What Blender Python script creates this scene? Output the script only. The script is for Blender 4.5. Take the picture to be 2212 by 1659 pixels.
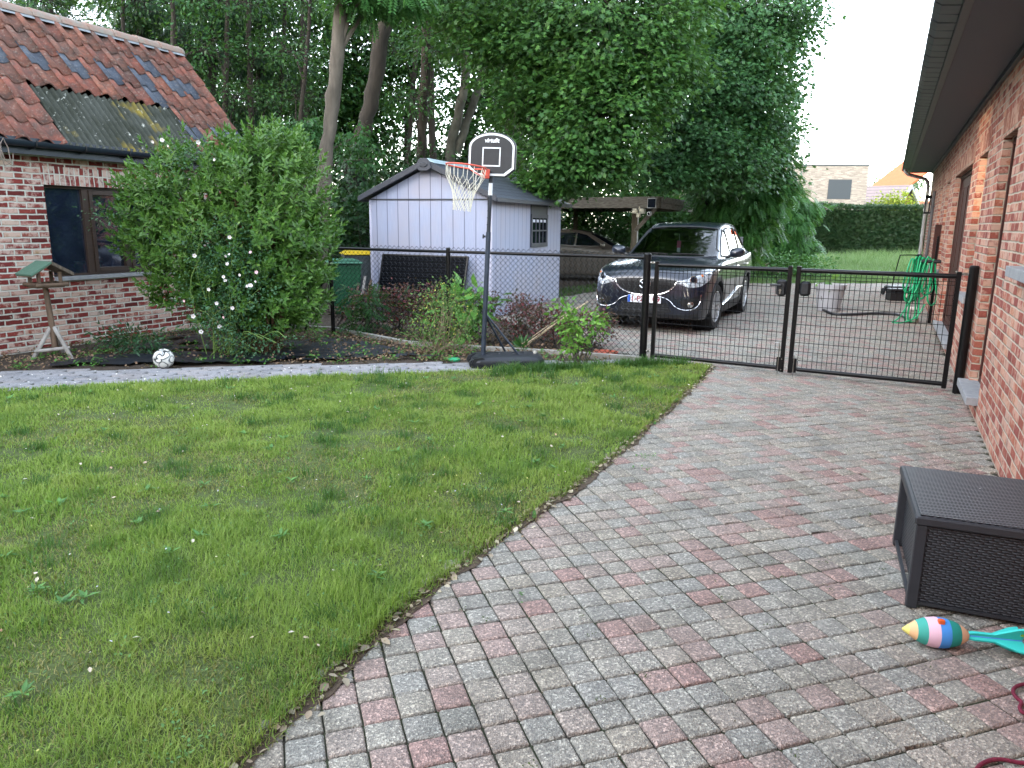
import bpy, math, random
import numpy as np
from mathutils import Vector, Matrix
from mathutils.bvhtree import BVHTree
from mathutils.geometry import delaunay_2d_cdt

for o in list(bpy.data.objects): bpy.data.objects.remove(o)
SC = bpy.context.scene
COL = SC.collection
R = math.radians
rng = np.random.default_rng(7)
random.seed(7)

# ------------------------------------------------------------------ camera
F_, CX_, CY_, H_ = 1600.0, 1106.0, 829.5, 1.62       # measured on the photo at 2212 px width
ROLL = math.atan(.012)
PITCH = math.atan((CY_ - 484.0) * math.cos(ROLL) / F_)
cam_d = bpy.data.cameras.new('camera'); cam = bpy.data.objects.new('camera', cam_d); COL.objects.link(cam)
cam_d.sensor_width = 36; cam_d.lens = 36 * F_ / 2212; cam_d.clip_end = 2000; cam_d.clip_start = .05
_f = Vector((0, math.cos(PITCH), -math.sin(PITCH))); _u = Vector((0, math.sin(PITCH), math.cos(PITCH))); _x = Vector((1, 0, 0))
_r = _x * math.cos(ROLL) + _u * math.sin(ROLL); _v = _u * math.cos(ROLL) - _x * math.sin(ROLL)
m = Matrix((_r, _v, -_f)).transposed().to_4x4(); m.translation = (0, 0, H_)
cam.matrix_world = m
SC.camera = cam

# ------------------------------------------------------------------ world, sun, exposure
SUN_EL, SUN_AZ = 6.0, (-.80, -.58)                   # direction towards the sun
wd = bpy.data.worlds.new('World'); SC.world = wd; wd.use_nodes = True
nt = wd.node_tree; bg = nt.nodes['Background']
sky = nt.nodes.new('ShaderNodeTexSky'); sky.sky_type = 'NISHITA'; sky.sun_disc = False
sky.sun_elevation = R(SUN_EL + 9); sky.sun_rotation = math.atan2(SUN_AZ[0], SUN_AZ[1]); sky.dust_density = 1.0; sky.air_density = 1.0; sky.ozone_density = 0.6
hsv = nt.nodes.new('ShaderNodeHueSaturation'); hsv.inputs['Saturation'].default_value = .5      # thin evening haze: paler sky
nt.links.new(sky.outputs[0], hsv.inputs['Color']); nt.links.new(hsv.outputs[0], bg.inputs[0]); bg.inputs[1].default_value = 0.15
sd = bpy.data.lights.new('sun', 'SUN'); sun = bpy.data.objects.new('sun', sd); COL.objects.link(sun)
sd.energy = .42; sd.angle = R(.6); sd.color = (1, .70, .42)
_s = Vector((SUN_AZ[0], SUN_AZ[1], 0)).normalized() * math.cos(R(SUN_EL)); _s.z = math.sin(R(SUN_EL))
sun.rotation_euler = _s.to_track_quat('Z', 'Y').to_euler()
SC.view_settings.view_transform = 'Standard'; SC.view_settings.look = 'None'
SC.view_settings.gamma = 1; SC.view_settings.exposure = 3.5
SC.render.engine = 'CYCLES'; SC.cycles.samples = 128; SC.cycles.use_denoising = True
SC.cycles.max_bounces = 6; SC.cycles.transparent_max_bounces = 16
SC.render.resolution_x, SC.render.resolution_y = 1024, 768

# ------------------------------------------------------------------ geometry from measured points
def ray(px, py):
    x = px - CX_; y = CY_ - py; c, s = math.cos(ROLL), math.sin(ROLL)
    return np.array(_r) * x + np.array(_v) * y + np.array(_f) * F_
def G(px, py, z=0.):
    v = ray(px, py); t = (z - H_) / v[2]; return np.array([v[0] * t, v[1] * t, z])
def P(px, py, Y):
    v = ray(px, py); t = Y / v[1]; return np.array([v[0] * t, Y, H_ + v[2] * t])

# ------------------------------------------------------------------ objects
def tag(o, label=None, cat=None, group=None, kind=None):
    if label: o['label'] = label
    if cat: o['category'] = cat
    if group: o['group'] = group
    if kind: o['kind'] = kind
    return o
def empty(name, loc=(0, 0, 0), rz=0., label=None, cat=None, group=None):
    o = bpy.data.objects.new(name, None); COL.objects.link(o); o.location = loc; o.rotation_euler = (0, 0, rz)
    o.empty_display_size = .1
    return tag(o, label, cat, group)
def link_mesh(name, me, mats, parent=None, smooth=False):
    o = bpy.data.objects.new(name, me); COL.objects.link(o)
    for mt in (mats if isinstance(mats, (list, tuple)) else [mats]): me.materials.append(mt)
    if smooth: me.polygons.foreach_set('use_smooth', [True] * len(me.polygons))
    if parent: o.parent = parent
    return o
class MB:
    def __init__(s): s.v = []; s.f = []; s.m = []; s.mi = 0; s.M = None
    def add(s, vs, fs):
        b = len(s.v)
        for q in vs:
            q = Vector(q)
            if s.M is not None: q = s.M @ q
            s.v.append(tuple(q))
        for f in fs: s.f.append(tuple(b + i for i in f)); s.m.append(s.mi)
        return s
    def box(s, x0, x1, y0, y1, z0, z1):
        return s.add([(x0, y0, z0), (x1, y0, z0), (x1, y1, z0), (x0, y1, z0), (x0, y0, z1), (x1, y0, z1), (x1, y1, z1), (x0, y1, z1)],
                     [(0, 3, 2, 1), (4, 5, 6, 7), (0, 1, 5, 4), (1, 2, 6, 5), (2, 3, 7, 6), (3, 0, 4, 7)])
    def bbox(s, x0, x1, y0, y1, z0, z1, b=.005):        # box with chamfered vertical+top edges
        r = []
        for z, k in ((z0, b), (z0 + b, 0), (z1 - b, 0), (z1, b)):
            r.append([(x0 + k + (b if q in (0,) else 0), y0 + k, z) for q in (1,)] )
        vs = []
        for z, k in ((z0, b), (z0 + b, 0), (z1 - b, 0), (z1, b)):
            X0, X1, Y0, Y1 = x0 + k, x1 - k, y0 + k, y1 - k
            vs += [(X0 + b, Y0, z), (X1 - b, Y0, z), (X1, Y0 + b, z), (X1, Y1 - b, z), (X1 - b, Y1, z), (X0 + b, Y1, z), (X0, Y1 - b, z), (X0, Y0 + b, z)]
        fs = [tuple(range(7, -1, -1)), tuple(range(24, 32))]
        for j in range(3):
            for i in range(8): fs.append((j * 8 + i, j * 8 + (i + 1) % 8, j * 8 + 8 + (i + 1) % 8, j * 8 + 8 + i))
        return s.add(vs, fs)
    def prism(s, poly, h0, h1, ax='z'):                 # poly in the two other axes
        n = len(poly)
        def mk(p, h):
            return {'z': (p[0], p[1], h), 'y': (p[0], h, p[1]), 'x': (h, p[0], p[1])}[ax]
        vs = [mk(p, h0) for p in poly] + [mk(p, h1) for p in poly]
        fs = [tuple(range(n - 1, -1, -1)), tuple(range(n, 2 * n))] + [(i, (i + 1) % n, n + (i + 1) % n, n + i) for i in range(n)]
        return s.add(vs, fs)
    def tube(s, pts, r, n=8, caps=True, closed=False):
        pts = [Vector(p) for p in pts]; N = len(pts)
        rs = r if isinstance(r, (list, tuple)) else [r] * N
        d0 = (pts[1] - pts[0]).normalized(); up = Vector((0, 0, 1)) if abs(d0.z) < .9 else Vector((1, 0, 0))
        a = d0.cross(up).normalized(); vs = []; fs = []
        for i, p in enumerate(pts):
            if closed: d = pts[(i + 1) % N] - pts[i - 1]
            else: d = pts[min(i + 1, N - 1)] - pts[max(i - 1, 0)]
            d.normalize(); a = (a - d * a.dot(d))
            a = a.normalized() if a.length > 1e-6 else d.orthogonal().normalized()
            b = d.cross(a)
            for k in range(n):
                t = 2 * math.pi * k / n; vs.append(p + (a * math.cos(t) + b * math.sin(t)) * rs[i])
        for i in range(N if closed else N - 1):
            j = (i + 1) % N
            for k in range(n): fs.append((i * n + k, i * n + (k + 1) % n, j * n + (k + 1) % n, j * n + k))
        if caps and not closed: fs += [tuple(range(n - 1, -1, -1)), tuple((N - 1) * n + k for k in range(n))]
        return s.add(vs, fs)
    def lathe(s, prof, n=24, c=(0, 0, 0), ax='z'):
        vs = []; fs = []; N = len(prof)
        for r_, h in prof:
            for k in range(n):
                t = 2 * math.pi * k / n; x, y = r_ * math.cos(t), r_ * math.sin(t)
                q = {'z': (x, y, h), 'y': (x, h, -y), 'x': (h, x, y)}[ax]
                vs.append((q[0] + c[0], q[1] + c[1], q[2] + c[2]))
        for i in range(N - 1):
            for k in range(n): fs.append((i * n + k, i * n + (k + 1) % n, (i + 1) * n + (k + 1) % n, (i + 1) * n + k))
        return s.add(vs, fs)
    def build(s, name, mats, parent=None, smooth=False, bevel=0., angle=40):
        me = bpy.data.meshes.new(name); me.from_pydata(s.v, [], s.f)
        if any(s.m): me.polygons.foreach_set('material_index', s.m)
        me.update(); box_uv(me)
        o = link_mesh(name, me, mats, parent, smooth)
        if smooth:
            try: me.set_sharp_from_angle(angle=R(angle))
            except Exception: pass
        if bevel:
            bv = o.modifiers.new('b', 'BEVEL'); bv.width = bevel; bv.segments = 2; bv.limit_method = 'ANGLE'
        return o
def box_uv(me):
    uv = me.uv_layers.new(name='UVMap'); n = len(me.loops)
    if n == 0: return
    co = np.empty(len(me.vertices) * 3); me.vertices.foreach_get('co', co); co = co.reshape(-1, 3)
    li = np.empty(n, int); me.loops.foreach_get('vertex_index', li)
    nm = np.empty(len(me.polygons) * 3); me.polygons.foreach_get('normal', nm); nm = nm.reshape(-1, 3)
    tot = np.empty(len(me.polygons), int); me.polygons.foreach_get('loop_total', tot)
    pn = np.repeat(np.abs(nm), tot, axis=0); c = co[li]
    out = np.where((pn[:, 2] > .75)[:, None], c[:, [0, 1]], np.where((pn[:, 0] > pn[:, 1])[:, None], c[:, [1, 2]] + [.37, 0], c[:, [0, 2]]))
    uv.data.foreach_set('uv', out.ravel())
def inst(name, tv, tf, pos, rot, scale, mats, parent=None, smooth=False, tm=None, jit=None):
    """one mesh of many small copies (leaves, blades, stones)"""
    tv = np.asarray(tv, float); N = len(pos); k = len(tv)
    scale = np.asarray(scale, float); scale = scale.reshape(N, -1)
    if scale.shape[1] == 1: scale = np.repeat(scale, 3, 1)
    v = tv[None] * scale[:, None, :]
    if jit is not None: v = v + jit
    v = np.einsum('nij,nkj->nki', rot, v) + np.asarray(pos)[:, None, :]
    me = bpy.data.meshes.new(name); me.vertices.add(N * k); me.vertices.foreach_set('co', v.astype(np.float32).ravel())
    lt = np.array([len(f) for f in tf]); flat = np.concatenate([np.array(f) for f in tf])
    L = len(flat); loops = (flat[None] + (np.arange(N) * k)[:, None]).ravel()
    me.loops.add(N * L); me.loops.foreach_set('vertex_index', loops.astype(np.int32))
    lts = np.tile(lt, N); st = np.concatenate([[0], np.cumsum(lts)[:-1]])
    me.polygons.add(len(lts)); me.polygons.foreach_set('loop_start', st.astype(np.int32)); me.polygons.foreach_set('loop_total', lts.astype(np.int32))
    if tm is not None: me.polygons.foreach_set('material_index', np.tile(np.array(tm, np.int32), N))
    me.update(calc_edges=True); me.validate()
    return link_mesh(name, me, mats, parent, smooth)
def frames(d, hint):
    d = d / np.linalg.norm(d, axis=1, keepdims=True)
    z = hint - d * np.sum(hint * d, 1, keepdims=True); z /= np.linalg.norm(z, axis=1, keepdims=True) + 1e-9
    x = np.cross(d, z); return np.stack([x, d, z], axis=2)
def noise2(x, y, s, seed=0):
    """cheap smooth value noise, 0..1"""
    r = np.random.default_rng(seed); T = r.random((64, 64)); x = x * s; y = y * s
    xi = np.floor(x).astype(int); yi = np.floor(y).astype(int); fx = x - xi; fy = y - yi
    fx = fx * fx * (3 - 2 * fx); fy = fy * fy * (3 - 2 * fy); g = lambda a, b: T[a % 64, b % 64]
    return (g(xi, yi) * (1 - fx) + g(xi + 1, yi) * fx) * (1 - fy) + (g(xi, yi + 1) * (1 - fx) + g(xi + 1, yi + 1) * fx) * fy
def inpoly(x, y, poly):
    x = np.asarray(x); c = np.zeros(x.shape, bool); n = len(poly)
    for i in range(n):
        x0, y0 = poly[i][:2]; x1, y1 = poly[(i + 1) % n][:2]
        k = ((y0 > y) != (y1 > y)); t = np.where(k, (x1 - x0) * (y - y0) / ((y1 - y0) if y1 != y0 else 1e-9) + x0, 0)
        c ^= k & (x < t)
    return c
def sheet(name, poly, z, mats, kind=None, parent=None, thick=0.):
    mb = MB()
    if thick: mb.prism([p[:2] for p in poly], z - thick, z)
    else: mb.add([(p[0], p[1], z) for p in poly], [tuple(range(len(poly)))])
    o = mb.build(name, mats, parent)
    if kind: o['kind'] = kind
    return o

# ------------------------------------------------------------------ materials
def lin(c):
    if isinstance(c, str):
        c = [int(c[i:i + 2], 16) / 255 for i in (0, 2, 4)]
        c = [x / 12.92 if x <= .04045 else ((x + .055) / 1.055) ** 2.4 for x in c]
    return (*c[:3], 1)
class NT:
    def __init__(s, name):
        s.mat = bpy.data.materials.new(name); s.mat.use_nodes = True; s.t = s.mat.node_tree
        s.b = s.t.nodes['Principled BSDF']; s.out = s.t.nodes['Material Output']
    def n(s, typ, **kw):
        nd = s.t.nodes.new(typ)
        for k, v in kw.items(): setattr(nd, k, v)
        return nd
    def l(s, a, b): s.t.links.new(a, b)
    def set(s, k, v): s.b.inputs[k].default_value = v
    def math(s, op, a, b=None, c=None):
        nd = s.n('ShaderNodeMath', operation=op)
        for i, q in enumerate((a, b, c)):
            if q is None: continue
            if isinstance(q, (int, float)): nd.inputs[i].default_value = q
            else: s.l(q, nd.inputs[i])
        return nd.outputs[0]
    def coord(s, kind='Object'): return s.n('ShaderNodeTexCoord').outputs[kind]
    def noise(s, vec, scale, detail=4, rough=.55):
        nd = s.n('ShaderNodeTexNoise'); nd.inputs['Scale'].default_value = scale; nd.inputs['Detail'].default_value = detail; nd.inputs['Roughness'].default_value = rough
        if vec is not None: s.l(vec, nd.inputs['Vector'])
        return nd.outputs['Fac']
    def ramp(s, fac, stops, interp='LINEAR'):
        nd = s.n('ShaderNodeValToRGB'); cr = nd.color_ramp; cr.interpolation = interp
        while len(cr.elements) < len(stops): cr.elements.new(.5)
        for e, (p, c) in zip(cr.elements, stops): e.position = p; e.color = lin(c)
        s.l(fac, nd.inputs[0]); return nd.outputs[0]
    def mix(s, fac, a, b, mode='MIX'):
        nd = s.n('ShaderNodeMix', data_type='RGBA', blend_type=mode)
        for sock, q in ((nd.inputs[0], fac), (nd.inputs[6], a), (nd.inputs[7], b)):
            if isinstance(q, (int, float)): sock.default_value = q
            elif isinstance(q, (str, tuple, list)): sock.default_value = lin(q)
            else: s.l(q, sock)
        return nd.outputs[2]
    def maprange(s, v, a, b, c=0., d=1.):
        nd = s.n('ShaderNodeMapRange'); s.l(v, nd.inputs[0])
        for i, q in enumerate((a, b, c, d)): nd.inputs[i + 1].default_value = q
        return nd.outputs[0]
    def bump(s, h, dist=.01, strength=.6):
        nd = s.n('ShaderNodeBump'); nd.inputs['Distance'].default_value = dist; nd.inputs['Strength'].default_value = strength
        s.l(h, nd.inputs['Height']); s.l(nd.outputs[0], s.b.inputs['Normal'])
def simple(name, c, rough=.5, metal=0., c2=None, scale=6, bump=0., bscale=60, spec=.5, coat=0., stretch=None):
    k = NT(name); k.set('Roughness', rough); k.set('Metallic', metal); k.set('Specular IOR Level', spec); k.set('Base Color', lin(c))
    if coat: k.set('Coat Weight', coat); k.set('Coat Roughness', .03)
    co = k.coord()
    if stretch:
        mp = k.n('ShaderNodeMapping'); mp.inputs['Scale'].default_value = stretch; k.l(co, mp.inputs[0]); co = mp.outputs[0]
    if c2: k.l(k.mix(k.maprange(k.noise(co, scale, 5), .3, .7), c, c2), k.b.inputs['Base Color'])
    if bump: k.bump(k.noise(co, bscale, 4), bump, .7)
    return k.mat
def leafmat(name, cols, trans=.3, rough=.45, vein=False, spec=.35):
    k = NT(name); geo = k.n('ShaderNodeNewGeometry'); col = k.ramp(geo.outputs['Random Per Island'], [(i / max(1, len(cols) - 1), c) for i, c in enumerate(cols)])
    big = k.noise(k.coord(), 1.1, 3); col = k.mix(k.maprange(big, .3, .7, 0, .45), col, cols[-1])
    k.l(col, k.b.inputs['Base Color']); k.set('Roughness', rough); k.set('Specular IOR Level', spec)
    tr = k.n('ShaderNodeBsdfTranslucent'); k.l(k.mix(.5, col, (.16, .30, .04)), tr.inputs[0])
    mx = k.n('ShaderNodeMixShader'); mx.inputs[0].default_value = trans
    k.l(k.b.outputs[0], mx.inputs[1]); k.l(tr.outputs[0], mx.inputs[2]); k.l(mx.outputs[0], k.out.inputs[0])
    return k.mat
def brickmat(name, w, h, mort, stops, mcol, smear=None, smear_amt=.0, off=.5, bump=.008, rough=.85, dist=.004):
    k = NT(name); uv = k.coord('UV')
    nz = k.n('ShaderNodeTexNoise'); nz.inputs['Scale'].default_value = 9; nz.inputs['Detail'].default_value = 3; k.l(uv, nz.inputs['Vector'])
    sub = k.n('ShaderNodeVectorMath', operation='SUBTRACT'); k.l(nz.outputs['Color'], sub.inputs[0]); sub.inputs[1].default_value = (.5, .5, .5)
    sc = k.n('ShaderNodeVectorMath', operation='SCALE'); k.l(sub.outputs[0], sc.inputs[0]); sc.inputs['Scale'].default_value = dist * 4
    ad = k.n('ShaderNodeVectorMath', operation='ADD'); k.l(uv, ad.inputs[0]); k.l(sc.outputs[0], ad.inputs[1])
    sp = k.n('ShaderNodeSeparateXYZ'); k.l(ad.outputs[0], sp.inputs[0]); u, v = sp.outputs[0], sp.outputs[1]
    vr = k.math('DIVIDE', v, h); row = k.math('FLOOR', vr)
    uo = k.math('ADD', k.math('DIVIDE', u, w), k.math('MULTIPLY', k.math('FLOORED_MODULO', row, 2.), off)); col = k.math('FLOOR', uo)
    du = k.math('MULTIPLY', k.math('PINGPONG', k.math('FRACT', uo), .5), w); dv = k.math('MULTIPLY', k.math('PINGPONG', k.math('FRACT', vr), .5), h)
    d = k.math('SMOOTH_MIN', du, dv, .006)
    mask = k.maprange(d, mort / 2 - .002, mort / 2 + .003)
    cv = k.n('ShaderNodeCombineXYZ'); k.l(col, cv.inputs[0]); k.l(row, cv.inputs[1])
    wn = k.n('ShaderNodeTexWhiteNoise', noise_dimensions='2D'); k.l(cv.outputs[0], wn.inputs['Vector'])
    bc = k.ramp(wn.outputs['Value'], stops)
    fine = k.noise(uv, 60, 5, .65); bc = k.mix(.55, bc, k.mix(fine, '303030', 'd8d8d8'), 'OVERLAY')
    if smear:
        patch = k.maprange(k.math('ADD', k.noise(uv, 7, 5, .7), k.math('MULTIPLY', wn.outputs['Value'], .25)), .62 - smear_amt, .74 - smear_amt)
        bc = k.mix(k.math('MULTIPLY', patch, .75), bc, smear)
    k.l(k.mix(mask, k.mix(k.noise(uv, 30, 4), mcol, k_dark(mcol)), bc), k.b.inputs['Base Color'])
    k.set('Roughness', rough); k.set('Specular IOR Level', .25)
    k.bump(k.math('ADD', mask, k.math('MULTIPLY', fine, .35)), bump, .9)
    return k.mat
def k_dark(c):
    c = lin(c); return tuple(x * .7 for x in c[:3])
# ------------------------------------------------------------------ shared materials
M = {}
M['soil'] = simple('soil', '4a3d30', .95, c2='2e261d', scale=9, bump=.03, bscale=40)
M['turf'] = simple('turf', '4d5a2a', .95, c2='3d4a20', scale=5, bump=.02, bscale=90)
M['meadow'] = simple('meadow', '4a5f36', .95, c2='3b4f2a', scale=.7, bump=.05, bscale=12)
M['joint'] = simple('joint', '2f2a24', .95, c2='2d371d', scale=7, bump=.006, bscale=120)
M['concrete'] = simple('concrete', 'a6a39b', .85, c2='86837b', scale=8, bump=.004, bscale=90)
M['bluestone'] = simple('bluestone', '9a9c9e', .6, c2='84878b', scale=14, bump=.001, bscale=200)
M['black_metal'] = simple('black_metal', '0a0b0d', .35, c2='0e0f11', scale=30, spec=.3)
M['black_plastic'] = simple('black_plastic', '15171a', .5, c2='1f2226', scale=9)
M['steel'] = simple('steel', 'b8b8b4', .3, 1., c2='8f8f8c', scale=20)
M['zinc'] = simple('zinc', 'b4b8ba', .45, .0, c2='9b9fa2', scale=8)
M['old_wood'] = simple('old_wood', '6a5f52', .85, c2='3f372f', scale=12, bump=.004, bscale=70, stretch=(6, 6, .7))
M['bark'] = simple('bark', '635c52', .95, c2='3d3830', scale=7, bump=.03, bscale=13, stretch=(1, 1, .25))
M['bark_dark'] = simple('bark_dark', '3a342c', .95, c2='231f1a', scale=6, bump=.03, bscale=12, stretch=(1, 1, .3))
M['bark_lichen'] = simple('bark_lichen', '66655b', .95, c2='3a372f', scale=5, bump=.02, bscale=16, stretch=(1, 1, .5))
M['glass_dark'] = simple('glass_dark', '0b1018', .06, c2='141b26', scale=3, spec=.6)
M['dark_wood'] = simple('dark_wood', '3b2a20', .55, c2='281c15', scale=10, bump=.001, bscale=60, stretch=(1, 1, 8))

def paver_mat(name, stops, speck=.5, sscale=330):
    k = NT(name); geo = k.n('ShaderNodeNewGeometry'); co = k.coord()
    base = k.ramp(geo.outputs['Random Per Island'], stops)
    vo = k.n('ShaderNodeTexVoronoi'); vo.inputs['Scale'].default_value = sscale * .42; k.l(co, vo.inputs['Vector'])
    sp = k.n('ShaderNodeSeparateXYZ'); k.l(vo.outputs['Color'], sp.inputs[0])
    grain = k.ramp(sp.outputs[0], [(0, '2e2c29'), (.25, '6b6862'), (.62, '8d8a84'), (.86, 'b5b2ab'), (1, 'ece9e2')])
    c = k.mix(speck * .8, base, grain, 'OVERLAY'); c = k.mix(.18, c, '9b9a97')
    blot = k.noise(co, 3.1, 5, .6); c = k.mix(k.maprange(blot, .45, .75, 0, .45), c, '6e6f63', 'MULTIPLY')
    k.l(c, k.b.inputs['Base Color']); k.set('Roughness', .88); k.set('Specular IOR Level', .3)
    k.bump(k.math('ADD', vo.outputs['Distance'], k.noise(co, 90, 4, .7)), .006, .9)
    return k.mat
M['paver'] = paver_mat('paver', [(0, 'a8a8a1'), (.2, 'b3afa3'), (.38, 'a9a9a3'), (.54, 'b5ae9f'), (.68, 'b3a99e'), (.8, 'b8a49c'), (.93, 'b69a92'), (1, 'b6928b')], .85)
M['path_stone'] = paver_mat('path_stone', [(0, '8d8f96'), (.4, 'a2a2a6'), (.7, '97979c'), (1, 'a8a3a3')], .35)

# ------------------------------------------------------------------ ground
ROW = np.array([.951, .309]); CLM = np.array([-.309, .951])
LAWN_EDGE = [(-1.95, -1.0), (-1.4, .5), (-.81, 1.95), (-.44, 2.92), (.0, 3.75), (.43, 4.5), (.9, 5.42), (1.40, 6.48), (1.85, 7.45), (2.36, 8.61)]
RO = np.array([3.84, 5.86]); RU = np.array([.44524, .89541]); RN = np.array([-.89541, .44524])
def rw(s, n, z=0): p = RO + RU * s + RN * n; return (p[0], p[1], z)
DRIVE = LAWN_EDGE + [(1.75, 8.85), (1.6, 9.05), (1.25, 9.9), (.7, 11.2), (-.3, 13.0), (1.05, 16.95), (2.6, 19.4), (4.4, 21.7), (7.4, 21.99), (11.6, 22.65), (14.5, 22.9), (11.4, 19.9), rw(15.9, 0)[:2], rw(-9.5, 0)[:2], (-1.0, -1.5)]
S_ = 400
sheet('ground', [(-S_, -S_), (S_, -S_), (S_, S_), (-S_, S_)], -.06, M['meadow'], 'structure')
sheet('driveway_bed', DRIVE, -.012, M['joint'], 'structure')
sheet('soil', [(-12, 7.7), (-5.49, 7.72), (-2.69, 8.30), (1.55, 8.93), (1.4, 9.5), (.7, 11.2), (-.3, 13.0), (1.05, 16.95), (2.6, 19.4), (4.4, 21.7), (4.4, 24), (9, 27), (9, 60), (-60, 60), (-60, 7.7)], -.03, M['soil'], 'structure')
sheet('soil_bed', [(-12, 6.9), (-5.6, 7.7), (-2.69, 8.28), (.9, 8.85), (.55, 9.4), (-1.43, 10), (-2.75, 11.3), (-3, 13), (-12, 14)], -.004, M['soil'], 'structure')

def stone_template(w, d, h, r=.018, ch=.006):
    vs = []
    for z, k in ((-h, 0), (-ch * 1.1, 0), (-.0015, ch * .75), (0, ch * 1.6)):
        X, Y, r_ = w / 2 - k, d / 2 - k, r
        for sx, sy in ((1, 1), (-1, 1), (-1, -1), (1, -1)):
            q = [(X, Y - r_), (X - r_ * .3, Y - r_ * .3), (X - r_, Y)]
            if sx * sy < 0: q = q[::-1]
            vs += [(sx * a, sy * b, z) for a, b in q]
    fs = [(j * 12 + i, j * 12 + (i + 1) % 12, j * 12 + 12 + (i + 1) % 12, j * 12 + 12 + i) for j in range(3) for i in range(12)]
    return np.array(vs), fs + [tuple(range(36, 48))]
tv, tf = stone_template(.1186, .1186, .029, .006)
g = np.arange(-140, 220); A, B = np.meshgrid(g, g); pitch = .1252
px = (A * ROW[0] + B * CLM[0]).ravel() * pitch + .02; py = (A * ROW[1] + B * CLM[1]).ravel() * pitch + .01
ok = inpoly(px, py, [(a - .055, b + .02) for a, b in LAWN_EDGE] + DRIVE[len(LAWN_EDGE):]) & (px * px + py * py < 28 ** 2)
px, py = px[ok], py[ok]; N = len(px)
ang = math.atan2(ROW[1], ROW[0]) + rng.normal(0, .009, N)
tx, ty = rng.normal(0, .004, N), rng.normal(0, .004, N); c_, s_ = np.cos(ang), np.sin(ang); z0 = np.zeros(N)
rot = np.stack([np.stack([c_, -s_, z0], 1), np.stack([s_, c_, z0], 1), np.stack([tx, ty, z0 + 1], 1)], 1)
pos = np.stack([px + rng.normal(0, .0009, N), py + rng.normal(0, .0009, N), (noise2(px, py, .9, 3) - .5) * .010 + rng.normal(0, .0007, N) - .002], 1)
jit = np.repeat(rng.normal(0, .0011, (N, 1, 12, 2)), 4, axis=1).reshape(N, 48, 2); jit = np.concatenate([jit, np.zeros((N, 48, 1))], 2)
o = inst('driveway', tv, tf, pos, rot, np.ones(N), M['paver'], smooth=False, jit=jit); o['kind'] = 'structure'
del jit, rot
# path of small pale stones along the lawn
PATH = [(-9, 5.5), (-4.86, 6.84), (-2.44, 7.53), (-.55, 8.07), (1.5, 8.64), (1.75, 8.86), (1.5, 8.93), (.55, 8.84), (-.2, 8.72), (-2.69, 8.34), (-5.49, 7.77), (-9, 6.9)]
sheet('path_bed', PATH, -.002, M['joint'], 'structure')
th = R(14); pr = np.array([math.cos(th), math.sin(th)]); pc = np.array([-pr[1], pr[0]])
A, B = np.meshgrid(np.arange(-70, 60), np.arange(-60, 130)); off = (B % 2) * .5
px = ((A + off) * .215 * pr[0] + B * .128 * pc[0]).ravel(); py = ((A + off) * .215 * pr[1] + B * .128 * pc[1]).ravel()
ok = inpoly(px, py, PATH); px, py = px[ok], py[ok]; N = len(px)
tv2, tf2 = stone_template(.202, .116, .03, .012, .008); tv2 = tv2.copy(); tv2[:, 0] += tv2[:, 1] * .35 * np.sign(tv2[:, 0] + 1e-9) * 1.0
ang = th + rng.normal(0, .02, N); c_, s_ = np.cos(ang), np.sin(ang); z0 = np.zeros(N)
rot = np.stack([np.stack([c_, -s_, z0], 1), np.stack([s_, c_, z0], 1), np.stack([rng.normal(0, .01, N), rng.normal(0, .02, N), z0 + 1], 1)], 1)
o = inst('path', tv2, tf2, np.stack([px, py, rng.normal(.010, .002, N)], 1), rot, np.ones(N), M['path_stone']); o['kind'] = 'structure'
# lawn soil with gentle unevenness
LAWN = LAWN_EDGE + [(1.5, 8.62), (-.55, 8.05), (-2.44, 7.51), (-4.86, 6.82), (-9, 5.48), (-9, -1.0)]
def lawn_h(x, y): return .012 + .03 * noise2(x, y, .8, 5) + .012 * noise2(x, y, 4, 6)
gx, gy = np.meshgrid(np.arange(-9, 2.6, .1), np.arange(-1, 8.8, .1))
n0, n1 = gx.shape; vz = lawn_h(gx, gy)
q = np.arange(n0 * n1).reshape(n0, n1); fc = np.stack([q[:-1, :-1], q[:-1, 1:], q[1:, 1:], q[1:, :-1]], -1).reshape(-1, 4)
cx = gx.ravel()[fc].mean(1); cy = gy.ravel()[fc].mean(1); sdk = inpoly(cx, cy, LAWN)
# push border vertices down so the edge tapers
inn = inpoly(gx, gy, LAWN) & inpoly(gx + .09, gy - .05, LAWN) & inpoly(gx, gy + .09, LAWN)
vz = np.where(inn, vz, -.008)
me = bpy.data.meshes.new('lawn_soil'); me.from_pydata(np.stack([gx, gy, vz], -1).reshape(-1, 3).tolist(), [], fc[sdk].tolist()); me.update()
o = link_mesh('lawn_soil', me, M['turf'], smooth=True); o['kind'] = 'structure'
# concrete edging kerb in front of the fence
mb = MB(); K = [(-4.2, 11.6), (-2.75, 11.26), (-1.43, 9.98), (-.45, 9.62), (.55, 9.36), (1.6, 8.97)]
for a, b in zip(K[:-1], K[1:]):
    a, b = Vector((*a, 0)), Vector((*b, 0)); d = (b - a).normalized(); nn = Vector((-d.y, d.x, 0)) * .035; b = b - d * .004
    mb.prism([tuple((a + nn)[:2]), tuple((a - nn)[:2]), tuple((b - nn)[:2]), tuple((b + nn)[:2])], -.03, .05)
tag(mb.build('concrete_edging', M['concrete'], bevel=.006), 'low pale concrete edging strip running below the chain link fence', 'edging')

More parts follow.
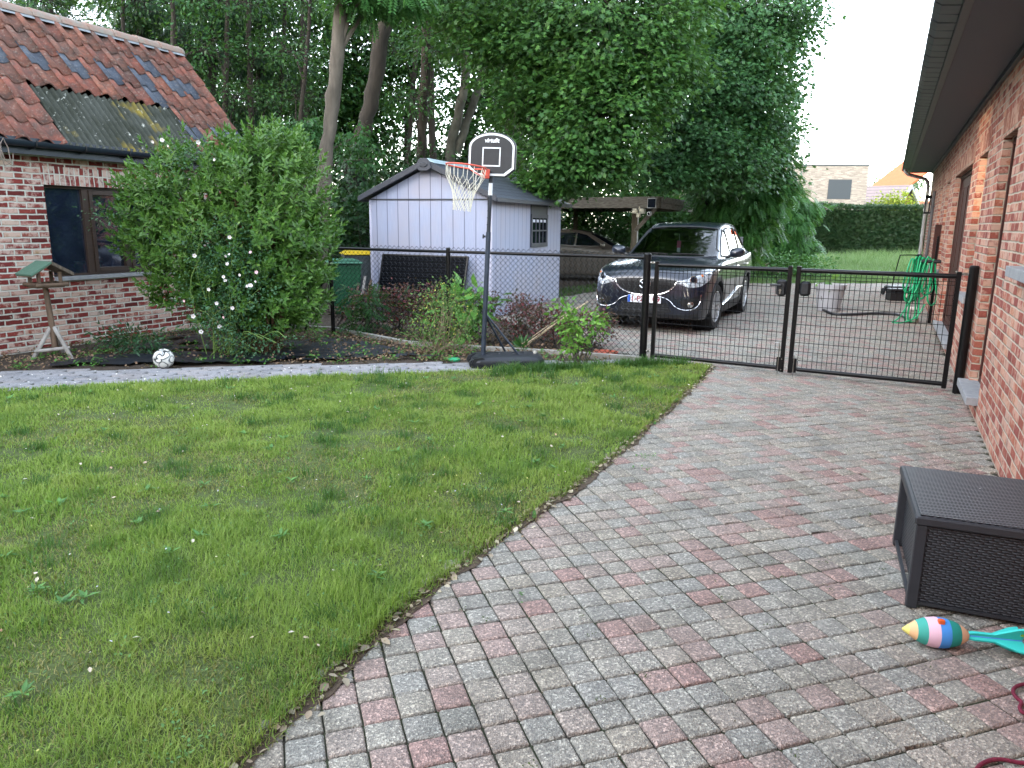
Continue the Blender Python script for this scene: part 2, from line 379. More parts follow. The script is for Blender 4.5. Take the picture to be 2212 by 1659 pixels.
# ------------------------------------------------------------------ grass
def grassmat():
    mt = leafmat('grass', ['4f7024', '6b9230', '84a23e', '8fb04a', '5e862a', '9aac5c'], .38, .5); k = NT.__new__(NT); k.mat = mt; k.t = mt.node_tree; k.b = k.t.nodes['Principled BSDF']
    old = k.b.inputs['Base Color'].links[0].from_socket; co = k.coord()
    c = k.mix(k.maprange(k.noise(co, 1.5, 4, .65), .50, .66, 0, .5), old, 'a8ab58'); c = k.mix(k.maprange(k.noise(co, 2.7, 3, .6), .52, .64, 0, .8), c, '35621f'); c = k.mix(k.maprange(k.noise(co, .45, 2, .5), .42, .60, 0, .35), c, 'a8b85a')
    k.l(c, k.b.inputs['Base Color']); return mt
GR = grassmat()
GR2 = leafmat('grass_dark', ['2c5022', '3b6429', '47702f'], .35, .5)
def blades(name, x, y, z, h, w, mat, lean=.5, kind='stuff', parent=None, seed=1):
    r = np.random.default_rng(seed); N = len(x)
    az = r.random(N) * 6.283; ln = np.abs(r.normal(0, lean, N)) + .08
    d = np.stack([np.cos(az) * np.sin(ln), np.sin(az) * np.sin(ln), np.cos(ln)], 1); hint = np.stack([np.cos(az) * -1, np.sin(az) * -1, np.zeros(N) + .3], 1)
    tv = [(-.5, 0, 0), (.5, 0, 0), (-.42, .5, .05), (.42, .5, .05), (0, 1, -.18)]
    rot = frames(d, hint)
    return inst(name, tv, [(0, 1, 3, 2), (2, 3, 4)], np.stack([x, y, z], 1), rot, np.stack([w, h, h], 1), mat, parent, True)
def scatter(poly, dens, seed):
    r = np.random.default_rng(seed); xs = [p[0] for p in poly]; ys = [p[1] for p in poly]; A_ = (max(xs) - min(xs)) * (max(ys) - min(ys))
    n = int(A_ * dens); x = r.uniform(min(xs), max(xs), n); y = r.uniform(min(ys), max(ys), n); k = inpoly(x, y, poly); return x[k], y[k]
x, y = scatter(LAWN, 19000, 11)
rr = np.random.default_rng(12)
D = np.hypot(x, y); vis = (y > .8) & (np.abs(x) < .74 * y + .9)
keep = vis & (rr.random(len(x)) < np.clip(2.6 / np.maximum(D, .5), 0, 1) ** .85)
x, y, D = x[keep], y[keep], D[keep]
cl = noise2(x, y, 1.7, 21) * .5 + noise2(x, y, 5.5, 22) * .5
k2 = rr.random(len(x)) < np.clip(cl * 2.6 - .35, .2, 1); x, y, D, cl = x[k2], y[k2], D[k2], cl[k2]
hh = (.016 + .066 * cl ** 1.8) * rr.uniform(.5, 1.5, len(x)); ww = .0030 * (1 + np.maximum(D - 2.5, 0) * .17) * rr.uniform(.7, 1.3, len(x))
g_ = tag(blades('grass', x, y, lawn_h(x, y) - .004, hh, ww, GR, .62, seed=3), 'short mown lawn grass with yellowish patches beside the driveway', 'grass', kind='stuff')
# darker longer tufts
tx_, ty_ = scatter(LAWN, 5.5, 31)
extra = [(-1.35, 2.75), (-1.2, 2.9), (-.9, 2.4), (-.2, 4.1)] + [(a, 8.0 + .27 * a - .02 * abs(b)) for a, b in zip(rr.uniform(-.3, 2.1, 46), rr.normal(0, 1, 46))]
tx_ = np.concatenate([tx_, [e_[0] for e_ in extra]]); ty_ = np.concatenate([ty_, [e_[1] for e_ in extra]])
rp = rr.integers(25, 90, len(tx_)); cxr = np.repeat(tx_, rp); cyr = np.repeat(ty_, rp); N = len(cxr)
x = cxr + rr.normal(0, .045, N); y = cyr + rr.normal(0, .045, N); far = np.hypot(x, y)
k_ = inpoly(x, y, LAWN); x, y, far = x[k_], y[k_], far[k_]; N = len(x)
tag(blades('grass_tufts', x, y, lawn_h(x, y) - .004, rr.uniform(.045, .12, N) * np.where(y > 7.6, 1.35, .85), .0035 * (1 + np.maximum(far - 2.5, 0) * .12) * np.ones(N), GR2, .55, seed=5), 'darker longer grass tufts scattered through the lawn', 'grass', kind='stuff')
# moss and dry thatch between the blades
x, y = scatter(LAWN, 5200, 41); D = np.hypot(x, y); k_ = (y > .8) & (np.abs(x) < .74 * y + .9) & (noise2(x, y, 1.3, 44) > .42) & (rr.random(len(x)) < np.clip(3.5 / D, 0, 1)); x, y, D = x[k_], y[k_], D[k_]; N = len(x)
tag(blades('dry_grass', x, y, lawn_h(x, y) - .006, rr.uniform(.015, .04, N), .004 * (1 + .1 * D), leafmat('thatch', ['8f8a55', '6f7030', 'a39a6c', '5c6a22'], .2, .7), 1.0, seed=6), 'dry straw coloured thatch low in the lawn', 'grass', kind='stuff')
# lawn border: dry debris and dead leaves on the edge of the pavers
def leafbits(name, x, y, z, size, cols, label, cat, seed=2, tv=None, tilt=.35):
    r = np.random.default_rng(seed); N = len(x); az = r.random(N) * 6.283
    d = np.stack([np.cos(az), np.sin(az), r.normal(0, tilt, N)], 1); hint = np.stack([r.normal(0, tilt, N), r.normal(0, tilt, N), np.ones(N)], 1)
    tv = tv or [(0, 0, 0), (-.32, .35, .08), (.3, .4, .12), (0, .45, -.02), (-.22, .75, .05), (.2, .8, .1), (0, 1, 0)]
    tfc = [(0, 3, 1), (0, 2, 3), (1, 3, 4), (3, 2, 5), (3, 6, 4), (3, 5, 6)]
    return tag(inst(name, tv, tfc, np.stack([x, y, z], 1), frames(d, hint), size, leafmat(name, cols, .12, .8), smooth=False), label, cat, kind='stuff')
e = np.array(LAWN_EDGE); seg = rr.integers(1, len(e) - 1, 420); t_ = rr.random(420)
x = e[seg, 0] * (1 - t_) + e[seg + 1, 0] * t_ + rr.normal(0, .028, 420) + .01; y = e[seg, 1] * (1 - t_) + e[seg + 1, 1] * t_ + rr.normal(0, .028, 420)
leafbits('dead_leaves', x, y, rr.uniform(.008, .02, 420), rr.uniform(.018, .05, 420), ['6d5a48', '8a7460', 'b3a88c', '4b3c30', 'd0c8b0'], 'dead leaves and twigs caught along the lawn edge', 'leaf litter', 7)
x, y = scatter(LAWN, 9, 51); k_ = y > .8; x, y = x[k_], y[k_]; N = len(x)
leafbits('fallen_petals', x, y, lawn_h(x, y) + .022, rr.uniform(.014, .03, N), ['d9d2c0', 'c9b8a0', 'f0ece2', '8f6c50', 'b59a80'], 'pale fallen petals and dry leaves lying on the lawn', 'petals', 8)
x, y = scatter([(-5.5, 6.8), (1.3, 8.7), (1.3, 8.9), (-5.5, 7.7)], 26, 52); k_ = inpoly(x, y, PATH); x, y = x[k_], y[k_]; N = len(x)
leafbits('path_petals', x, y, np.full(N, .018), rr.uniform(.012, .03, N), ['e6e3de', 'f4f2ec', 'cfc9bd'], 'white petals fallen on the small stone path', 'petals', 9)
x, y = scatter(DRIVE, 2.0, 53); k_ = (y > 1.2) & (y < 14); x, y = x[k_], y[k_]; N = len(x)
leafbits('driveway_crumbs', x, y, np.full(N, .006), rr.uniform(.008, .022, N), ['5c4a3a', 'cfc6b4', '3a3026', '8a7a5c'], 'small brown leaf crumbs lying on the pavers', 'leaf litter', 10)

# shaggy grass and straw hanging over the first row of pavers
ne = 5200; seg = rr.integers(0, len(e) - 1, ne); t_ = rr.random(ne); ed_ = e[seg] * (1 - t_[:, None]) + e[seg + 1] * t_[:, None]
x = ed_[:, 0] + rr.normal(-.012, .020, ne); y = ed_[:, 1] + rr.normal(.004, .018, ne); k_ = (noise2(x, y, 6, 61) > .34) & (y > .8); x, y = x[k_], y[k_]; D = np.hypot(x, y)
tag(blades('edge_grass', x, y, np.zeros(len(x)), rr.uniform(.02, .055, len(x)), .003 * (1 + .12 * D), GR, .95, seed=14), 'shaggy grass leaning over the first row of pavers', 'grass', kind='stuff')
ne = 4200; seg = rr.integers(0, len(e) - 1, ne); t_ = rr.random(ne); ed_ = e[seg] * (1 - t_[:, None]) + e[seg + 1] * t_[:, None]
x = ed_[:, 0] + rr.normal(.004, .020, ne); y = ed_[:, 1] + rr.normal(-.002, .018, ne); D = np.hypot(x, y)
tag(blades('edge_straw', x, y, np.full(len(x), -.006), rr.uniform(.015, .045, len(x)), .003 * (1 + .12 * D), leafmat('straw', ['7d6c50', '9a8a68', '5b4c38', 'b5a888', '6a6a38'], .2, .8), 1.25, seed=15), 'dry straw and roots along the lawn edge', 'grass', kind='stuff')
x, y = ed_[:, 0][:900] + rr.normal(.01, .02, 900), ed_[:, 1][:900] + rr.normal(0, .02, 900)
leafbits('edge_debris', x, y, rr.uniform(-.004, .012, 900), rr.uniform(.008, .022, 900), ['5a4a3a', '7a6652', '3d3026', '8f8068'], 'brown crumbs of leaves and soil along the lawn edge', 'leaf litter', 17)

ee = crom_e = np.array([(np.interp(t, np.arange(len(e)), e[:, 0]), np.interp(t, np.arange(len(e)), e[:, 1])) for t in np.linspace(0, len(e) - 1, 260)])
wl_, wr_ = .03 + .02 * rr.random(260), .012 + .055 * noise2(ee[:, 0] + ee[:, 1], ee[:, 1], 3.5, 71) ** 1.5 + .012 * rr.random(260)
tn = np.gradient(ee, axis=0); tn /= np.hypot(tn[:, 0], tn[:, 1])[:, None]; nn_ = np.stack([-tn[:, 1], tn[:, 0]], 1)
vs = [(*(p + n_ * a), .0035) for p, n_, a in zip(ee, nn_, wl_)] + [(*(p - n_ * a), .0035) for p, n_, a in zip(ee, nn_, wr_)]
mb = MB(); mb.add(vs, [(i, 260 + i, 261 + i, i + 1) for i in range(259)]); tag(mb.build('soil_edge', simple('dirt', '5a4c3c', .95, c2='3b3026', scale=30, bump=.01, bscale=90)), kind='structure')
# ------------------------------------------------------------------ right brick house (local x along the wall, y outwards, z up)
M['brick_r'] = brickmat('brick_orange_red', .198, .073, .0125,
    [(0, '86473f'), (.16, 'a35b4c'), (.32, '955049'), (.5, 'b56d57'), (.66, 'aa6358'), (.8, 'bf8160'), (.92, '90645c'), (1, '7d766f')], 'c2b6a4', smear='c9a390', smear_amt=.02, bump=.007)
M['brick_rs'] = brickmat('brick_soldier', .073, .205, .011,
    [(0, '8b473c'), (.4, 'a5614c'), (.7, 'b0735a'), (1, '93564a')], 'b5a795', smear='c9a390', smear_amt=.03, bump=.006, off=0)
M['brown_paint'] = simple('brown_paint', '4a2e29', .6, spec=.2, c2='3a2420', scale=5)
M['soffit'] = simple('soffit', '3c434f', .6, c2='46464f', scale=2.2, bump=.001, bscale=30, stretch=(40, 1.2, 1))
M['slate'] = simple('slate', '33383f', .45, c2='262a30', scale=5)
house = empty('brick_house', (*RO, 0), math.atan2(RU[1], RU[0]), 'long single storey orange red brick house with dark overhanging eaves on the right', 'house')
OPEN = [(-2.3, -1.05, 1.38), (.42, 1.29, .2), (2.47, 3.33, .9), (4.12, 6.92, .16), (8.07, 8.82, .9), (10.07, 10.86, .9)]
LT = 2.43
mb = MB(); s0 = -11.0
for a, b, sill in OPEN:
    mb.box(s0, a, -.32, 0, -.1, 3.3)
    if sill > .1: mb.box(a, b, -.32, 0, -.1, sill - .07)
    mb.box(a, b, -.32, 0, LT, 3.3)
    s0 = b
mb.box(s0, 15.7, -.32, 0, -.1, 3.3)
mb.box(15.4, 15.698, -8, -.32, -.1, 3.3)
mb.build('wall', M['brick_r'], house)
for a, b, sill in OPEN: mb = MB(); mb.box(a - .12, b + .12, -.05, .003, LT - .001, LT + .205); mb.build('lintel', M['brick_rs'], house)
for i, (a, b, sill) in enumerate(OPEN):
    mb = MB()
    lo = sill - .07
    ex = .25 if i == 0 else .07
    mb.box(a - .02, b + ex, -.3, .09 if i < 2 else .05, lo, sill)
    mb.build('sill', M['bluestone'], house, bevel=.004)
    d = -.075 if i in (1, 3) else -.10
    fr = MB()
    w = .06
    for p, q in ((a, a + w), (b - w, b)): fr.box(p, q, d - .06, d, sill, LT)
    fr.box(a + w, b - w, d - .06, d, LT - w, LT); fr.box(a + w, b - w, d - .06, d, sill, sill + w)
    if i == 3:
        f = fr.build('door_frame', M['brown_paint'], house)
        for k in range(4):
            x0 = a + w + k * (b - a - 2 * w) / 4; x1 = x0 + (b - a - 2 * w) / 4 - .006
            dm = MB(); dm.box(x0, x1, d - .05, d - .018, sill + w, LT - w)
            for q in range(3):
                u0 = x0 + .07 + q * (x1 - x0 - .1) / 3
                dm.bbox(u0, u0 + (x1 - x0 - .1) / 3 - .05, d - .03, d - .006, 1.05, LT - .2, .006)
                dm.bbox(u0, u0 + (x1 - x0 - .1) / 3 - .05, d - .03, d - .006, .3, .95, .006)
            lf = dm.build('door', M['brown_paint'], house)
            if k == 1:
                hm = MB(); hm.tube([(x0 + .06, d - .01, 1.05), (x0 + .06, d + .03, 1.05), (x0 + .17, d + .035, 1.05)], .009); hm.build('door_handle', M['steel'], lf)
    else:
        f = fr.build('window_frame', M['dark_wood'] if i != 1 else M['brown_paint'], house)
        gm = MB(); gm.box(a + w, b - w, d - .045, d - .035, sill + w, LT - w); gm.build('pane', M['glass_dark'], f)
# eaves: soffit, fascia, row of tile ends, roof
mb = MB(); mb.box(-11, 15.75, -.02, .50, 3.075, 3.10); mb.build('soffit', M['soffit'], house)
mb = MB(); mb.box(-11, 15.75, .50, .56, 3.055, 3.13); mb.box(-11, 15.75, 0.0, .04, 3.02, 3.073); mb.box(15.702, 15.75, -8, .5, 3.05, 3.2)
mb.build('fascia', M['slate'], house, bevel=.004)
mb = MB(); k = 0; s = -10.9
while s < 15.7:
    mb.M = Matrix.Translation((s, .56, 3.075)) @ Matrix.Rotation(R(rng.normal(0, .6)), 4, 'X')
    pr_ = [(0, 0), (.12, .012), (.165, .04), (.17, .06), (.0, .085)]
    mb.prism(pr_, .004, .235, 'x'); mb.M = None; s += .245
mb.build('eave_tiles', M['slate'], house, bevel=.006)
mb = MB(); mb.prism([(.70, 3.15), (.70, 3.21), (-8, 6.6), (-8, 6.5)], -11, 15.78, 'x'); mb.build('roof', M['slate'], house)
# downpipe from eave to wall
mb = MB(); mb.tube([(14.7, .66, 3.12), (14.72, .65, 3.02), (14.78, .58, 2.96), (14.95, .35, 2.90), (15.1, .17, 2.86), (15.17, .10, 2.78), (15.2, .085, 2.62), (15.2, .085, .95)], .042, 12)
for z in (2.2, 1.45): mb.tube([(15.2, .085, z), (15.2, .085, z + .05)], .048, 12)
dp = mb.build('downpipe', M['zinc'], house, smooth=True)
mb = MB(); mb.tube([(15.2, .085, .98), (15.2, .085, -.05)], .056, 12); mb.tube([(15.2, .085, .98), (15.2, .085, .9)], .066, 12); mb.build('pipe_foot', M['black_plastic'], dp, smooth=True)
mb = MB(); mb.tube([(12.5, .04, LT + .02), (12.5, .04, .7)], .03, 8)
for z in (2.1, 1.4): mb.box(12.46, 12.54, 0, .075, z, z + .03)
mb.build('cable_duct', M['zinc'] if 0 else simple('duct_grey', '55565a', .5), house, smooth=True)
# lantern
lm = MB(); lm.box(13.98, 14.10, .0, .02, 2.0, 2.36)
for x_ in (13.95, 14.11):
    for y_ in (.04, .13): lm.box(x_, x_ + .02, y_, y_ + .02, 2.0, 2.34)
lm.box(13.93, 14.15, .02, .16, 1.98, 2.02); lm.prism([(13.93, 2.34), (14.15, 2.34), (14.09, 2.42), (13.99, 2.42)], .02, .16, 'y')
lt = lm.build('lantern', M['black_metal'], house)
lm = MB(); lm.tube([(14.04, .09, 2.03), (14.04, .09, 2.2)], .03, 10); lm.build('bulb', simple('milk_glass', 'd8d4c8', .3), lt)
lm = MB(); lm.box(13.3, 13.5, -.01, .07, 1.3, 1.37); lm.build('stone_block', M['concrete'], house)

# brown board standing out from the wall
p = rw(8.35, .03); b_ = empty('wooden_board', p, math.atan2(RU[1], RU[0]), 'dark brown upright board fixed on the brick wall behind the green hose', 'board')
mb = MB(); mb.bbox(-.03, .03, 0, .10, .86, 1.70, .004); mb.build('board_panel', M['brown_paint'], b_)
mb = MB(); mb.box(-.045, -.03, .02, .05, 1.0, 1.5); mb.build('bracket', M['black_metal'], b_)

# ------------------------------------------------------------------ left outbuilding
LU = np.array([.43, .903]); LU /= np.hypot(*LU); LN = np.array([-LU[1], LU[0]]); LO = np.array([-6.149, 8.746])
barn = empty('brick_outbuilding', (*LO, 0), math.atan2(LU[1], LU[0]), 'old brick outbuilding with orange pantile roof and brown framed window on the left', 'outbuilding')
M['brick_l'] = brickmat('brick_reclaimed', .215, .0695, .017,
    [(0, '5d2826'), (.2, '7d3430'), (.4, '8c3f38'), (.58, '702f30'), (.72, 'a05a48'), (.86, '8b4a3c'), (.95, 'a98c6c'), (1, '6d6460')], 'c9c6bb', smear='c4ada0', smear_amt=.03, bump=.012, dist=.0045)
M['brick_ls'] = brickmat('brick_reclaimed_soldier', .066, .24, .015,
    [(0, '6b302d'), (.35, '8c3f38'), (.6, '742f30'), (.8, '4e3a33'), (1, 'a05a48')], 'c9c6bb', smear='c8b4a8', smear_amt=.04, bump=.012, off=0, dist=.006)
W0, W1, WB, WT = .775, 2.62, .92, 2.03
# local: x along facade, y away from the viewer (inwards)
mb = MB(); mb.box(-4, W0, 0, .3, -.1, 2.42); mb.box(W0, W1, 0, .3, -.1, WB - .03); mb.box(W0, W1, 0, .3, WT + .225, 2.42); mb.box(W1, 4.2, 0, .3, -.1, 2.42)
mb.prism([(0, -.1), (0, 2.42), (1.44, 4.15), (2.9, 2.42), (2.9, -.1)], 3.9, 4.199, 'x') if 0 else mb.prism([(.3, -.1), (.3, 2.5), (1.44, 4.05), (2.9, 2.45), (2.9, -.1)], 3.9, 4.197, 'x')
wl = mb.build('wall', M['brick_l'], barn)
mb = MB(); mb.box(W0 - .02, W1 + .02, -.004, .12, WT, WT + .225); mb.build('window_lintel', M['brick_ls'], barn)
mb = MB(); mb.box(W0, W1, -.06, .2, WB - .075, WB - .028); mb.build('sill', M['bluestone'], barn, bevel=.004)
fr = MB(); d0, d1 = .06, .13
for p, q in ((W0, W0 + .03), (W0 + .53, W0 + .62), (W1 - .05, W1), (W0 + 1.13, W0 + 1.18)): fr.box(p, q, d0, d1, WB - .028, WT)
fr.box(W0, W1, d0 - .002, d1, WT - .035, WT); fr.box(W0, W1, d0 - .002, d1, WB - .028, WB)
wf = fr.build('window_frame', M['dark_wood'], barn, bevel=.003)
sh = MB()
for a, b in ((W0 + .62, W0 + 1.13), (W0 + 1.18, W1 - .05)):
    sh.box(a, a + .05, d0 - .015, d1 - .02, WB + .002, WT - .037); sh.box(b - .05, b, d0 - .015, d1 - .02, WB + .002, WT - .037)
    sh.box(a + .05, b - .05, d0 - .015, d1 - .02, WB + .002, WB + .065); sh.box(a + .05, b - .05, d0 - .015, d1 - .02, WT - .1, WT - .037)
sh.build('window_sash', M['dark_wood'], wf, bevel=.003)
gl = NT('window_glass'); gl.set('Base Color', lin('9fb0c8')); gl.set('Roughness', .07); gl.set('Transmission Weight', 0.); gl.set('Specular IOR Level', .9)
tr = gl.n('ShaderNodeBsdfTransparent'); tr.inputs[0].default_value = (.62, .68, .78, 1); mxs = gl.n('ShaderNodeMixShader')
fz = gl.n('ShaderNodeFresnel'); fz.inputs[0].default_value = 1.6; dirt = gl.maprange(gl.noise(gl.coord(), 4, 6, .7), .4, .8, .10, .30)  # patchy mask, also weights the painted blue reflection below
gsy = gl.n('ShaderNodeBsdfGlossy'); gsy.inputs['Roughness'].default_value = .04
gl.l(gl.math('ADD', fz.outputs[0], dirt), mxs.inputs[0]); gl.l(tr.outputs[0], mxs.inputs[1])
mx2 = gl.n('ShaderNodeMixShader'); mx2.inputs[0].default_value = .4; dfs = gl.n('ShaderNodeBsdfDiffuse'); dfs.inputs[0].default_value = lin('5c6f94')  # bluish diffuse layer: a sky reflection painted into the panes
gl.l(gsy.outputs[0], mx2.inputs[1]); gl.l(dfs.outputs[0], mx2.inputs[2]); gl.l(mx2.outputs[0], mxs.inputs[2]); gl.l(mxs.outputs[0], gl.out.inputs[0])
M['glass'] = gl.mat
mb = MB(); mb.box(W0 + .03, W0 + .53, .10, .104, WB, WT - .035); mb.box(W0 + .67, W0 + 1.08, .10, .104, WB + .065, WT - .1); mb.box(W0 + 1.23, W1 - .1, .10, .104, WB + .065, WT - .1)
mb.build('pane', M['glass'], wf)
# inside: floor, back wall, dark
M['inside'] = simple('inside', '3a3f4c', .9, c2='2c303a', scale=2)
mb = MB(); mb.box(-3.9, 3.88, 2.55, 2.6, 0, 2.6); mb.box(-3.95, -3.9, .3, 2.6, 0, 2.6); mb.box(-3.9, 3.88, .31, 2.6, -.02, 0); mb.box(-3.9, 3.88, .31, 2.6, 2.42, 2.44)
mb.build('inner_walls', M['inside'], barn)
mb = MB(); mb.box(.85, 2.3, .36, .75, WB - .06, WB - .03); mb.build('inner_shelf', M['concrete'], barn)
def local(o_, du, z, up=0): pass
wpt = lambda x_, y_, z: (LO[0] + LU[0] * x_ + LN[0] * y_, LO[1] + LU[1] * x_ + LN[1] * y_, z)
th_l = math.atan2(LU[1], LU[0])
b_ = empty('storage_crate', wpt(1.6, .5, WB - .03), th_l, 'teal plastic crate standing inside behind the outbuilding window', 'crate')
mb = MB(); mb.bbox(-.13, .13, -.1, .1, 0, .14, .01); mb.box(-.14, .14, -.11, .11, .14, .16); mb.build('crate_body', simple('teal_plastic', '2d8f86', .5), b_)
mb = MB(); mb.add([(-.2, 0, 0), (.22, 0, 0), (-.02, .05, .44), (-.18, .14, 0), (.2, .12, .0), (0, .1, .42)], [(0, 1, 2), (4, 3, 5), (0, 2, 5, 3), (1, 4, 5, 2)]); o = mb.build('plastic_sheet', simple('frosted_plastic', '7f9298', .5, c2='5e6f76', scale=5)); o.location = wpt(1.03, .45, WB - .03); o.rotation_euler = (0, 0, th_l)
tag(o, 'pointed pale translucent plastic sheet leaning inside the outbuilding window', 'plastic sheet')
# roof: pantiles as individual curved tiles
pit = R(48.9); cs, sn = math.cos(pit), math.sin(pit); RL = 2.46
def rp(s, t, h=0): return (s, -.2 + t * cs - h * sn, 2.5 + t * sn + h * cs)
mb = MB(); mb.add([rp(-4, .0, -.05), rp(4.2, .0, -.05), rp(4.2, RL, -.05), rp(-4, RL, -.05), rp(-4, .0, -.09), rp(4.2, .0, -.09), rp(4.2, RL, -.09), rp(-4, RL, -.09)], [(0, 1, 2, 3), (7, 6, 5, 4), (0, 4, 5, 1), (1, 5, 6, 2), (2, 6, 7, 3)])
yb = -.2 + RL * cs; zb_ = 2.5 + RL * sn
mb.add([(-4, yb, zb_ - .04), (4.2, yb, zb_ - .04), (4.2, yb + 1.6, zb_ - 1.85), (-4, yb + 1.6, zb_ - 1.85)], [(0, 1, 2, 3)])
mb.build('roof_boards', M['dark_wood'], barn)
def tile_tpl(w=.275, l=.40):
    n = 10; vs = []
    for yy, dz in ((0, .03), (l, .0)):
        for i in range(n + 1):
            q = i / n; vs.append((q * w * 1.12, yy, .044 * math.sin(q * 2 * math.pi * .98 + .6) + dz + .02))
    for i in range(n + 1): q = i / n; vs.append((q * w * 1.12, 0.0, .044 * math.sin(q * 2 * math.pi * .98 + .6) + .03 + .02 - .018))
    fs = [(i, i + 1, n + 2 + i, n + 1 + i) for i in range(n)] + [(2 * n + 2 + i, 2 * n + 3 + i, i + 1, i) for i in range(n)]
    return np.array(vs), fs
tv, tf = tile_tpl(); pos = []; isd = []
DARK = {(1, 3), (2, 4), (4, 4), (6, 4), (8, 4), (10, 4), (12, 4), (13, 4), (3, 1), (13, 1), (14, 1), (11, 1), (0, 5), (15, 2)}
CORR = (1.09, 3.22, 3)
n_col = 30
for i in range(-14, 16):
    for j in range(7):
        s = i * .27 + .13; t = .0 + j * .335
        if 1.0 < s + .13 < 3.2 and j < 3: continue
        if s > 4.15: continue
        pos.append((s, t)); isd.append(((i, j) in DARK) or (rng.random() < .03))
pos = np.array(pos); isd = np.array(isd)
def put_tiles(mats):
    n = len(pos); p3 = np.array([rp(s + rng.normal(0, .004), t + rng.normal(0, .006), .0) for s, t in pos])
    Rm = np.array([[1, 0, 0], [0, cs, -sn], [0, sn, cs]]); rr_ = []
    for _ in range(n):
        a = rng.normal(0, .012); rr_.append(Rm @ np.array([[math.cos(a), -math.sin(a), 0], [math.sin(a), math.cos(a), 0], [0, 0, 1]]))
    o = inst('roof_tiles', tv, tf, p3, np.array(rr_), np.ones(n), mats, barn, True); o.data.polygons.foreach_set('material_index', np.repeat(isd.astype(np.int32), len(tf))); return o
def tilemat(name, stops, dirt):
    k = NT(name); geo = k.n('ShaderNodeNewGeometry'); c = k.ramp(geo.outputs['Random Per Island'], stops); co = k.coord()
    c = k.mix(k.maprange(k.noise(co, 5, 6, .75), .36, .62, 0, .85), c, dirt); c = k.mix(k.maprange(k.noise(co, 26, 4, .7), .55, .72, 0, .5), c, 'a39a8e')
    k.l(c, k.b.inputs['Base Color']); k.set('Roughness', .85); k.bump(k.noise(co, 70, 5, .7), .004, .8); return k.mat
put_tiles([tilemat('pantile', [(0, '8e5040'), (.3, '7d4a3e'), (.6, '985f4b'), (.8, '6e4238'), (1, '84584a')], '463b36'), tilemat('pantile_blue', [(0, '4a5260'), (1, '5a626e')], '3a3f49')])
mb = MB(); nn = 28
for i in range(nn):
    s0 = 1.12 + i * (2.16 / nn)
vs = []; fs = []; nx = 280
for q, t in enumerate((-.02, .98)):
    for i in range(nx + 1):
        s = 1.02 + 2.26 * i / nx; vs.append(rp(s, t, .02 + .022 * math.sin(i / nx * 2 * math.pi * 25)))
fs = [(i, i + 1, nx + 2 + i, nx + 1 + i) for i in range(nx)]
k = NT('corrugated'); co = k.coord(); c = k.mix(k.maprange(k.noise(co, 3, 6, .7), .35, .65), '4a4d48', '363932'); c = k.mix(k.maprange(k.noise(co, 11, 4, .7), .62, .72), c, 'b3b5ad'); c = k.mix(k.maprange(k.noise(co, 2.3, 3, .6), .58, .75), c, '8a7a35')
k.l(c, k.b.inputs['Base Color']); k.set('Roughness', .95); k.set('Specular IOR Level', .05); k.bump(k.noise(co, 90, 4), .003, .7)
mb.add(vs, fs).build('corrugated_panel', k.mat, barn, smooth=True)
mb = MB()
for i in range(21):
    s = -4 + i * .41; n_ = 9; V_ = []
    for xx, r_ in ((s, .125), (s + .44, .108)):
        for q in range(n_):
            a = math.pi * q / (n_ - 1); V_.append((xx, yb + math.cos(a) * r_ * 1.15, zb_ - .045 + math.sin(a) * r_))
    s_ = min(s + .44, 4.3)
    V_ = [(min(v[0], 4.26), v[1], v[2]) for v in V_]
    mb.add(V_, [(q, q + 1, n_ + q + 1, n_ + q) for q in range(n_ - 1)] + [tuple(range(n_ - 1, -1, -1))])
mb.build('ridge_tiles', simple('ridge_tile', '8a6c60', .9, c2='7d7a72', scale=9, bump=.005), barn, smooth=True, angle=50)
mb = MB(); mb.add([rp(-4, RL - .16, .055), rp(4.24, RL - .16, .055), rp(4.24, RL, .075), rp(-4, RL, .075)], [(0, 1, 2, 3)])
mb.build('lead_flashing', simple('lead', '8d939a', .6, c2='6b6f73', scale=9), barn)
# gutter
mb = MB(); n_ = 9; V_ = []
for xx in (-4, 4.3):
    for rr_, of in ((.062, 0), (.056, 0)):
        for q in range(n_):
            a = math.pi + math.pi * q / (n_ - 1); V_.append((xx, -.27 + math.cos(a) * rr_, 2.50 + math.sin(a) * rr_))
f_ = []
for q in range(n_ - 1): f_ += [(q, q + 1, 2 * n_ + q + 1, 2 * n_ + q), (n_ + q + 1, n_ + q, 3 * n_ + q, 3 * n_ + q + 1)]
f_ += [(0, 2 * n_, 3 * n_, n_), (n_ - 1, 2 * n_ - 1, 4 * n_ - 1, 3 * n_ - 1)]
mb.add(V_, f_); mb.box(-4, 4.3, -.205, -.19, 2.36, 2.55); mb.box(-4, 4.2, -.19, .0, 2.42, 2.44)
gt = mb.build('gutter', simple('gutter_blue', '1d2530', .4), barn, smooth=True)
for x_ in np.arange(-3.8, 4.2, .62): mb = MB(); mb.tube([(x_, -.335, 2.51), (x_, -.33, 2.46), (x_, -.29, 2.43), (x_, -.2, 2.42)], .008, 6); mb.build('gutter_bracket', M['black_plastic'], gt)
o = MB().tube([(.12, -.34, 2.44), (.10, -.35, 2.3), (.13, -.35, 2.2), (.2, -.35, 2.24), (.19, -.35, 2.4), (.15, -.35, 2.5), (.1, -.35, 2.42), (.14, -.35, 2.26), (.22, -.35, 2.2), (.24, -.35, 2.34)], .006, 5).build('cable', simple('cable', '7c6f66', .7))
o.location = (*LO, 0); o.rotation_euler = (0, 0, th_l); tag(o, 'loop of thin loose cable hanging from the left outbuilding gutter', 'cable')

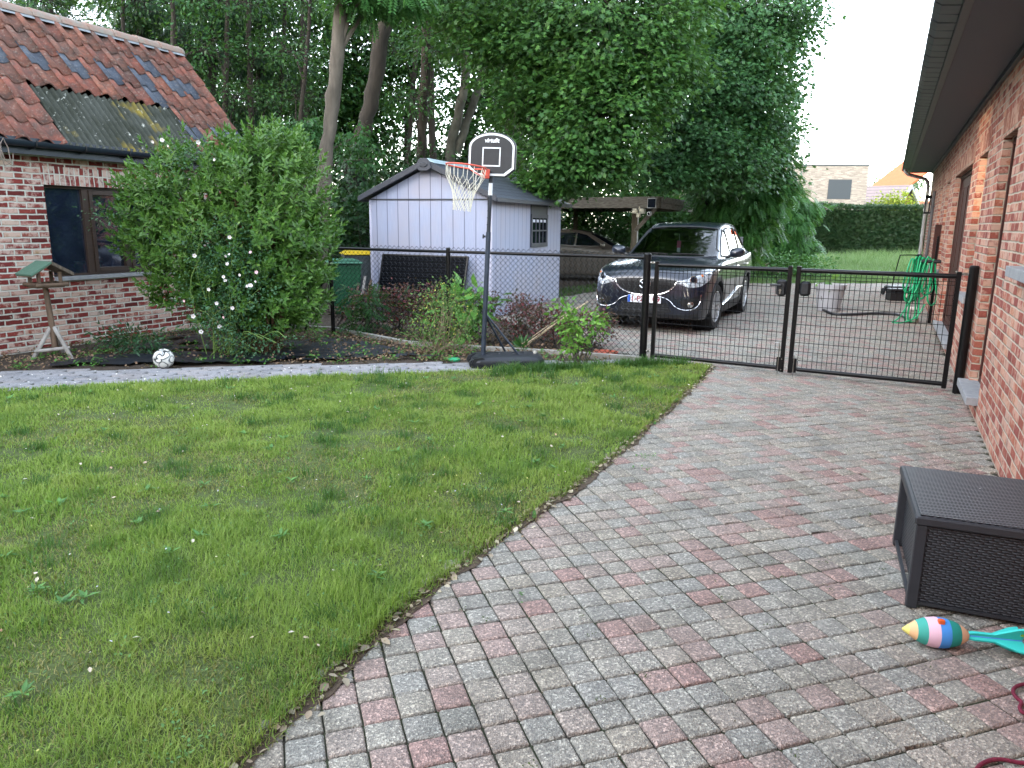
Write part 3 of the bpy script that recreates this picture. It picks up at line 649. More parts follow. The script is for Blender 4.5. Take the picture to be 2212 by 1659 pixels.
# ------------------------------------------------------------------ fence and gates
FA, FB = np.array([-2.69, 11.02]), np.array([1.605, 8.986]); FD = FB - FA; FLN = float(np.hypot(*FD)); FD = FD / FLN
fence = empty('chain_link_fence', (*FA, 0), math.atan2(FD[1], FD[0]), 'black chain link fence with round posts in front of the lilac shed', 'fence')
mid_t = float((np.array([-.885, 10.165]) - FA) @ FD)
for t in (0, mid_t, FLN):
    r_ = .045 if t == FLN else .03
    mb = MB(); mb.tube([(t, 0, -.2), (t, 0, 1.285 if t != 0 else 1.27)], r_, 14); mb.tube([(t, 0, 1.28), (t, 0, 1.30)], [r_, r_ * .8], 14)
    if t != FLN: mb.tube([(t, 0, 1.12), (t, 0, 1.17)], r_ * 1.25, 12)
    po = mb.build('fence_post', M['black_metal'], fence, smooth=True)
mb = MB(); mb.tube([(0, 0, 1.245), (FLN, 0, 1.245)], .021, 10); mb.build('top_rail', M['black_metal'], fence, smooth=True)
mb = MB(); mb.tube([(-.02, -.02, 1.0), (-.45, -.12, 0)], .018, 8); mb.build('brace', M['black_metal'], fence, smooth=True)
mb = MB(); dx = .037; z0_, z1_ = .04, 1.305; nz_ = int((z1_ - z0_) / (dx / 1)) ; n_w = int(FLN / dx)
for i in range(n_w):
    pts = []
    for j in range(nz_ + 1):
        ph = (i + j) % 2
        pts.append((i * dx + (dx if ph else 0) * 1.0 + .0, .024 + (.002 if ph else -.002), z0_ + j * (z1_ - z0_) / nz_))
    mb.tube(pts, .0038, 3, caps=False)
for z in (.66, .06): mb.tube([(0, .026, z), (FLN, .026, z)], .0015, 3)
mb.build('wire_mesh', M['black_metal'], fence)
GA, GB = FB, np.array([4.52, 7.347]); GD = GB - GA; GL = float(np.hypot(*GD)); GD = GD / GL; gth = math.atan2(GD[1], GD[0])
def gate_leaf(t0, t1, label, left):
    g = empty('garden_gate', (GA[0] + GD[0] * t0, GA[1] + GD[1] * t0, 0), gth, label, 'gate', 'leaves of the black driveway gate'); w = t1 - t0; zt, zb = 1.165, .075
    mb = MB()
    mb.bbox(0, .045, -.022, .022, .03, 1.21, .004); mb.bbox(w - .045, w, -.022, .022, .03, 1.21, .004)
    mb.tube([(.045, 0, zt), (w - .045, 0, zt)], .024, 12); mb.tube([(.045, 0, zb), (w - .045, 0, zb)], .024, 12)
    mb.build('gate_frame', M['black_metal'], g, smooth=True)
    mb = MB(); x_ = .045 + .05
    while x_ < w - .06: mb.tube([(x_, 0, zb), (x_, 0, zt)], .0030, 4, caps=False); x_ += .05
    z_ = zb + .1
    while z_ < zt - .05: mb.tube([(.04, .004, z_), (w - .04, .004, z_)], .0030, 4, caps=False); z_ += .1
    mb.tube([(.04, .004, zt - .055), (w - .04, .004, zt - .055)], .0030, 4, caps=False)
    mb.build('gate_mesh', M['black_metal'], g)
    xs = w - .085 if left else .085
    mb = MB(); xi = w - .06 if left else .06
    h = .36 if left else .24
    mb.tube([(xi - (.05 if left else -.012), -.034, h), (xi - .004, -.034, h), (xi, -.034, h - .01), (xi, -.034, -.02)], .0055, 6); mb.build('drop_bolt', M['steel'], g, smooth=True)
    mb = MB(); mb.bbox(xi - .02, xi + (.05 if left else .03), -.03, -.022, .04, .2, .002); pl = mb.build('bolt_plate', M['black_metal'], g)
    for z in (.06, .18): mb = MB(); mb.tube([(xi + .035, -.036, z), (xi + .035, -.028, z)], .006, 8); mb.build('screw', M['steel'], pl)
    if left:
        mb = MB(); mb.bbox(w - .15, w - .045, -.035, .035, .88, 1.06, .02); lk = mb.build('lock', M['black_plastic'], g)
        mb = MB(); mb.tube([(w - .1, -.035, 1.0), (w - .1, -.07, 1.0), (w - .21, -.075, 1.0)], .011, 8); mb.build('lock_handle', M['black_plastic'], lk, smooth=True)
        mb = MB(); mb.prism([(w - .112, .90), (w - .1, .90), (w - .098, .93), (w - .093, .94), (w - .098, .955), (w - .114, .955), (w - .119, .94), (w - .114, .93)], -.038, -.035, 'y'); mb.build('keyhole', M['steel'], lk)
    else:
        mb = MB(); mb.bbox(.045, .16, -.03, .03, .89, 1.05, .025); mb.build('lock_keeper', M['black_plastic'], g)
    hx = 0 if left else w
    for z in (.12, 1.19): mb = MB(); mb.tube([(hx + (-.07 if left else .07), 0, z), (hx, 0, z)], .012, 8); mb.tube([(hx + (-.03 if left else .03), 0, z - .014), (hx + (-.03 if left else .03), 0, z + .014)], .02, 8); mb.build('hinge', M['steel'], g, smooth=True)
    return g
gate_leaf(.10, 1.655, 'left leaf of the black wire gate with the lock handle', True)
gate_leaf(1.70, GL - .1, 'right leaf of the black wire gate next to the brick house', False)
o = MB().tube([(GB[0], GB[1], -.1), (GB[0], GB[1], 1.26)], .045, 16).tube([(GB[0], GB[1], 1.26), (GB[0], GB[1], 1.275)], [.045, .035], 16).build('gate_post', M['black_metal'], smooth=True)
tag(o, 'thick round black gate post standing against the brick house', 'gate post')

# ------------------------------------------------------------------ lilac resin shed
SO = np.array([-.39, 13.11]); SE = np.array([.357, .934]); SE /= np.hypot(*SE); sth = math.atan2(SE[1], SE[0])
shed = empty('garden_shed', (*SO, 0), sth, 'pale lilac panelled garden shed with dark grey gabled roof', 'shed')
def shedmat():
    k = NT('resin_panel'); uv = k.coord('UV'); sp = k.n('ShaderNodeSeparateXYZ'); k.l(uv, sp.inputs[0]); u = sp.outputs[0]
    d = k.math('MULTIPLY', k.math('PINGPONG', k.math('FRACT', k.math('DIVIDE', u, .2205)), .5), .2205); g = k.maprange(d, .0035, .0075)
    mp = k.n('ShaderNodeMapping'); mp.inputs['Scale'].default_value = (1, 1, .06); k.l(k.coord(), mp.inputs[0]); gr = k.noise(mp.outputs[0], 60, 4, .6)
    c = k.mix(k.maprange(gr, .3, .7), '9298ae', '9da3b8'); c = k.mix(k.maprange(k.noise(k.coord(), 1.3, 4), .4, .7), c, '9e9ca8')
    k.l(k.mix(g, '56586a', c), k.b.inputs['Base Color']); k.set('Roughness', .6); k.bump(k.math('ADD', g, k.math('MULTIPLY', gr, .12)), .006, .8); return k.mat
M['panel'] = shedmat(); M['shed_dark'] = simple('shed_dark', '32353c', .55, c2='3c3f46', scale=4, bump=.001, bscale=50)
SW, SL, SH, RZ = 2.42, 4.0, 2.03, 2.65
mb = MB(); mb.box(0, SL, 0, SW, -.05, SH); mb.prism([(0, SH), (SW, SH), (SW / 2, RZ - .06)], .002, SL, 'x'); mb.build('wall', M['panel'], shed)
mb = MB(); mb.box(-.016, -.001, .02, SW - .02, SH - .01, SH + .012)
for y_ in (-.006, SW - .05): mb.box(-.008, .05, y_, y_ + .056, -.05, SH - .012)
mb.build('trim', M['shed_dark'], shed) if 0 else None
mb = MB(); mb.box(-.016, -.001, .02, SW - .02, SH - .01, SH + .012); mb.build('gable_band', M['shed_dark'], shed)
mb = MB()
for y_ in (-.008, SW - .04): mb.box(-.01, .05, y_, y_ + .048, -.05, SH - .012)
mb.build('corner_trim', simple('resin_trim', 'b4b3c4', .6), shed)
def shingle():
    k = NT('shed_shingle'); uv = k.coord('UV'); nz = k.noise(k.coord(), 7, 5, .6)
    sp = k.n('ShaderNodeSeparateXYZ'); k.l(k.coord(), sp.inputs[0]); y, x_ = sp.outputs[1], sp.outputs[0]
    rw_ = k.math('DIVIDE', y, .15); d = k.math('FRACT', rw_); row = k.math('FLOOR', rw_)
    cx_ = k.math('ADD', k.math('DIVIDE', x_, .42), k.math('MULTIPLY', row, .37)); dx_ = k.math('PINGPONG', k.math('FRACT', cx_), .5)
    m_ = k.math('MULTIPLY', k.maprange(k.math('PINGPONG', d, .5), .02, .06), k.maprange(dx_, .008, .02))
    c = k.mix(k.maprange(nz, .3, .7), '3f444d', '4d535d'); k.l(k.mix(m_, '22252b', c), k.b.inputs['Base Color']); k.set('Roughness', .5)
    k.bump(k.math('ADD', k.math('MULTIPLY', d, -.6), m_), .012, .8); return k.mat
mb = MB(); o_ = .13; hl = SW / 2; sl = (RZ - 2.05) / (hl + .13)
for sg in (-1, 1):
    e_ = hl + sg * (hl + .13)
    mb.prism([(e_, 2.02), (e_, 2.065), (hl, RZ + .04), (hl, RZ - .03)], -o_, SL + .3, 'x')
mb.build('roof', shingle(), shed)
mb = MB()
for sg in (-1, 1):
    e_ = hl + sg * (hl + .15)
    mb.prism([(e_, 1.99), (e_, 2.085), (hl, RZ + .06), (hl, RZ - .045)], -o_ - .03, -o_ + .02, 'x')
    mb.box(-o_, SL + .3, e_ - .02, e_ + .02, 1.99, 2.06)
mb.build('fascia', M['shed_dark'], shed, bevel=.006)
mb = MB(); mb.prism([(hl - .15, RZ - .09), (hl - .11, RZ + .03), (hl - .06, RZ + .07), (hl + .06, RZ + .07), (hl + .11, RZ + .03), (hl + .15, RZ - .09), (hl + .08, RZ - .14), (hl - .08, RZ - .14)], -o_ - .06, -o_ - .031, 'x')
cap = mb.build('gable_cap', M['shed_dark'], shed, bevel=.006)
mb = MB(); mb.lathe([(0, 0), (.075, 0), (.085, .006), (.07, .012), (0, .012)], 20, (0, 0, 0), 'x'); o = mb.build('oval_badge', M['slate'], cap); o.scale = (-1, 1, .5); o.location = (-o_ - .06, hl, RZ - .04)
mb = MB(); mb.box(-o_ + .2, SL + .3, hl - .09, hl - .085, RZ + .05, RZ + .06)
mb.prism([(hl - .13, RZ + .0), (hl, RZ + .085), (hl + .13, RZ + .0), (hl, RZ + .045)], -o_ + .12, 3.1, 'x'); mb.build('ridge_skylight', simple('skylight', 'b9cdd4', .15, spec=.8), shed)
wx0, wx1, wz0, wz1 = 2.0, 2.92, 1.2, 1.99
wx1 = 3.02
fm = MB(); fm.box(wx0, wx0 + .07, -.03, -.001, wz0, wz1 - .25); fm.box(wx1 - .07, wx1, -.03, -.001, wz0, wz1 - .25); fm.box(wx0, wx1, -.035, -.001, wz0 - .03, wz0 + .05)
fm.box(wx0, wx1, -.035, -.001, wz1 - .25, wz1 - .17); fm.box(wx0 + .03, wx1 - .03, -.012, -.001, wz1 - .17, wz1 + .02); fm.box(wx0, wx0 + .05, -.018, -.001, wz1 - .17, wz1 + .03); fm.box(wx1 - .05, wx1, -.018, -.001, wz1 - .17, wz1 + .03)
wf = fm.build('window_frame', M['shed_dark'], shed, bevel=.003)
gmb = MB(); gmb.box(wx0 + .07, wx1 - .07, -.012, -.002, wz0 + .05, wz1 - .25); gmb.build('pane', M['glass_dark'], wf)
cm = MB(); zm_ = (wz0 + .05 + wz1 - .25) / 2; cm.box(wx0 + .07, wx1 - .07, -.026, -.013, zm_ - .015, zm_ + .015)
for f in (.25, .5, .75): xx = wx0 + .07 + f * (wx1 - wx0 - .14); cm.box(xx - .012 - .01 * (f == .5), xx + .012 + .01 * (f == .5), -.025, -.013, wz0 + .05, wz1 - .25)
cm.build('muntins', M['shed_dark'], wf)
cm = MB()
for f in (0, .25, .5, .75): xx = wx0 + .09 + f * (wx1 - wx0 - .14); cm.box(xx + .005, xx + .17, -.0145, -.0125, wz1 - .33, wz1 - .275)
cm.build('vent_slots', simple('white_slot', 'c9ccd6', .5), wf)

# ------------------------------------------------------------------ carport
CC = np.array([3.8, 20.0]); c1 = np.array([-.78, .626]); c2 = np.array([.5, .866])
cp = empty('carport', (*CC, 0), 0, 'weathered grey timber carport with flat roof behind the parked cars', 'carport')
M['grey_timber'] = simple('grey_timber', '8f8b82', .9, c2='625d54', scale=8, bump=.006, bscale=50, stretch=(1, 1, 5))
def bm2(name, a, b, w, z0, z1, mat, parent=cp, dz=0):
    a = Vector((*a, 0)); b = Vector((*b, 0)); d = (b - a).normalized(); n_ = Vector((-d.y, d.x, 0)) * w / 2
    mb = MB(); vs = [a + n_, a - n_, b - n_, b + n_]; V_ = [(v.x, v.y, z0 + (dz if i > 1 else 0)) for i, v in enumerate(vs)] + [(v.x, v.y, z1 + (dz if i > 1 else 0)) for i, v in enumerate(vs)]
    mb.add(V_, [(0, 3, 2, 1), (4, 5, 6, 7), (0, 1, 5, 4), (1, 2, 6, 5), (2, 3, 7, 6), (3, 0, 4, 7)]); return mb.build(name, mat, parent, bevel=.006)
bm2('front_beam', (0, 0), c1 * 5.6, .08, 2.08, 2.37, M['grey_timber'])
bm2('side_beam', c2 * .05 + c1 * 0, c2 * 2.6, .08, 2.22, 2.37, M['grey_timber'], dz=-.05); bm2('side_beam', c2 * .05, c2 * 2.6, .075, 2.08, 2.215, M['grey_timber'], dz=-.05)
bm2('side_beam', c2 * 2.605, c2 * 5.0, .08, 2.02, 2.32, M['grey_timber'])
bm2('rear_beam', c2 * 5, c2 * 5 + c1 * 5.6, .08, 2.08, 2.33, M['grey_timber']); bm2('far_beam', c1 * 5.6, c1 * 5.6 + c2 * 5, .08, 2.08, 2.33, M['grey_timber'])
mb = MB(); q = [c1 * .0 - (c1 + c2) * -.02, c2 * 5, c2 * 5 + c1 * 5.6, c1 * 5.6]; mb.prism([tuple(p) for p in q], 2.335, 2.355); mb.build('roof', simple('roofing_felt', '4a4c49', .9), cp)
for k in range(1, 7): bm2('rafter', c2 * (k * .72), c2 * (k * .72) + c1 * 5.5, .06, 2.18, 2.33, M['dark_wood'])
for q in (c1 * .85 + c2 * .35, c2 * 4.2 + c1 * .3, c1 * 4.9 + c2 * .35, c1 * 4.9 + c2 * 4.4):
    mb = MB(); mb.box(q[0] - .07, q[0] + .07, q[1] - .07, q[1] + .07, -.05, 2.18); mb.build('post', simple('post_timber', '6b6455', .85, c2='4a4438', scale=6, bump=.003, bscale=60, stretch=(6, 6, .6)) if 'post_timber' not in bpy.data.materials else bpy.data.materials['post_timber'], cp, bevel=.006)
def brace(p, q, z0, z1):
    mb = MB(); mb.tube([(p[0], p[1], z0), (q[0], q[1], z1)], .065, 4); mb.build('brace', M['grey_timber'], cp)
q = c1 * .85 + c2 * .35; brace(q, c1 * .15 + c2 * .2, 1.45, 2.1)
q = c2 * 4.2 + c1 * .3; brace(q, c2 * 3.2 + c1 * .05, 1.4, 2.1); brace(q, c2 * 4.9 - c1 * .1, 1.5, 2.1)
mb = MB(); q = c1 * .85 + c2 * .35; mb.tube([(q[0] + .09, q[1] - .05, 0), (q[0] + .09, q[1] - .05, 2.1)], .018, 8); mb.build('conduit', simple('white_pvc', 'c9cdd0', .4), cp)
ct = math.atan2(-c1[1], -c1[0])
e_ = empty('solar_charger', (CC[0] + .0 + c1[0] * .17, CC[1] + c1[1] * .17, 2.2), ct, 'small square solar panel mounted on the carport corner', 'solar charger')
mb = MB(); mb.bbox(-.13, .13, -.09, -.065, -.13, .13, .006); mb.build('frame', simple('white_frame', 'c3c8cc', .4), e_); mb = MB(); mb.box(-.11, .11, -.094, -.0905, -.11, .11); mb.build('solar_cell', simple('cell', '16202f', .15), e_)
e_ = empty('floodlight', (CC[0] + c1[0] * .55, CC[1] + c1[1] * .55, 2.0), ct, 'cream twin headed floodlight with motion sensor below the carport beam', 'floodlight')
for x_ in (-.16, .06): mb = MB(); mb.bbox(x_, x_ + .14, -.16, -.06, -.07, .06, .01); mb.build('lamp_head', simple('cream_plastic', 'd6d2bf', .5), e_)
mb = MB(); mb.bbox(-.04, .07, -.14, -.06, -.17, -.06, .01); mb.tube([(.0, -.05, 0), (0, -.05, .12)], .015, 6); mb.build('sensor', simple('cream_plastic2', 'cfcbb8', .5), e_)
e_ = empty('security_camera', (CC[0] + c1[0] * .22, CC[1] + c1[1] * .22, 1.93), ct, 'small white round camera hanging on a wire from the carport corner', 'camera')
mb = MB(); mb.lathe([(0, -.13), (.05, -.13), (.062, -.11), (.062, -.06), (0, -.05)], 16, (0, 0, 0), 'y'); mb.build('camera_body', simple('white_plastic', 'cfd3d6', .4), e_, smooth=True)
mb = MB(); mb.lathe([(0, -.137), (.03, -.137), (.034, -.13)], 14, (0, 0, 0), 'y'); mb.build('lens', M['glass_dark'], e_); mb = MB(); mb.tube([(0, -.08, .06), (.05, -.08, .15), (.08, -.08, .3)], .005, 5); mb.build('wire', M['black_plastic'], e_)

# ------------------------------------------------------------------ far houses beyond the hedge
M['pale_brick'] = brickmat('pale_brick', .30, .06, .008, [(0, '7d756e'), (.3, '8c847c'), (.55, '9b938a'), (.8, '776e68'), (1, 'a59d94')], '8f8982', bump=.004)
M['far_brick'] = simple('far_brick', '7a3d38', .9, c2='8b4a43', scale=3); M['far_orange'] = simple('far_orange', 'a8512c', .85, c2='934424', scale=4, bump=.03, bscale=9)
d1_ = empty('modern_house', (25.3, 55, 0), R(-2), 'flat roofed pale brick modern house rising above the clipped hedge', 'house')
mb = MB(); mb.box(-14, 0, 0, 9, -.1, 5.95); mb.build('wall', M['pale_brick'], d1_)
mb = MB(); mb.box(-14.03, .03, -.03, 9.03, 5.951, 6.06); mb.build('roof_edge', M['slate'], d1_)
for x0, x1 in ((-2.75, -1.12), (-7.2, -5.55)):
    mb = MB(); mb.box(x0, x1, -.03, .02, 3.65, 5.02); w_ = mb.build('window', simple('dark_blind' + str(x0), '2c3238', .5), d1_)
mb = MB(); mb.box(.001, .03, 2.2, 2.9, 3.2, 5.2); mb.build('side_window', M['glass_dark'], d1_)
d2_ = empty('gabled_brick_house', (37.9, 74, 0), R(42), 'red brick gabled house with grey tiled roof right of the modern house', 'house')
mb = MB(); mb.prism([(-4.2, -.1), (4.2, -.1), (4.2, 2.4), (0, 5.5), (-4.2, 2.4)], 0, 11, 'y'); mb.build('wall', M['far_brick'], d2_)
def rooftiles():
    k = NT('far_slate'); sp = k.n('ShaderNodeSeparateXYZ'); k.l(k.coord(), sp.inputs[0]); f = k.math('PINGPONG', k.math('FRACT', k.math('MULTIPLY', sp.outputs[2], 3.2)), .5)
    k.l(k.mix(k.maprange(f, .03, .12), '3a363b', k.mix(k.noise(k.coord(), 3, 4), '6b6468', '575258')), k.b.inputs['Base Color']); k.set('Roughness', .9); return k.mat
mb = MB(); mb.prism([(-4.8, 2.0), (-4.8, 2.16), (0, 5.75), (4.8, 2.16), (4.8, 2.0), (0, 5.56)], -.35, 11.3, 'y'); mb.build('roof', rooftiles(), d2_)
mb = MB()
for sg in (-1, 1): mb.prism([(sg * 4.85, 1.85), (sg * 4.85, 2.16), (0, 5.76), (0, 5.42)], -.5, -.36, 'y')
mb.build('verge_board', simple('verge_white', '8d9096', .6), d2_)
for x0 in (-1.3, .5): mb = MB(); mb.box(x0 - .12, x0 + .92, -.06, 0, 2.6, 3.9); w_ = mb.build('window_frame', simple('far_frame%g' % x0, '57504e', .7), d2_); mb = MB(); mb.box(x0, x0 + .8, -.09, -.065, 2.6, 3.75); mb.build('pane', simple('far_pane%g' % x0, '8fa0b8', .2), w_)
d3_ = empty('orange_roofed_house', (46.5, 80, 0), R(0), 'house with bright orange tiled roof partly hidden behind the eaves', 'house')
mb = MB(); mb.box(-6.0, 1.5, 0, 8, -.1, 4.5); mb.build('wall', simple('far_wall3', 'a5684f', .9), d3_)
mb = MB(); mb.prism([(-8.2, 3.7), (-8.2, 3.9), (-.5, 10.2), (2.2, 8.2), (2.2, 8.0), (-.5, 10)], -.5, 9, 'y'); mb.build('roof', M['far_orange'], d3_)
mb = MB(); mb.box(-5.5, -4.6, -.05, 0, 3.0, 4.2); mb.box(-3.6, -2.7, -.05, 0, 3.0, 4.2); mb.build('window', simple('far_white', 'cfc9bd', .5), d3_)

# added house-shaped sun blockers out of view; the gap shapes a sun patch
SH_ = np.array([SUN_AZ[0], SUN_AZ[1]]); SH_ = SH_ / np.hypot(*SH_); PH = np.array([SH_[1], -SH_[0]])
def shade_house(p0, p1, h, hr, label, name='sun_blocker'):
    c = SH_ * 27 + PH * (p0 + p1) / 2; w = abs(p1 - p0)
    e_ = empty(name, (c[0], c[1], 0), math.atan2(PH[1], PH[0]), label, 'house')
    mb = MB(); mb.box(-w / 2, w / 2, -4, 4, 0, h); mb.build('wall', M['far_brick'], e_)
    mb = MB(); mb.prism([(-4.2, h), (4.2, h), (0, hr)], -w / 2, w / 2, 'x'); mb.build('roof', M['slate'], e_)
shade_house(-16, 3.78, 12.4, 16, 'tall house block added unseen behind the viewpoint to shade the lawn')
shade_house(4.36, 40, 12.4, 14.5, 'long house block added unseen behind the viewpoint to shade the wood')
shade_house(3.785, 4.355, 5.15, 5.2, 'narrow low annexe added unseen between the two tall ones to limit the sun patch', 'blocker')  # low filler, added so the sun patch stays on the upper wall
# ------------------------------------------------------------------ cars
def crom(Pc, n):
    """Catmull-Rom resample of control rows (k, d) -> (n*(k-1)+1, d)"""
    Pc = np.asarray(Pc, float); k = len(Pc); Q = np.vstack([2 * Pc[0] - Pc[1], Pc, 2 * Pc[-1] - Pc[-2]]); out = []
    for i in range(k - 1):
        p0, p1, p2, p3 = Q[i], Q[i + 1], Q[i + 2], Q[i + 3]
        for t in np.arange(n) / n:
            out.append(.5 * ((2 * p1) + (-p0 + p2) * t + (2 * p0 - 5 * p1 + 4 * p2 - p3) * t * t + (-p0 + 3 * p1 - 3 * p2 + p3) * t ** 3))
    out.append(Q[-2]); return np.array(out)
class CarShell:
    def __init__(s, stations, nl=7, ns=5):
        rows = []
        for st in stations:
            x, zb, w0, w1, z1, w2, z2, w3, z3, w4, z4, w5, z5, z6 = st
            rows.append([(x, 0, zb), (x, w0 * .85, zb), (x, w0, zb + .05), (x, w1, z1), (x, w2, z2), (x, w3, z3), (x, w4, z4), (x, w5, z5), (x, 0, z6)])
        rows = np.array(rows)                                    # stations, 9, 3
        A = crom(rows.reshape(len(rows), -1), nl).reshape(-1, 9, 3)
        S = []
        for a in A:
            h = crom(a, ns); S.append(np.vstack([h, (h * [1, -1, 1])[-2:0:-1]]))
        s.S = np.array(S); s.nx, s.m = s.S.shape[:2]
        q = np.arange(s.nx * s.m).reshape(s.nx, s.m); r = np.roll(q, -1, 1)
        s.faces = np.stack([q[:-1], r[:-1], r[1:], q[1:]], -1).reshape(-1, 4).tolist() + [q[0].tolist()[::-1], q[-1].tolist()]
        s.V = s.S.reshape(-1, 3)
        s.bvh = BVHTree.FromPolygons([tuple(v) for v in s.V], s.faces)
    def hit(s, o, d):
        return s.bvh.ray_cast(Vector(o), Vector(d).normalized(), 12)
    def project(s, poly, org, ex, ez, off=.004, grid=.04, name='part', mat=None, parent=None, closed=True):
        """lay a flat outline (in the ex/ez plane seen from org) on the body"""
        ex, ez = Vector(ex).normalized(), Vector(ez).normalized(); d = -ex.cross(ez) * -1; d = ex.cross(ez) * 1.0; dr = Vector(org).normalized() * -1
        pts = []
        n = len(poly)
        for i in range(n):
            a, b = np.array(poly[i]), np.array(poly[(i + 1) % n]); k = max(1, int(np.hypot(*(b - a)) / grid))
            for j in range(k): pts.append(a + (b - a) * j / k)
        nb = len(pts); P_ = np.array(pts); x0, y0 = P_.min(0); x1, y1 = P_.max(0)
        gx, gy = np.meshgrid(np.arange(x0 + grid / 2, x1, grid), np.arange(y0 + grid / 2, y1, grid)); gx, gy = gx.ravel(), gy.ravel()
        ok = inpoly(gx, gy, poly)
        dist = np.min(np.hypot(gx[:, None] - P_[:, 0], gy[:, None] - P_[:, 1]), axis=1) > grid * .4
        allp = [Vector(p) for p in pts] + [Vector((a, b)) for a, b in zip(gx[ok & dist], gy[ok & dist])]
        vs, _, fs, *_r = delaunay_2d_cdt(allp, [(i, (i + 1) % nb) for i in range(nb)], [], 1, 1e-6)
        V = []
        for v in vs:
            o_ = Vector(org) + ex * v[0] + ez * v[1]; h = s.hit(o_, dr)
            if h[0] is None:
                h = s.bvh.find_nearest(o_ + dr * (Vector(org).length)); V.append(h[0] + h[1] * off)
            else: V.append(h[0] - dr * off)
        mb = MB(); fs = [tuple(f) for f in fs]
        nn = len(V); V2 = V + [v + dr * (off + .006) for v in V]
        cnt = {}
        for f in fs:
            for a, b in zip(f, f[1:] + f[:1]): cnt[(a, b)] = 1
        side = [(b, a, a + nn, b + nn) for (a, b) in cnt if (b, a) not in cnt]
        mb.add(V2, fs + side); return mb.build(name, mat, parent, smooth=True, angle=50)
    def line(s, pts, org, ex, ez, r, off=.003, step=.04):
        ex, ez = Vector(ex).normalized(), Vector(ez).normalized(); dr = Vector(org).normalized() * -1; pts = crom(pts, 6); o = []
        for p in pts:
            h = s.hit(Vector(org) + ex * p[0] + ez * p[1], dr)
            if h[0] is not None: o.append(h[0] - dr * off)
        return o
FRONT = ((5, 0, 0), (0, 1, 0), (0, 0, 1)); LEFT = ((0, 4, 0), (1, 0, 0), (0, 0, 1)); RIGHT = ((0, -4, 0), (1, 0, 0), (0, 0, 1))
def carpaint(name, c, c2):
    k = NT(name); k.l(k.mix(k.noise(k.coord(), 400, 2), c, c2), k.b.inputs['Base Color']); k.set('Roughness', .35); k.set('Metallic', .1); k.set('Coat Weight', 1.); k.set('Coat Roughness', .04); return k.mat
M['tyre'] = simple('tyre', '17181a', .8, c2='202123', scale=30, bump=.002, bscale=80)
M['chrome'] = simple('chrome', 'd0d2d4', .12, 1.)
M['alloy'] = simple('alloy', 'c2c4c5', .32, .5)
M['cladding'] = simple('cladding', '1d1f22', .6)
M['black'] = simple('black', '050506', .7)
M['lamp_glass'] = simple('lamp_glass', 'cdd2d6', .12, .1, c2='54595e', scale=26, coat=1.)
def wheel(parent, x, y, z, rad, side, steer=0., spokes=7):
    w = empty('wheel', (0, 0, 0)); w.parent = parent; w.location = (x, y, z); w.rotation_euler = (0, 0, steer)
    me_ = MB(); t = .11 * side
    prof = [(rad * .68, -.10), (rad * .80, -.112), (rad * .93, -.11), (rad * .985, -.09), (rad, -.05), (rad, .05), (rad * .985, .09), (rad * .93, .11), (rad * .80, .112), (rad * .68, .10)]
    me_.lathe(prof, 40, ax='y'); me_.build('tyre', M['tyre'], w, smooth=True)
    me_ = MB(); s_ = side
    me_.lathe([(rad * .70, .10 * s_), (rad * .66, .104 * s_), (rad * .64, .06 * s_), (rad * .62, -.05 * s_)], 36, ax='y')
    me_.lathe([(0, .07 * s_), (.035, .075 * s_), (.06, .07 * s_), (.07, .04 * s_)], 16, ax='y')
    for k in range(spokes):
        a = 2 * math.pi * k / spokes
        for da in (-.12, .12):
            def pt(r_, dd, yy): return (r_ * math.cos(a + dd), yy, r_ * math.sin(a + dd))
            b0, b1 = .05, rad * .66; w0, w1 = .30, .12
            vs = [pt(b0, da * .9 - w0 * .5, .075 * s_), pt(b0, da * .9 + w0 * .5, .075 * s_), pt(b1, da * 1.9 + w1 * .6, .092 * s_), pt(b1, da * 1.9 - w1 * .6, .092 * s_)]
            vs += [(v[0], v[1] - .03 * s_, v[2]) for v in vs]
            me_.add(vs, [(0, 1, 2, 3), (7, 6, 5, 4), (0, 4, 5, 1), (1, 5, 6, 2), (2, 6, 7, 3), (3, 7, 4, 0)])
    me_.build('rim', M['alloy'], w, smooth=True, angle=30)
    me_ = MB(); me_.lathe([(0, .0), (rad * .5, .0), (rad * .5, .015 * s_), (0, .015 * s_)], 24, ax='y'); me_.build('brake_disc', simple('disc', '4a4a4c', .5, .8) if 'disc' not in bpy.data.materials else bpy.data.materials['disc'], w)
    return w
def text_mesh(s, size, name, mat, parent, loc, rot, ext=.001, bold=0., shear=0., align='CENTER'):
    cu = bpy.data.curves.new(name, 'FONT'); cu.body = s; cu.size = size; cu.extrude = ext; cu.align_x = align; cu.align_y = 'CENTER'; cu.offset = bold; cu.shear = shear
    o = bpy.data.objects.new(name + '_c', cu); COL.objects.link(o); dg = bpy.context.evaluated_depsgraph_get(); me = bpy.data.meshes.new_from_object(o.evaluated_get(dg))
    bpy.data.objects.remove(o); bpy.data.curves.remove(cu)
    o = link_mesh(name, me, mat, parent); o.location = loc; o.rotation_euler = rot; return o
def shell_part(sh, sel, name, mat, parent):
    vmap = {}; vs = []; fs = []
    for f in sel:
        q = []
        for i in f:
            if i not in vmap: vmap[i] = len(vs); vs.append(tuple(sh.V[i]))
            q.append(vmap[i])
        fs.append(tuple(q))
    mb = MB(); mb.add(vs, fs); return mb.build(name, mat, parent, smooth=True, angle=42)

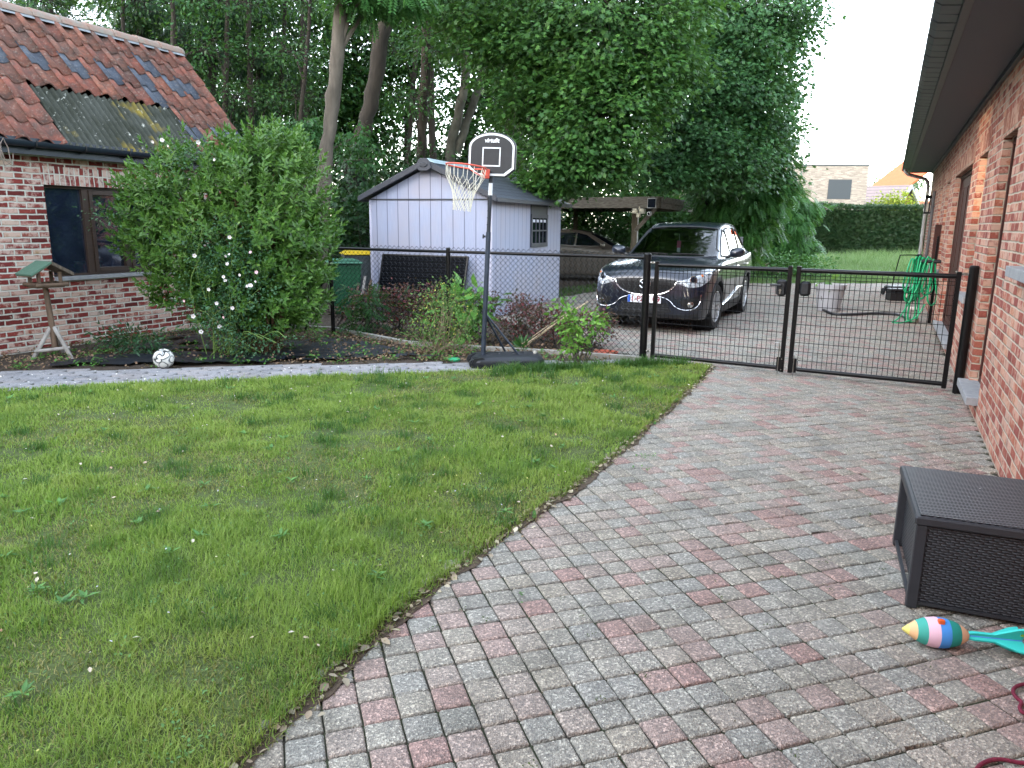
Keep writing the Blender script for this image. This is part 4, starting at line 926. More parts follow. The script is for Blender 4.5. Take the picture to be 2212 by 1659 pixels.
# ---- dark grey SUV
suv = empty('parked_car', (3.05, 13.55, 0), R(-116.0), 'dark grey sport utility car with silver wheels parked behind the gate', 'car', 'cars parked on the driveway'); suv.scale = (1.018,) * 3
ST = [(2.285, .30, .50, .60, .48, .56, .66, .50, .72, .38, .755, .25, .775, .78),
      (2.25, .245, .66, .72, .48, .69, .68, .62, .79, .48, .835, .28, .86, .868),
      (2.13, .21, .77, .815, .52, .79, .74, .72, .865, .56, .915, .32, .945, .955),
      (1.93, .20, .845, .885, .56, .865, .82, .785, .93, .61, .965, .34, .992, 1.003),
      (1.62, .20, .87, .918, .6, .905, .90, .82, .985, .64, 1.01, .36, 1.035, 1.045),
      (1.30, .20, .875, .925, .62, .915, .945, .83, 1.02, .66, 1.045, .38, 1.07, 1.078),
      (1.00, .19, .87, .922, .64, .905, .975, .825, 1.045, .68, 1.075, .40, 1.10, 1.112),
      (.82, .19, .865, .92, .65, .90, .985, .815, 1.06, .70, 1.10, .42, 1.135, 1.15),
      (.55, .19, .865, .918, .66, .895, 1.0, .80, 1.075, .70, 1.235, .44, 1.29, 1.305),
      (.25, .19, .865, .918, .67, .892, 1.01, .795, 1.085, .675, 1.385, .43, 1.435, 1.45),
      (.00, .19, .865, .918, .68, .89, 1.02, .79, 1.09, .65, 1.49, .42, 1.545, 1.56),
      (-.22, .19, .865, .918, .69, .89, 1.025, .788, 1.095, .632, 1.555, .42, 1.61, 1.624),
      (-.7, .19, .865, .92, .70, .89, 1.035, .785, 1.10, .625, 1.60, .42, 1.655, 1.668),
      (-1.2, .19, .87, .925, .70, .895, 1.05, .782, 1.115, .615, 1.585, .42, 1.648, 1.66),
      (-1.65, .20, .865, .92, .70, .89, 1.07, .77, 1.14, .60, 1.53, .41, 1.60, 1.61),
      (-1.98, .23, .84, .895, .70, .87, 1.08, .745, 1.16, .58, 1.43, .40, 1.51, 1.52),
      (-2.17, .30, .78, .85, .70, .82, 1.05, .71, 1.14, .62, 1.22, .42, 1.28, 1.29),
      (-2.26, .38, .66, .74, .68, .72, .95, .64, 1.02, .5, 1.06, .3, 1.07, 1.075)]
sh = CarShell(ST)
cen = np.array([sh.V[f].mean(0) for f in sh.faces]); FX = 1.36; WR = .355
WSH = [(-.735, 1.105), (.735, 1.105), (.70, 1.22), (.60, 1.50), (.57, 1.545), (.3, 1.575), (0, 1.582), (-.3, 1.575), (-.57, 1.545), (-.60, 1.50), (-.70, 1.22)]
WSH2 = [(a * .93, 1.10 + (b - 1.10) * .92 + .02) for a, b in WSH]
SIDEW = [[(.60, 1.115), (.26, 1.36), (.03, 1.475), (-.12, 1.515), (-.15, 1.12)], [(-.22, 1.122), (-.20, 1.525), (-.62, 1.545), (-1.0, 1.535), (-1.08, 1.15)], [(-1.14, 1.155), (-1.07, 1.53), (-1.42, 1.49), (-1.78, 1.27), (-1.72, 1.22)]]
keep = []
for i, f in enumerate(sh.faces):
    x, y, z = cen[i]
    if z < .8 and abs(y) > .5 and (np.hypot(x - FX, z - .36) < .425 or np.hypot(x + 1.36, z - .36) < .425): continue
    if z > 1.1 and -.3 < x < .95 and inpoly(np.array([y]), np.array([z]), WSH2)[0] and abs(y) < .66: continue
    if abs(y) > .6 and any(inpoly(np.array([x]), np.array([z]), [(px * .96 + .04 * np.mean([q[0] for q in w]), pz * .93 + .07 * np.mean([q[1] for q in w])) for px, pz in w])[0] for w in SIDEW[:2]): continue
    keep.append(f)
M['paint_dark'] = carpaint('paint_dark', '0d1422', '121b2c')
bd = shell_part(sh, keep, 'body', M['paint_dark'], suv)
cgl = NT('car_glass'); tr = cgl.n('ShaderNodeBsdfTransparent'); tr.inputs[0].default_value = (.55, .60, .60, 1); gs = cgl.n('ShaderNodeBsdfGlossy'); gs.inputs['Roughness'].default_value = .02
fz = cgl.n('ShaderNodeFresnel'); fz.inputs[0].default_value = 2.1; mx = cgl.n('ShaderNodeMixShader'); cgl.l(fz.outputs[0], mx.inputs[0]); cgl.l(tr.outputs[0], mx.inputs[1]); cgl.l(gs.outputs[0], mx.inputs[2]); cgl.l(mx.outputs[0], cgl.out.inputs[0]); M['car_glass'] = cgl.mat
ws = sh.project(WSH, *FRONT, off=.003, name='windscreen', mat=M['car_glass'], parent=suv)
# black frit border as a ring of tube-like strips around the windscreen
ring = sh.line(WSH + [WSH[0]], *FRONT, r=.01, off=.004)
mb = MB(); mb.tube(ring, .016, 5, closed=False); mb.build('windscreen_trim', M['black_plastic'], suv, smooth=True)
for side in (LEFT, RIGHT):
    for k, w in enumerate(SIDEW):
        sh.project(w, *side, off=.004, name='side_window', mat=M['car_glass'] if k < 2 else M['glass_dark'], parent=suv)
        q = sh.line(w + [w[0]], *side, r=.01, off=.005); mb = MB(); mb.tube(q, .014, 5); mb.build('window_trim', M['black_plastic'], suv, smooth=True)
    for cx_ in (FX, -1.36):
        a = np.linspace(-.35, math.pi + .35, 26); inn = [(cx_ + .40 * math.cos(t), .36 + .40 * math.sin(t)) for t in a]; out = [(cx_ + .475 * math.cos(t), .36 + .475 * math.sin(t)) for t in a]
        inn = [p for p in inn if p[1] > .2]; out = [p for p in out if p[1] > .2]
        sh.project(out + inn[::-1], *side, off=.010, grid=.06, name='arch_cladding', mat=M['cladding'], parent=suv)
    sh.project([(.93, .2), (.93, .36), (-.9, .36), (-.9, .2)], *side, off=.010, grid=.08, name='sill_cladding', mat=M['cladding'], parent=suv)
    q = sh.line([(.88, .345), (.4, .39), (0, .46), (-.35, .53), (-.6, .545), (-.85, .535)], *side, r=.01, off=.012); mb = MB(); mb.tube(q, .009, 6); mb.build('chrome_strip', M['chrome'], suv, smooth=True)
    for x0 in (.80, -.185, -1.12):
        q = sh.line([(x0, .42), (x0, .6), (x0 - .01, .8), (x0 - (.05 if x0 > 0 else .02), 1.08)], *side, r=.004, off=.001); mb = MB(); mb.tube(q, .004, 4); mb.build('door_gap', M['black'], suv)
    for x0 in (-.05, -1.0):
        q = sh.line([(x0, .93), (x0 - .1, .935), (x0 - .2, .93)], *side, r=.01, off=.025); mb = MB(); mb.tube(q, .013, 8); mb.build('door_handle', M['paint_dark'], suv, smooth=True)
    sg = 1 if side is LEFT else -1
    mb = MB(); mb.tube([(.52, sg * .83, 1.09), (.5, sg * .92, 1.12)], .025, 8); mr = mb.build('mirror_arm', M['black_plastic'], suv)
    mb = MB(); V_ = []; n_ = 12
    for xx, k in ((-.05, .0), (-.05, .9), (.0, 1.0), (.07, .86), (.11, .5), (.125, .05)):
        for q in range(n_):
            t = 2 * math.pi * q / n_; V_.append((.5 + xx, sg * (1.015 + .125 * k * math.copysign(abs(math.cos(t)) ** .7, math.cos(t))), 1.175 + .085 * k * math.copysign(abs(math.sin(t)) ** .7, math.sin(t)) + .012 * math.cos(t)))
    mb.add(V_, [(i * n_ + q, i * n_ + (q + 1) % n_, (i + 1) * n_ + (q + 1) % n_, (i + 1) * n_ + q) for i in range(5) for q in range(n_)] + [tuple(range(n_)), tuple(range(6 * n_ - 1, 5 * n_ - 1, -1))])
    mm = mb.build('wing_mirror', M['paint_dark'], suv, smooth=True, angle=60)
# wheel wells and underbody (dark, inside the arches)
mb = MB()
mb.box(-2.1, 2.05, -.62, .62, .19, .72)
for cx_ in (FX, -1.36):
    for sg in (-1, 1): mb.lathe([(.0, sg * .60), (.44, sg * .60), (.45, sg * .89)], 28, (cx_, 0, .37), 'y')
mb.build('underbody', M['black'], suv)
wl_ = [wheel(suv, FX, sg * .80, WR, WR, sg, R(-4)) for sg in (1, -1)] + [wheel(suv, -1.36, sg * .80, WR, WR, sg) for sg in (1, -1)]
# front end
GRP = [(-.47, .80), (-.30, .815), (0, .822), (.30, .815), (.47, .80), (.44, .73), (.35, .655), (.2, .60), (0, .585), (-.2, .60), (-.35, .655), (-.44, .73)]
def honey():
    k = NT('grille_mesh'); uv = k.coord('Object'); mp = k.n('ShaderNodeMapping'); mp.inputs['Rotation'].default_value = (0, R(90), R(0)); k.l(uv, mp.inputs[0])
    vo = k.n('ShaderNodeTexVoronoi', feature='DISTANCE_TO_EDGE'); vo.inputs['Scale'].default_value = 28; vo.inputs['Randomness'].default_value = .12; k.l(uv, vo.inputs['Vector'])
    m_ = k.maprange(vo.outputs['Distance'], .06, .12); k.l(k.mix(m_, '17181b', '040405'), k.b.inputs['Base Color']); k.set('Roughness', .4); k.bump(m_, -.01, 1); return k.mat
gr_ = sh.project(GRP, *FRONT, off=.004, name='grille', mat=honey(), parent=suv)
q = sh.line([(-.62, .775), (-.53, .79), (-.475, .775), (-.44, .71), (-.35, .635), (-.2, .583), (0, .568), (.2, .583), (.35, .635), (.44, .71), (.475, .775), (.53, .79), (.62, .775)], *FRONT, r=.01, off=.008); mb = MB(); mb.tube(q, .011, 8); mb.build('grille_trim', M['chrome'], suv, smooth=True)
bx = sh.hit((5, 0, .735), (-1, 0, 0))[0].x + .02
mb = MB(); mb.tube([(bx, .085 * math.cos(t), .735 + .068 * math.sin(t)) for t in np.linspace(0, 2 * math.pi, 33)[:-1]], .010, 8, closed=True)
mb.tube([(bx, -.078, .765), (bx, -.045, .755), (bx, -.018, .715), (bx, 0, .706), (bx, .018, .715), (bx, .045, .755), (bx, .078, .765)], .009, 8); em = mb.build('emblem', M['chrome'], gr_, smooth=True)
sh.project([(-.42, .33), (-.35, .46), (.35, .46), (.42, .33), (.3, .30), (-.3, .30)], *FRONT, off=.004, name='lower_intake', mat=M['black'], parent=suv)
mb = MB()
for z_ in (.34, .375, .41): mb.tube(sh.line([(-.36, z_), (0, z_), (.36, z_)], *FRONT, r=.01, off=.006), .005, 5)
mb.build('intake_bars', M['cladding'], suv)
sh.project([(-.80, .21), (-.78, .31), (-.45, .30), (.45, .30), (.78, .31), (.80, .21)], *FRONT, off=.006, name='bumper_skirt', mat=M['cladding'], parent=suv)
q = sh.line([(-.80, .40), (-.62, .37), (-.48, .41), (-.38, .50), (-.25, .545), (0, .55), (.25, .545), (.38, .50), (.48, .41), (.62, .37), (.80, .40)], *FRONT, r=.01, off=.006); mb = MB(); mb.tube(q, .005, 6); mb.build('bumper_trim', M['chrome'], suv, smooth=True)
for sg in (1, -1):
    DG = (tuple(Vector((math.cos(R(35)) * 4, sg * math.sin(R(35)) * 4, 0))), (-math.sin(R(35)) * sg, math.cos(R(35)), 0), (0, 0, 1))
    # outline in the diagonal view; u runs along the car's left
    def dg(x, y): return -math.sin(R(35)) * sg * x + math.cos(R(35)) * y
    LP = [(2.25, .43, .765), (2.22, .50, .80), (2.05, .69, .872), (1.80, .84, .93), (1.74, .87, .90), (1.86, .855, .80), (2.06, .75, .715), (2.18, .60, .70)]
    pl_ = [(dg(a, sg * b), c) for a, b, c in LP]
    if sg < 0: pl_ = pl_[::-1]
    hl_ = sh.project(pl_, *DG, off=.006, grid=.03, name='headlight', mat=M['lamp_glass'], parent=suv)
    h = sh.hit((5, sg * .695, .815), (-1, 0, 0))[0]; nrm = Vector((.80, sg * .58, .12)).normalized()
    mb = MB(); mb.M = Matrix.Translation(h + nrm * .012) @ nrm.to_track_quat('Z', 'Y').to_matrix().to_4x4(); mb.lathe([(.062, 0), (.058, .008), (.047, .006), (.044, 0)], 22); mb.build('headlight_ring', M['chrome'], hl_, smooth=True)
    mb = MB(); mb.M = Matrix.Translation(h + nrm * .010) @ nrm.to_track_quat('Z', 'Y').to_matrix().to_4x4(); mb.lathe([(.044, 0), (.036, .012), (.0, .02)], 22); mb.build('headlight_lens', M['glass_dark'], hl_, smooth=True)
    h = sh.hit((5, sg * .79, .87), (-1, 0, 0))
    if h[0]: mb = MB(); mb.M = Matrix.Translation(h[0] + nrm * .01) @ nrm.to_track_quat('Z', 'Y').to_matrix().to_4x4(); mb.lathe([(.022, 0), (.0, .012)], 12); mb.build('turn_signal', simple('amber%d' % sg, 'c4661c', .3), hl_, smooth=True)
    fp = [(.52, .50), (.80, .585), (.80, .44), (.74, .385), (.64, .37)]; fp = [(sg * a, b) for a, b in fp]
    if sg < 0: fp = fp[::-1]
    fr_ = sh.project(fp, *FRONT, off=.005, name='fog_recess', mat=M['black'], parent=suv)
    h = sh.hit((5, sg * .69, .455), (-1, 0, 0))[0]; nrm = Vector((.93, sg * .34, 0)).normalized()
    mb = MB(); mb.M = Matrix.Translation(h + nrm * .008) @ nrm.to_track_quat('Z', 'Y').to_matrix().to_4x4(); mb.lathe([(.05, 0), (.046, .012), (.036, .012), (.02, .018), (0, .02)], 20); mb.build('fog_lamp', M['chrome'], fr_, smooth=True)
    q = sh.line([(sg * .815, .60), (sg * .81, .50), (sg * .775, .42), (sg * .69, .365)], *FRONT, r=.01, off=.008); mb = MB(); mb.tube(q, .007, 6); mb.build('fog_trim', M['chrome'], fr_, smooth=True)
# number plate
bx = max(sh.hit((5, y_, .47), (-1, 0, 0))[0].x for y_ in (0, .25, -.25)) + .012
mb = MB(); mb.bbox(bx, bx + .008, -.26, .26, .45, .565, .003); npl = mb.build('number_plate', simple('plate_white', 'dcdde0', .35), suv)
mb = MB(); mb.box(bx + .0085, bx + .0105, -.257, -.218, .454, .561); mb.build('plate_band', simple('plate_blue', '2a5fc0', .4), npl)
mred = simple('plate_red', '8d1a2c', .4); tr_ = (R(90), 0, R(90))
text_mesh('1-PX', .115, 'plate_characters', mred, npl, (bx + .0105, -.095, .506), tr_, bold=.0015); text_mesh('09', .115, 'plate_characters', mred, npl, (bx + .0105, .185, .506), tr_, bold=.0015)
# wipers, hood seams, rails, interior
mb = MB()
for a, b in ((( -.05, 1.135), (-.60, 1.125)), ((.55, 1.13), (.02, 1.14))): mb.tube(sh.line([a, ((a[0] + b[0]) / 2, 1.145), b], *FRONT, r=.01, off=.02), .008, 5)
mb.build('wipers', M['black'], suv)
for sg in (1, -1):
    o_ = []
    for x_ in np.linspace(2.12, .95, 14):
        y_ = sg * (.50 + (.76 - .50) * min(1, (2.12 - x_) / .55) ** .6); h = sh.hit((x_, y_, 4), (0, 0, -1)); o_.append(h[0] + Vector((0, 0, .0005)))
    mb = MB(); mb.tube(o_, .0035, 4); mb.build('bonnet_gap', M['black'], suv)
    o_ = [sh.hit((x_, sg * .60, 4), (0, 0, -1))[0] + Vector((0, 0, .006)) for x_ in np.linspace(-.05, -1.9, 16)]; mb = MB(); mb.tube(o_, .009, 5); mb.build('roof_strip', M['black_plastic'], suv)
mb = MB(); h = sh.hit((-1.75, 0, 4), (0, 0, -1))[0]; mb.prism([(-.10, 0), (.10, 0), (-.02, .06), (-.08, .06)], -.02, .02, 'y'); an = mb.build('roof_antenna', M['paint_dark'], suv); an.location = h
INT = simple('car_interior', '1a1b1e', .8); INL = simple('car_interior_light', '6d6e70', .8)
mb = MB(); mb.box(-1.9, .78, -.74, .74, .6, .64); mb.prism([(.25, .95), (.3, 1.05), (.8, 1.08), (.9, .9)], -.72, .72, 'y'); mb.build('dashboard', INT, suv)
mb = MB(); mb.box(-1.95, -1.9, -.7, .7, .6, 1.4); mb.box(-1.7, -.2, -.52, .52, 1.52, 1.54); mb.build('headlining', INL, suv)
for x_, ys in ((-.45, (.36, -.36)), (-1.3, (.36, -.36, 0))):
    for y_ in ys:
        mb = MB(); mb.bbox(x_, x_ + .5, y_ - .22, y_ + .22, .64, .82, .04); mb.prism([(x_ + .02, .8), (x_ + .14, .8), (x_ - .06, 1.3), (x_ - .16, 1.28)], y_ - .21, y_ + .21, 'y'); mb.bbox(x_ - .16, x_ - .07, y_ - .12, y_ + .12, 1.32, 1.46, .03); mb.build('seat', INT, suv, bevel=.02)
mb = MB(); mb.M = Matrix.Translation((.22, .36, 1.06)) @ Matrix.Rotation(R(-62), 4, 'Y'); mb.tube([(.18 * math.cos(t), .18 * math.sin(t), 0) for t in np.linspace(0, 2 * math.pi, 29)[:-1]], .014, 6, closed=True); mb.tube([(-.18, 0, 0), (0, 0, -.02), (.18, 0, 0)], .02, 5); mb.tube([(0, -.18, 0), (0, 0, -.02), (0, .18, 0)], .02, 5); mb.build('steering_wheel', simple('wheel_grey', '3a3c40', .5), suv)
mb = MB(); mb.box(.16, .18, -.12, .12, 1.42, 1.48); mb.build('rear_mirror', INT, suv)
fre = empty('air_freshener', tuple(suv.matrix_basis @ Vector((.20, -.03, 1.30))), R(-116), 'pink and white air freshener hanging behind the car windscreen', 'air freshener')
mb = MB(); mb.bbox(-.004, .004, -.035, .035, -.08, .04, .003); mb.build('scent_card', simple('pink_card', 'd2508c', .5), fre); mb = MB(); mb.bbox(-.006, .006, -.03, .03, -.16, -.08, .003); mb.build('tassel', simple('white_card', 'd9d9df', .6), fre); mb = MB(); mb.tube([(0, 0, .04), (0, 0, .16)], .003, 4); mb.build('string', simple('white_string', 'd9d9df', .6), fre)
q = [(a, b) for a, b in [(.66, .74), (.70, .75), (.70, .71), (.66, .70)]]

# ---- silver hatchback under the carport
hb = empty('parked_car', (2.25, 23.0, 0), R(-17), 'silver brown hatchback parked in the dark under the carport', 'car', 'cars parked on the driveway')
ST2 = [(2.05, .30, .5, .58, .45, .54, .6, .48, .66, .36, .69, .22, .70, .70), (1.98, .24, .66, .70, .46, .68, .64, .6, .74, .45, .78, .26, .80, .805), (1.75, .20, .8, .83, .5, .8, .74, .72, .85, .55, .88, .3, .9, .91),
       (1.3, .18, .84, .87, .55, .85, .82, .76, .92, .58, .96, .33, .99, 1.0), (.95, .18, .84, .875, .58, .86, .87, .77, .96, .62, 1.02, .38, 1.06, 1.07), (.55, .18, .84, .875, .6, .86, .9, .76, .98, .64, 1.17, .4, 1.25, 1.26),
       (.1, .18, .84, .875, .6, .86, .92, .75, 1.0, .6, 1.36, .4, 1.42, 1.43), (-.4, .18, .84, .875, .62, .86, .93, .75, 1.01, .58, 1.44, .4, 1.49, 1.5), (-1.0, .18, .84, .875, .62, .86, .95, .74, 1.03, .57, 1.41, .38, 1.47, 1.48),
       (-1.5, .2, .84, .87, .62, .85, .97, .72, 1.05, .55, 1.33, .37, 1.39, 1.40), (-1.85, .25, .8, .83, .62, .81, .96, .69, 1.04, .55, 1.15, .35, 1.2, 1.21), (-2.0, .35, .65, .7, .6, .68, .85, .6, .92, .45, .96, .3, .97, .97)]
s2 = CarShell(ST2, 5, 4); cen = np.array([s2.V[f].mean(0) for f in s2.faces])
k2_ = [f for i, f in enumerate(s2.faces) if not (cen[i][2] < .75 and abs(cen[i][1]) > .5 and min(np.hypot(cen[i][0] - 1.28, cen[i][2] - .32), np.hypot(cen[i][0] + 1.28, cen[i][2] - .32)) < .37)]
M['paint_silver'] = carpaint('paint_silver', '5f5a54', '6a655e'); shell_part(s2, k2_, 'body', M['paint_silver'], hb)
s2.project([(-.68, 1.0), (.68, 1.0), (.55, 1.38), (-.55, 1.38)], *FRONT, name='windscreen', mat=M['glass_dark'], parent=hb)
for side in (LEFT, RIGHT):
    for w in ([(.62, 1.02), (.1, 1.33), (-.18, 1.39), (-.2, 1.03)], [(-.26, 1.03), (-.24, 1.395), (-.85, 1.38), (-1.0, 1.06)], [(-1.05, 1.07), (-.92, 1.37), (-1.4, 1.27), (-1.5, 1.14)]): s2.project(w, *side, name='side_window', mat=M['glass_dark'], parent=hb)
    for x0 in (.62, -.23, -1.0):
        q = s2.line([(x0, .35), (x0, .6), (x0, 1.0)], *side, r=.004, off=.001); mb = MB(); mb.tube(q, .005, 4); mb.build('door_gap', M['black'], hb)
    for x0 in (-.02, -.85): q = s2.line([(x0, .86), (x0 - .09, .865), (x0 - .18, .86)], *side, r=.01, off=.02); mb = MB(); mb.tube(q, .014, 8); mb.build('door_handle', M['chrome'], hb, smooth=True)
    sg = 1 if side is LEFT else -1
    mb = MB(); mb.lathe([(0, 0), (.08, .02), (.09, .08), (.06, .13), (0, .15)], 12, (.55, sg * .90, 1.05), 'x'); mb.build('wing_mirror', M['paint_silver'], hb, smooth=True)
    s2.project([(1.72, .68), (1.85, .7), (1.7, .80), (1.5, .84)] if sg > 0 else [(1.72, .68), (1.85, .7), (1.7, .80), (1.5, .84)][::-1], *side, name='headlight', mat=M['lamp_glass'], parent=hb)
mb = MB(); mb.box(-1.85, 1.8, -.55, .55, .17, .6)
for cx_ in (1.28, -1.28):
    for sg in (-1, 1): mb.lathe([(0, sg * .55), (.38, sg * .55), (.39, sg * .84)], 24, (cx_, 0, .32), 'y')
mb.build('underbody', M['black'], hb)
for x_ in (1.28, -1.28):
    for sg in (1, -1): wheel(hb, x_, sg * .75, .31, .31, sg)
# ------------------------------------------------------------------ basketball hoop
hp = empty('basketball_hoop', (-.343, 8.46, .03), 0, 'dark portable basketball hoop with white net on a wheeled base', 'basketball hoop'); hp.rotation_euler = (0, R(2.3), 0)
M['pole'] = simple('pole_grey', '3a4452', .5, .3, c2='2a313c', scale=6, bump=.0006, bscale=120)
mb = MB(); mb.tube([(0, 0, .02), (0, 0, 1.50)], .028, 14); mb.build('lower_pole', M['pole'], hp, smooth=True)
mb = MB(); mb.tube([(.0, 0, 1.44), (0, 0, 2.16)], .022, 14); up_ = mb.build('upper_pole', simple('pole_dark', '252b33', .5, .2), hp, smooth=True)
mb = MB(); mb.tube([(0, 0, 1.90), (0, 0, 2.03)], .0235, 14); mb.build('white_sticker', simple('sticker', 'd9dcdf', .5), up_, smooth=True)
mb = MB()
for z in np.arange(1.58, 1.88, .075): mb.tube([(-.020, -.014, z), (-.0215, -.016, z)], .005, 6)
mb.build('pin_holes', M['black'], up_)
mb = MB(); mb.tube([(-.03, 0, 1.45), (-.05, 0, 1.45)], .012, 8); mb.tube([(-.05, 0, 1.45), (-.065, 0, 1.45)], .024, 8); mb.build('adjust_knob', M['black_plastic'], hp)
bh = empty('backboard', (0, -.03, 2.33), R(-18)); bh.parent = hp
def arch(w, h, r, zc, n=18):
    pts = [(-w * .62, -h), (w * .62, -h), (w, -h + (w - w * .62) * .75), (w, .07)]
    for t in np.linspace(0, math.pi, n): 
        pts.append((w * math.cos(t) * 1.0, .07 + (h - .07) * math.sin(t)) if 0 < t < math.pi else None)
    pts = [p for p in pts if p]; pts += [(-w, .07), (-w, -h + (w - w * .62) * .75)]
    return pts
W_, Hh = .275, .235
mb = MB(); mb.prism(arch(W_, Hh, 0, 0), -.014, .03, 'y'); bb_ = mb.build('board', simple('board_black', '1e2124', .55, c2='24272b', scale=20), bh, bevel=.006)
def ringpoly(name, outer, inner, y0, y1, mat, parent):
    n = len(outer); mb = MB(); vs = [(p[0], y0, p[1]) for p in outer] + [(p[0], y0, p[1]) for p in inner] + [(p[0], y1, p[1]) for p in outer] + [(p[0], y1, p[1]) for p in inner]
    fs = []
    for i in range(n):
        j = (i + 1) % n; fs += [(i, j, n + j, n + i), (2 * n + i, 3 * n + i, 3 * n + j, 2 * n + j), (i, 2 * n + i, 2 * n + j, j), (n + i, n + j, 3 * n + j, 3 * n + i)]
    mb.add(vs, fs); return mb.build(name, mat, parent)
bw = simple('board_white', 'd9dde0', .5)
a1, a2 = arch(W_ - .012, Hh - .012, 0, 0), arch(W_ - .034, Hh - .034, 0, 0); ringpoly('white_border', a1, a2, -.0165, -.0145, bw, bh)
sq = lambda k: [(-.105 + k, -.125 + k), (.105 - k, -.125 + k), (.105 - k, .075 - k), (-.105 + k, .075 - k)]
ringpoly('white_square', sq(0), sq(.013), -.0165, -.0145, bw, bh)
text_mesh('virtufit', .062, 'board_lettering', bw, bh, (.0, -.0150, .145), (R(90), 0, 0), ext=.0015, bold=.0022, shear=.15)
orange = simple('rim_orange', 'd8553c', .5, c2='c4574a', scale=9)
mb = MB(); mb.bbox(-.05, .04, -.07, -.015, -.25, -.15, .006); mb.build('rim_bracket', orange, bh) if 0 else None
rm = empty('rim', (-.03, -.05, 2.145), R(-62)); rm.parent = hp; rm.rotation_euler = (R(-4), R(0), R(-62))
mb = MB(); mb.bbox(-.045, .045, -.045, .0, -.075, .025, .005); mb.build('rim_bracket', orange, rm)
# ring in local -y
rr_ = .215; cyc = -.27; N_ = 40
mb = MB(); tl = lambda t, r_, z: (r_ * math.cos(t), cyc + r_ * math.sin(t), z - 0.10 * (cyc * 0 + .0))
mb.tube([tl(2 * math.pi * i / N_, rr_, .02 + .0) for i in range(N_)], .0085, 8, closed=True); mb.build('rim_ring', orange, rm, smooth=True)
mb = MB(); mb.tube([(.03, -.03, -.06), (.09, -.12, -.02), (.17, cyc + .13, .012)], .006, 6); mb.tube([(-.03, -.03, -.06), (-.09, -.12, -.02), (-.17, cyc + .13, .012)], .006, 6); mb.build('rim_brace', orange, rm)
mb = MB(); nh = 12
def ns_(i, lev):
    # net radius shrinks with height; lower levels form diamonds
    rad = [rr_, .165, .125, .108, .10, .095][lev]; z = [.012, -.17, -.25, -.32, -.385, -.43][lev]
    return tl(2 * math.pi * (i + .5 * (lev % 2)) / nh, rad, z)
for i in range(nh):
    j = i + 1
    a = ns_(i, 0)
    mb.tube([a, (a[0] * .96, cyc + (a[1] - cyc) * .97, -.09), ns_(i, 1)], .0032, 4); mb.tube([a, (a[0] * .90, cyc + (a[1] - cyc) * .90, -.08), ns_(i - 1, 1)], .0032, 4)
    for lev in (1, 2, 3, 4):
        if lev % 2: mb.tube([ns_(i, lev), ns_(i, lev + 1)], .0036, 4); mb.tube([ns_(i, lev), ns_(i + 1, lev + 1)], .0036, 4)
        else: mb.tube([ns_(i, lev), ns_(i, lev + 1)], .0036, 4); mb.tube([ns_(i, lev), ns_(i - 1, lev + 1)], .0036, 4)
        q = ns_(i, lev); mb.tube([(q[0], q[1], q[2] - .007), (q[0], q[1], q[2] + .007)], .0065, 5)
    q = ns_(i, 5); mb.tube([q, (q[0], q[1], q[2] - .02)], .005, 4)
mb.build('net', simple('net_cord', 'd0cdbd', .8), rm)
# struts + base (world aligned)
ba = R(8)
base = empty('hoop_base', (0, 0, 0), ba); base.parent = hp; base.rotation_euler = (0, R(-2.3), ba)
mb = MB(); mb.tube([(0, .0, .62), (.30, .30, .09)], .012, 8); mb.build('strut', M['pole'], base, smooth=True)
mb = MB(); mb.tube([(0, .0, .62), (.42, -.02, .10)], .012, 8); mb.build('strut', M['pole'], base, smooth=True)
prof = [(-.13, -.20), (-.06, -.235), (.62, -.24), (.70, -.16), (.72, .16), (.66, .24), (-.06, .25), (-.13, .2)]
mb = MB(); V_ = []
for z, k in ((-.02, .96), (.02, 1.0), (.055, 1.0), (.075, .97), (.10, .86), (.108, .78)):
    cx_, cy_ = .3, 0
    V_ += [(cx_ + (a - cx_) * k, cy_ + (b - cy_) * k, z) for a, b in prof]
n_ = len(prof); mb.add(V_, [(i * n_ + q, i * n_ + (q + 1) % n_, (i + 1) * n_ + (q + 1) % n_, (i + 1) * n_ + q) for i in range(5) for q in range(n_)] + [tuple(range(n_ - 1, -1, -1)), tuple(range(5 * n_, 6 * n_))])
M['base_plastic'] = simple('base_plastic', '12151b', .5, c2='1d2128', scale=5, bump=.002, bscale=25)
bt = mb.build('tank', M['base_plastic'], base, smooth=True, angle=25, bevel=.008)
mb = MB()
for x_ in (.12, .42): mb.tube([(x_ + .08 * math.cos(t), .06 + .06 * math.sin(t), .109) for t in np.linspace(0, 2 * math.pi, 20)[:-1]], .008, 5, closed=True)
mb.tube([(.22, -.22, .06), (.28, -.25, .03), (.36, -.25, .03), (.42, -.22, .06)], .02, 6); mb.build('tank_ribs', M['base_plastic'], bt, smooth=True)
mb = MB(); mb.tube([(.62, .05, .10), (.62, .05, .135)], .02, 10); mb.build('tank_cap', simple('cap_white', 'c9c6bb', .6), bt)
for y_ in (-.17, .14):
    mb = MB(); mb.lathe([(0, -.02), (.05, -.02), (.055, -.012), (.055, .012), (.05, .02), (0, .02)], 18, (-.12, y_, .035), 'y'); mb.build('wheel', M['black_plastic'], base, smooth=True)
    mb = MB(); mb.prism([(-.15, .04), (-.12, .10), (-.02, .11), (.04, .06), (.0, .02)], y_ - .045, y_ - .022, 'y'); mb.prism([(-.15, .04), (-.12, .10), (-.02, .11), (.04, .06), (.0, .02)], y_ + .022, y_ + .045, 'y'); mb.build('wheel_fork', M['base_plastic'], base)

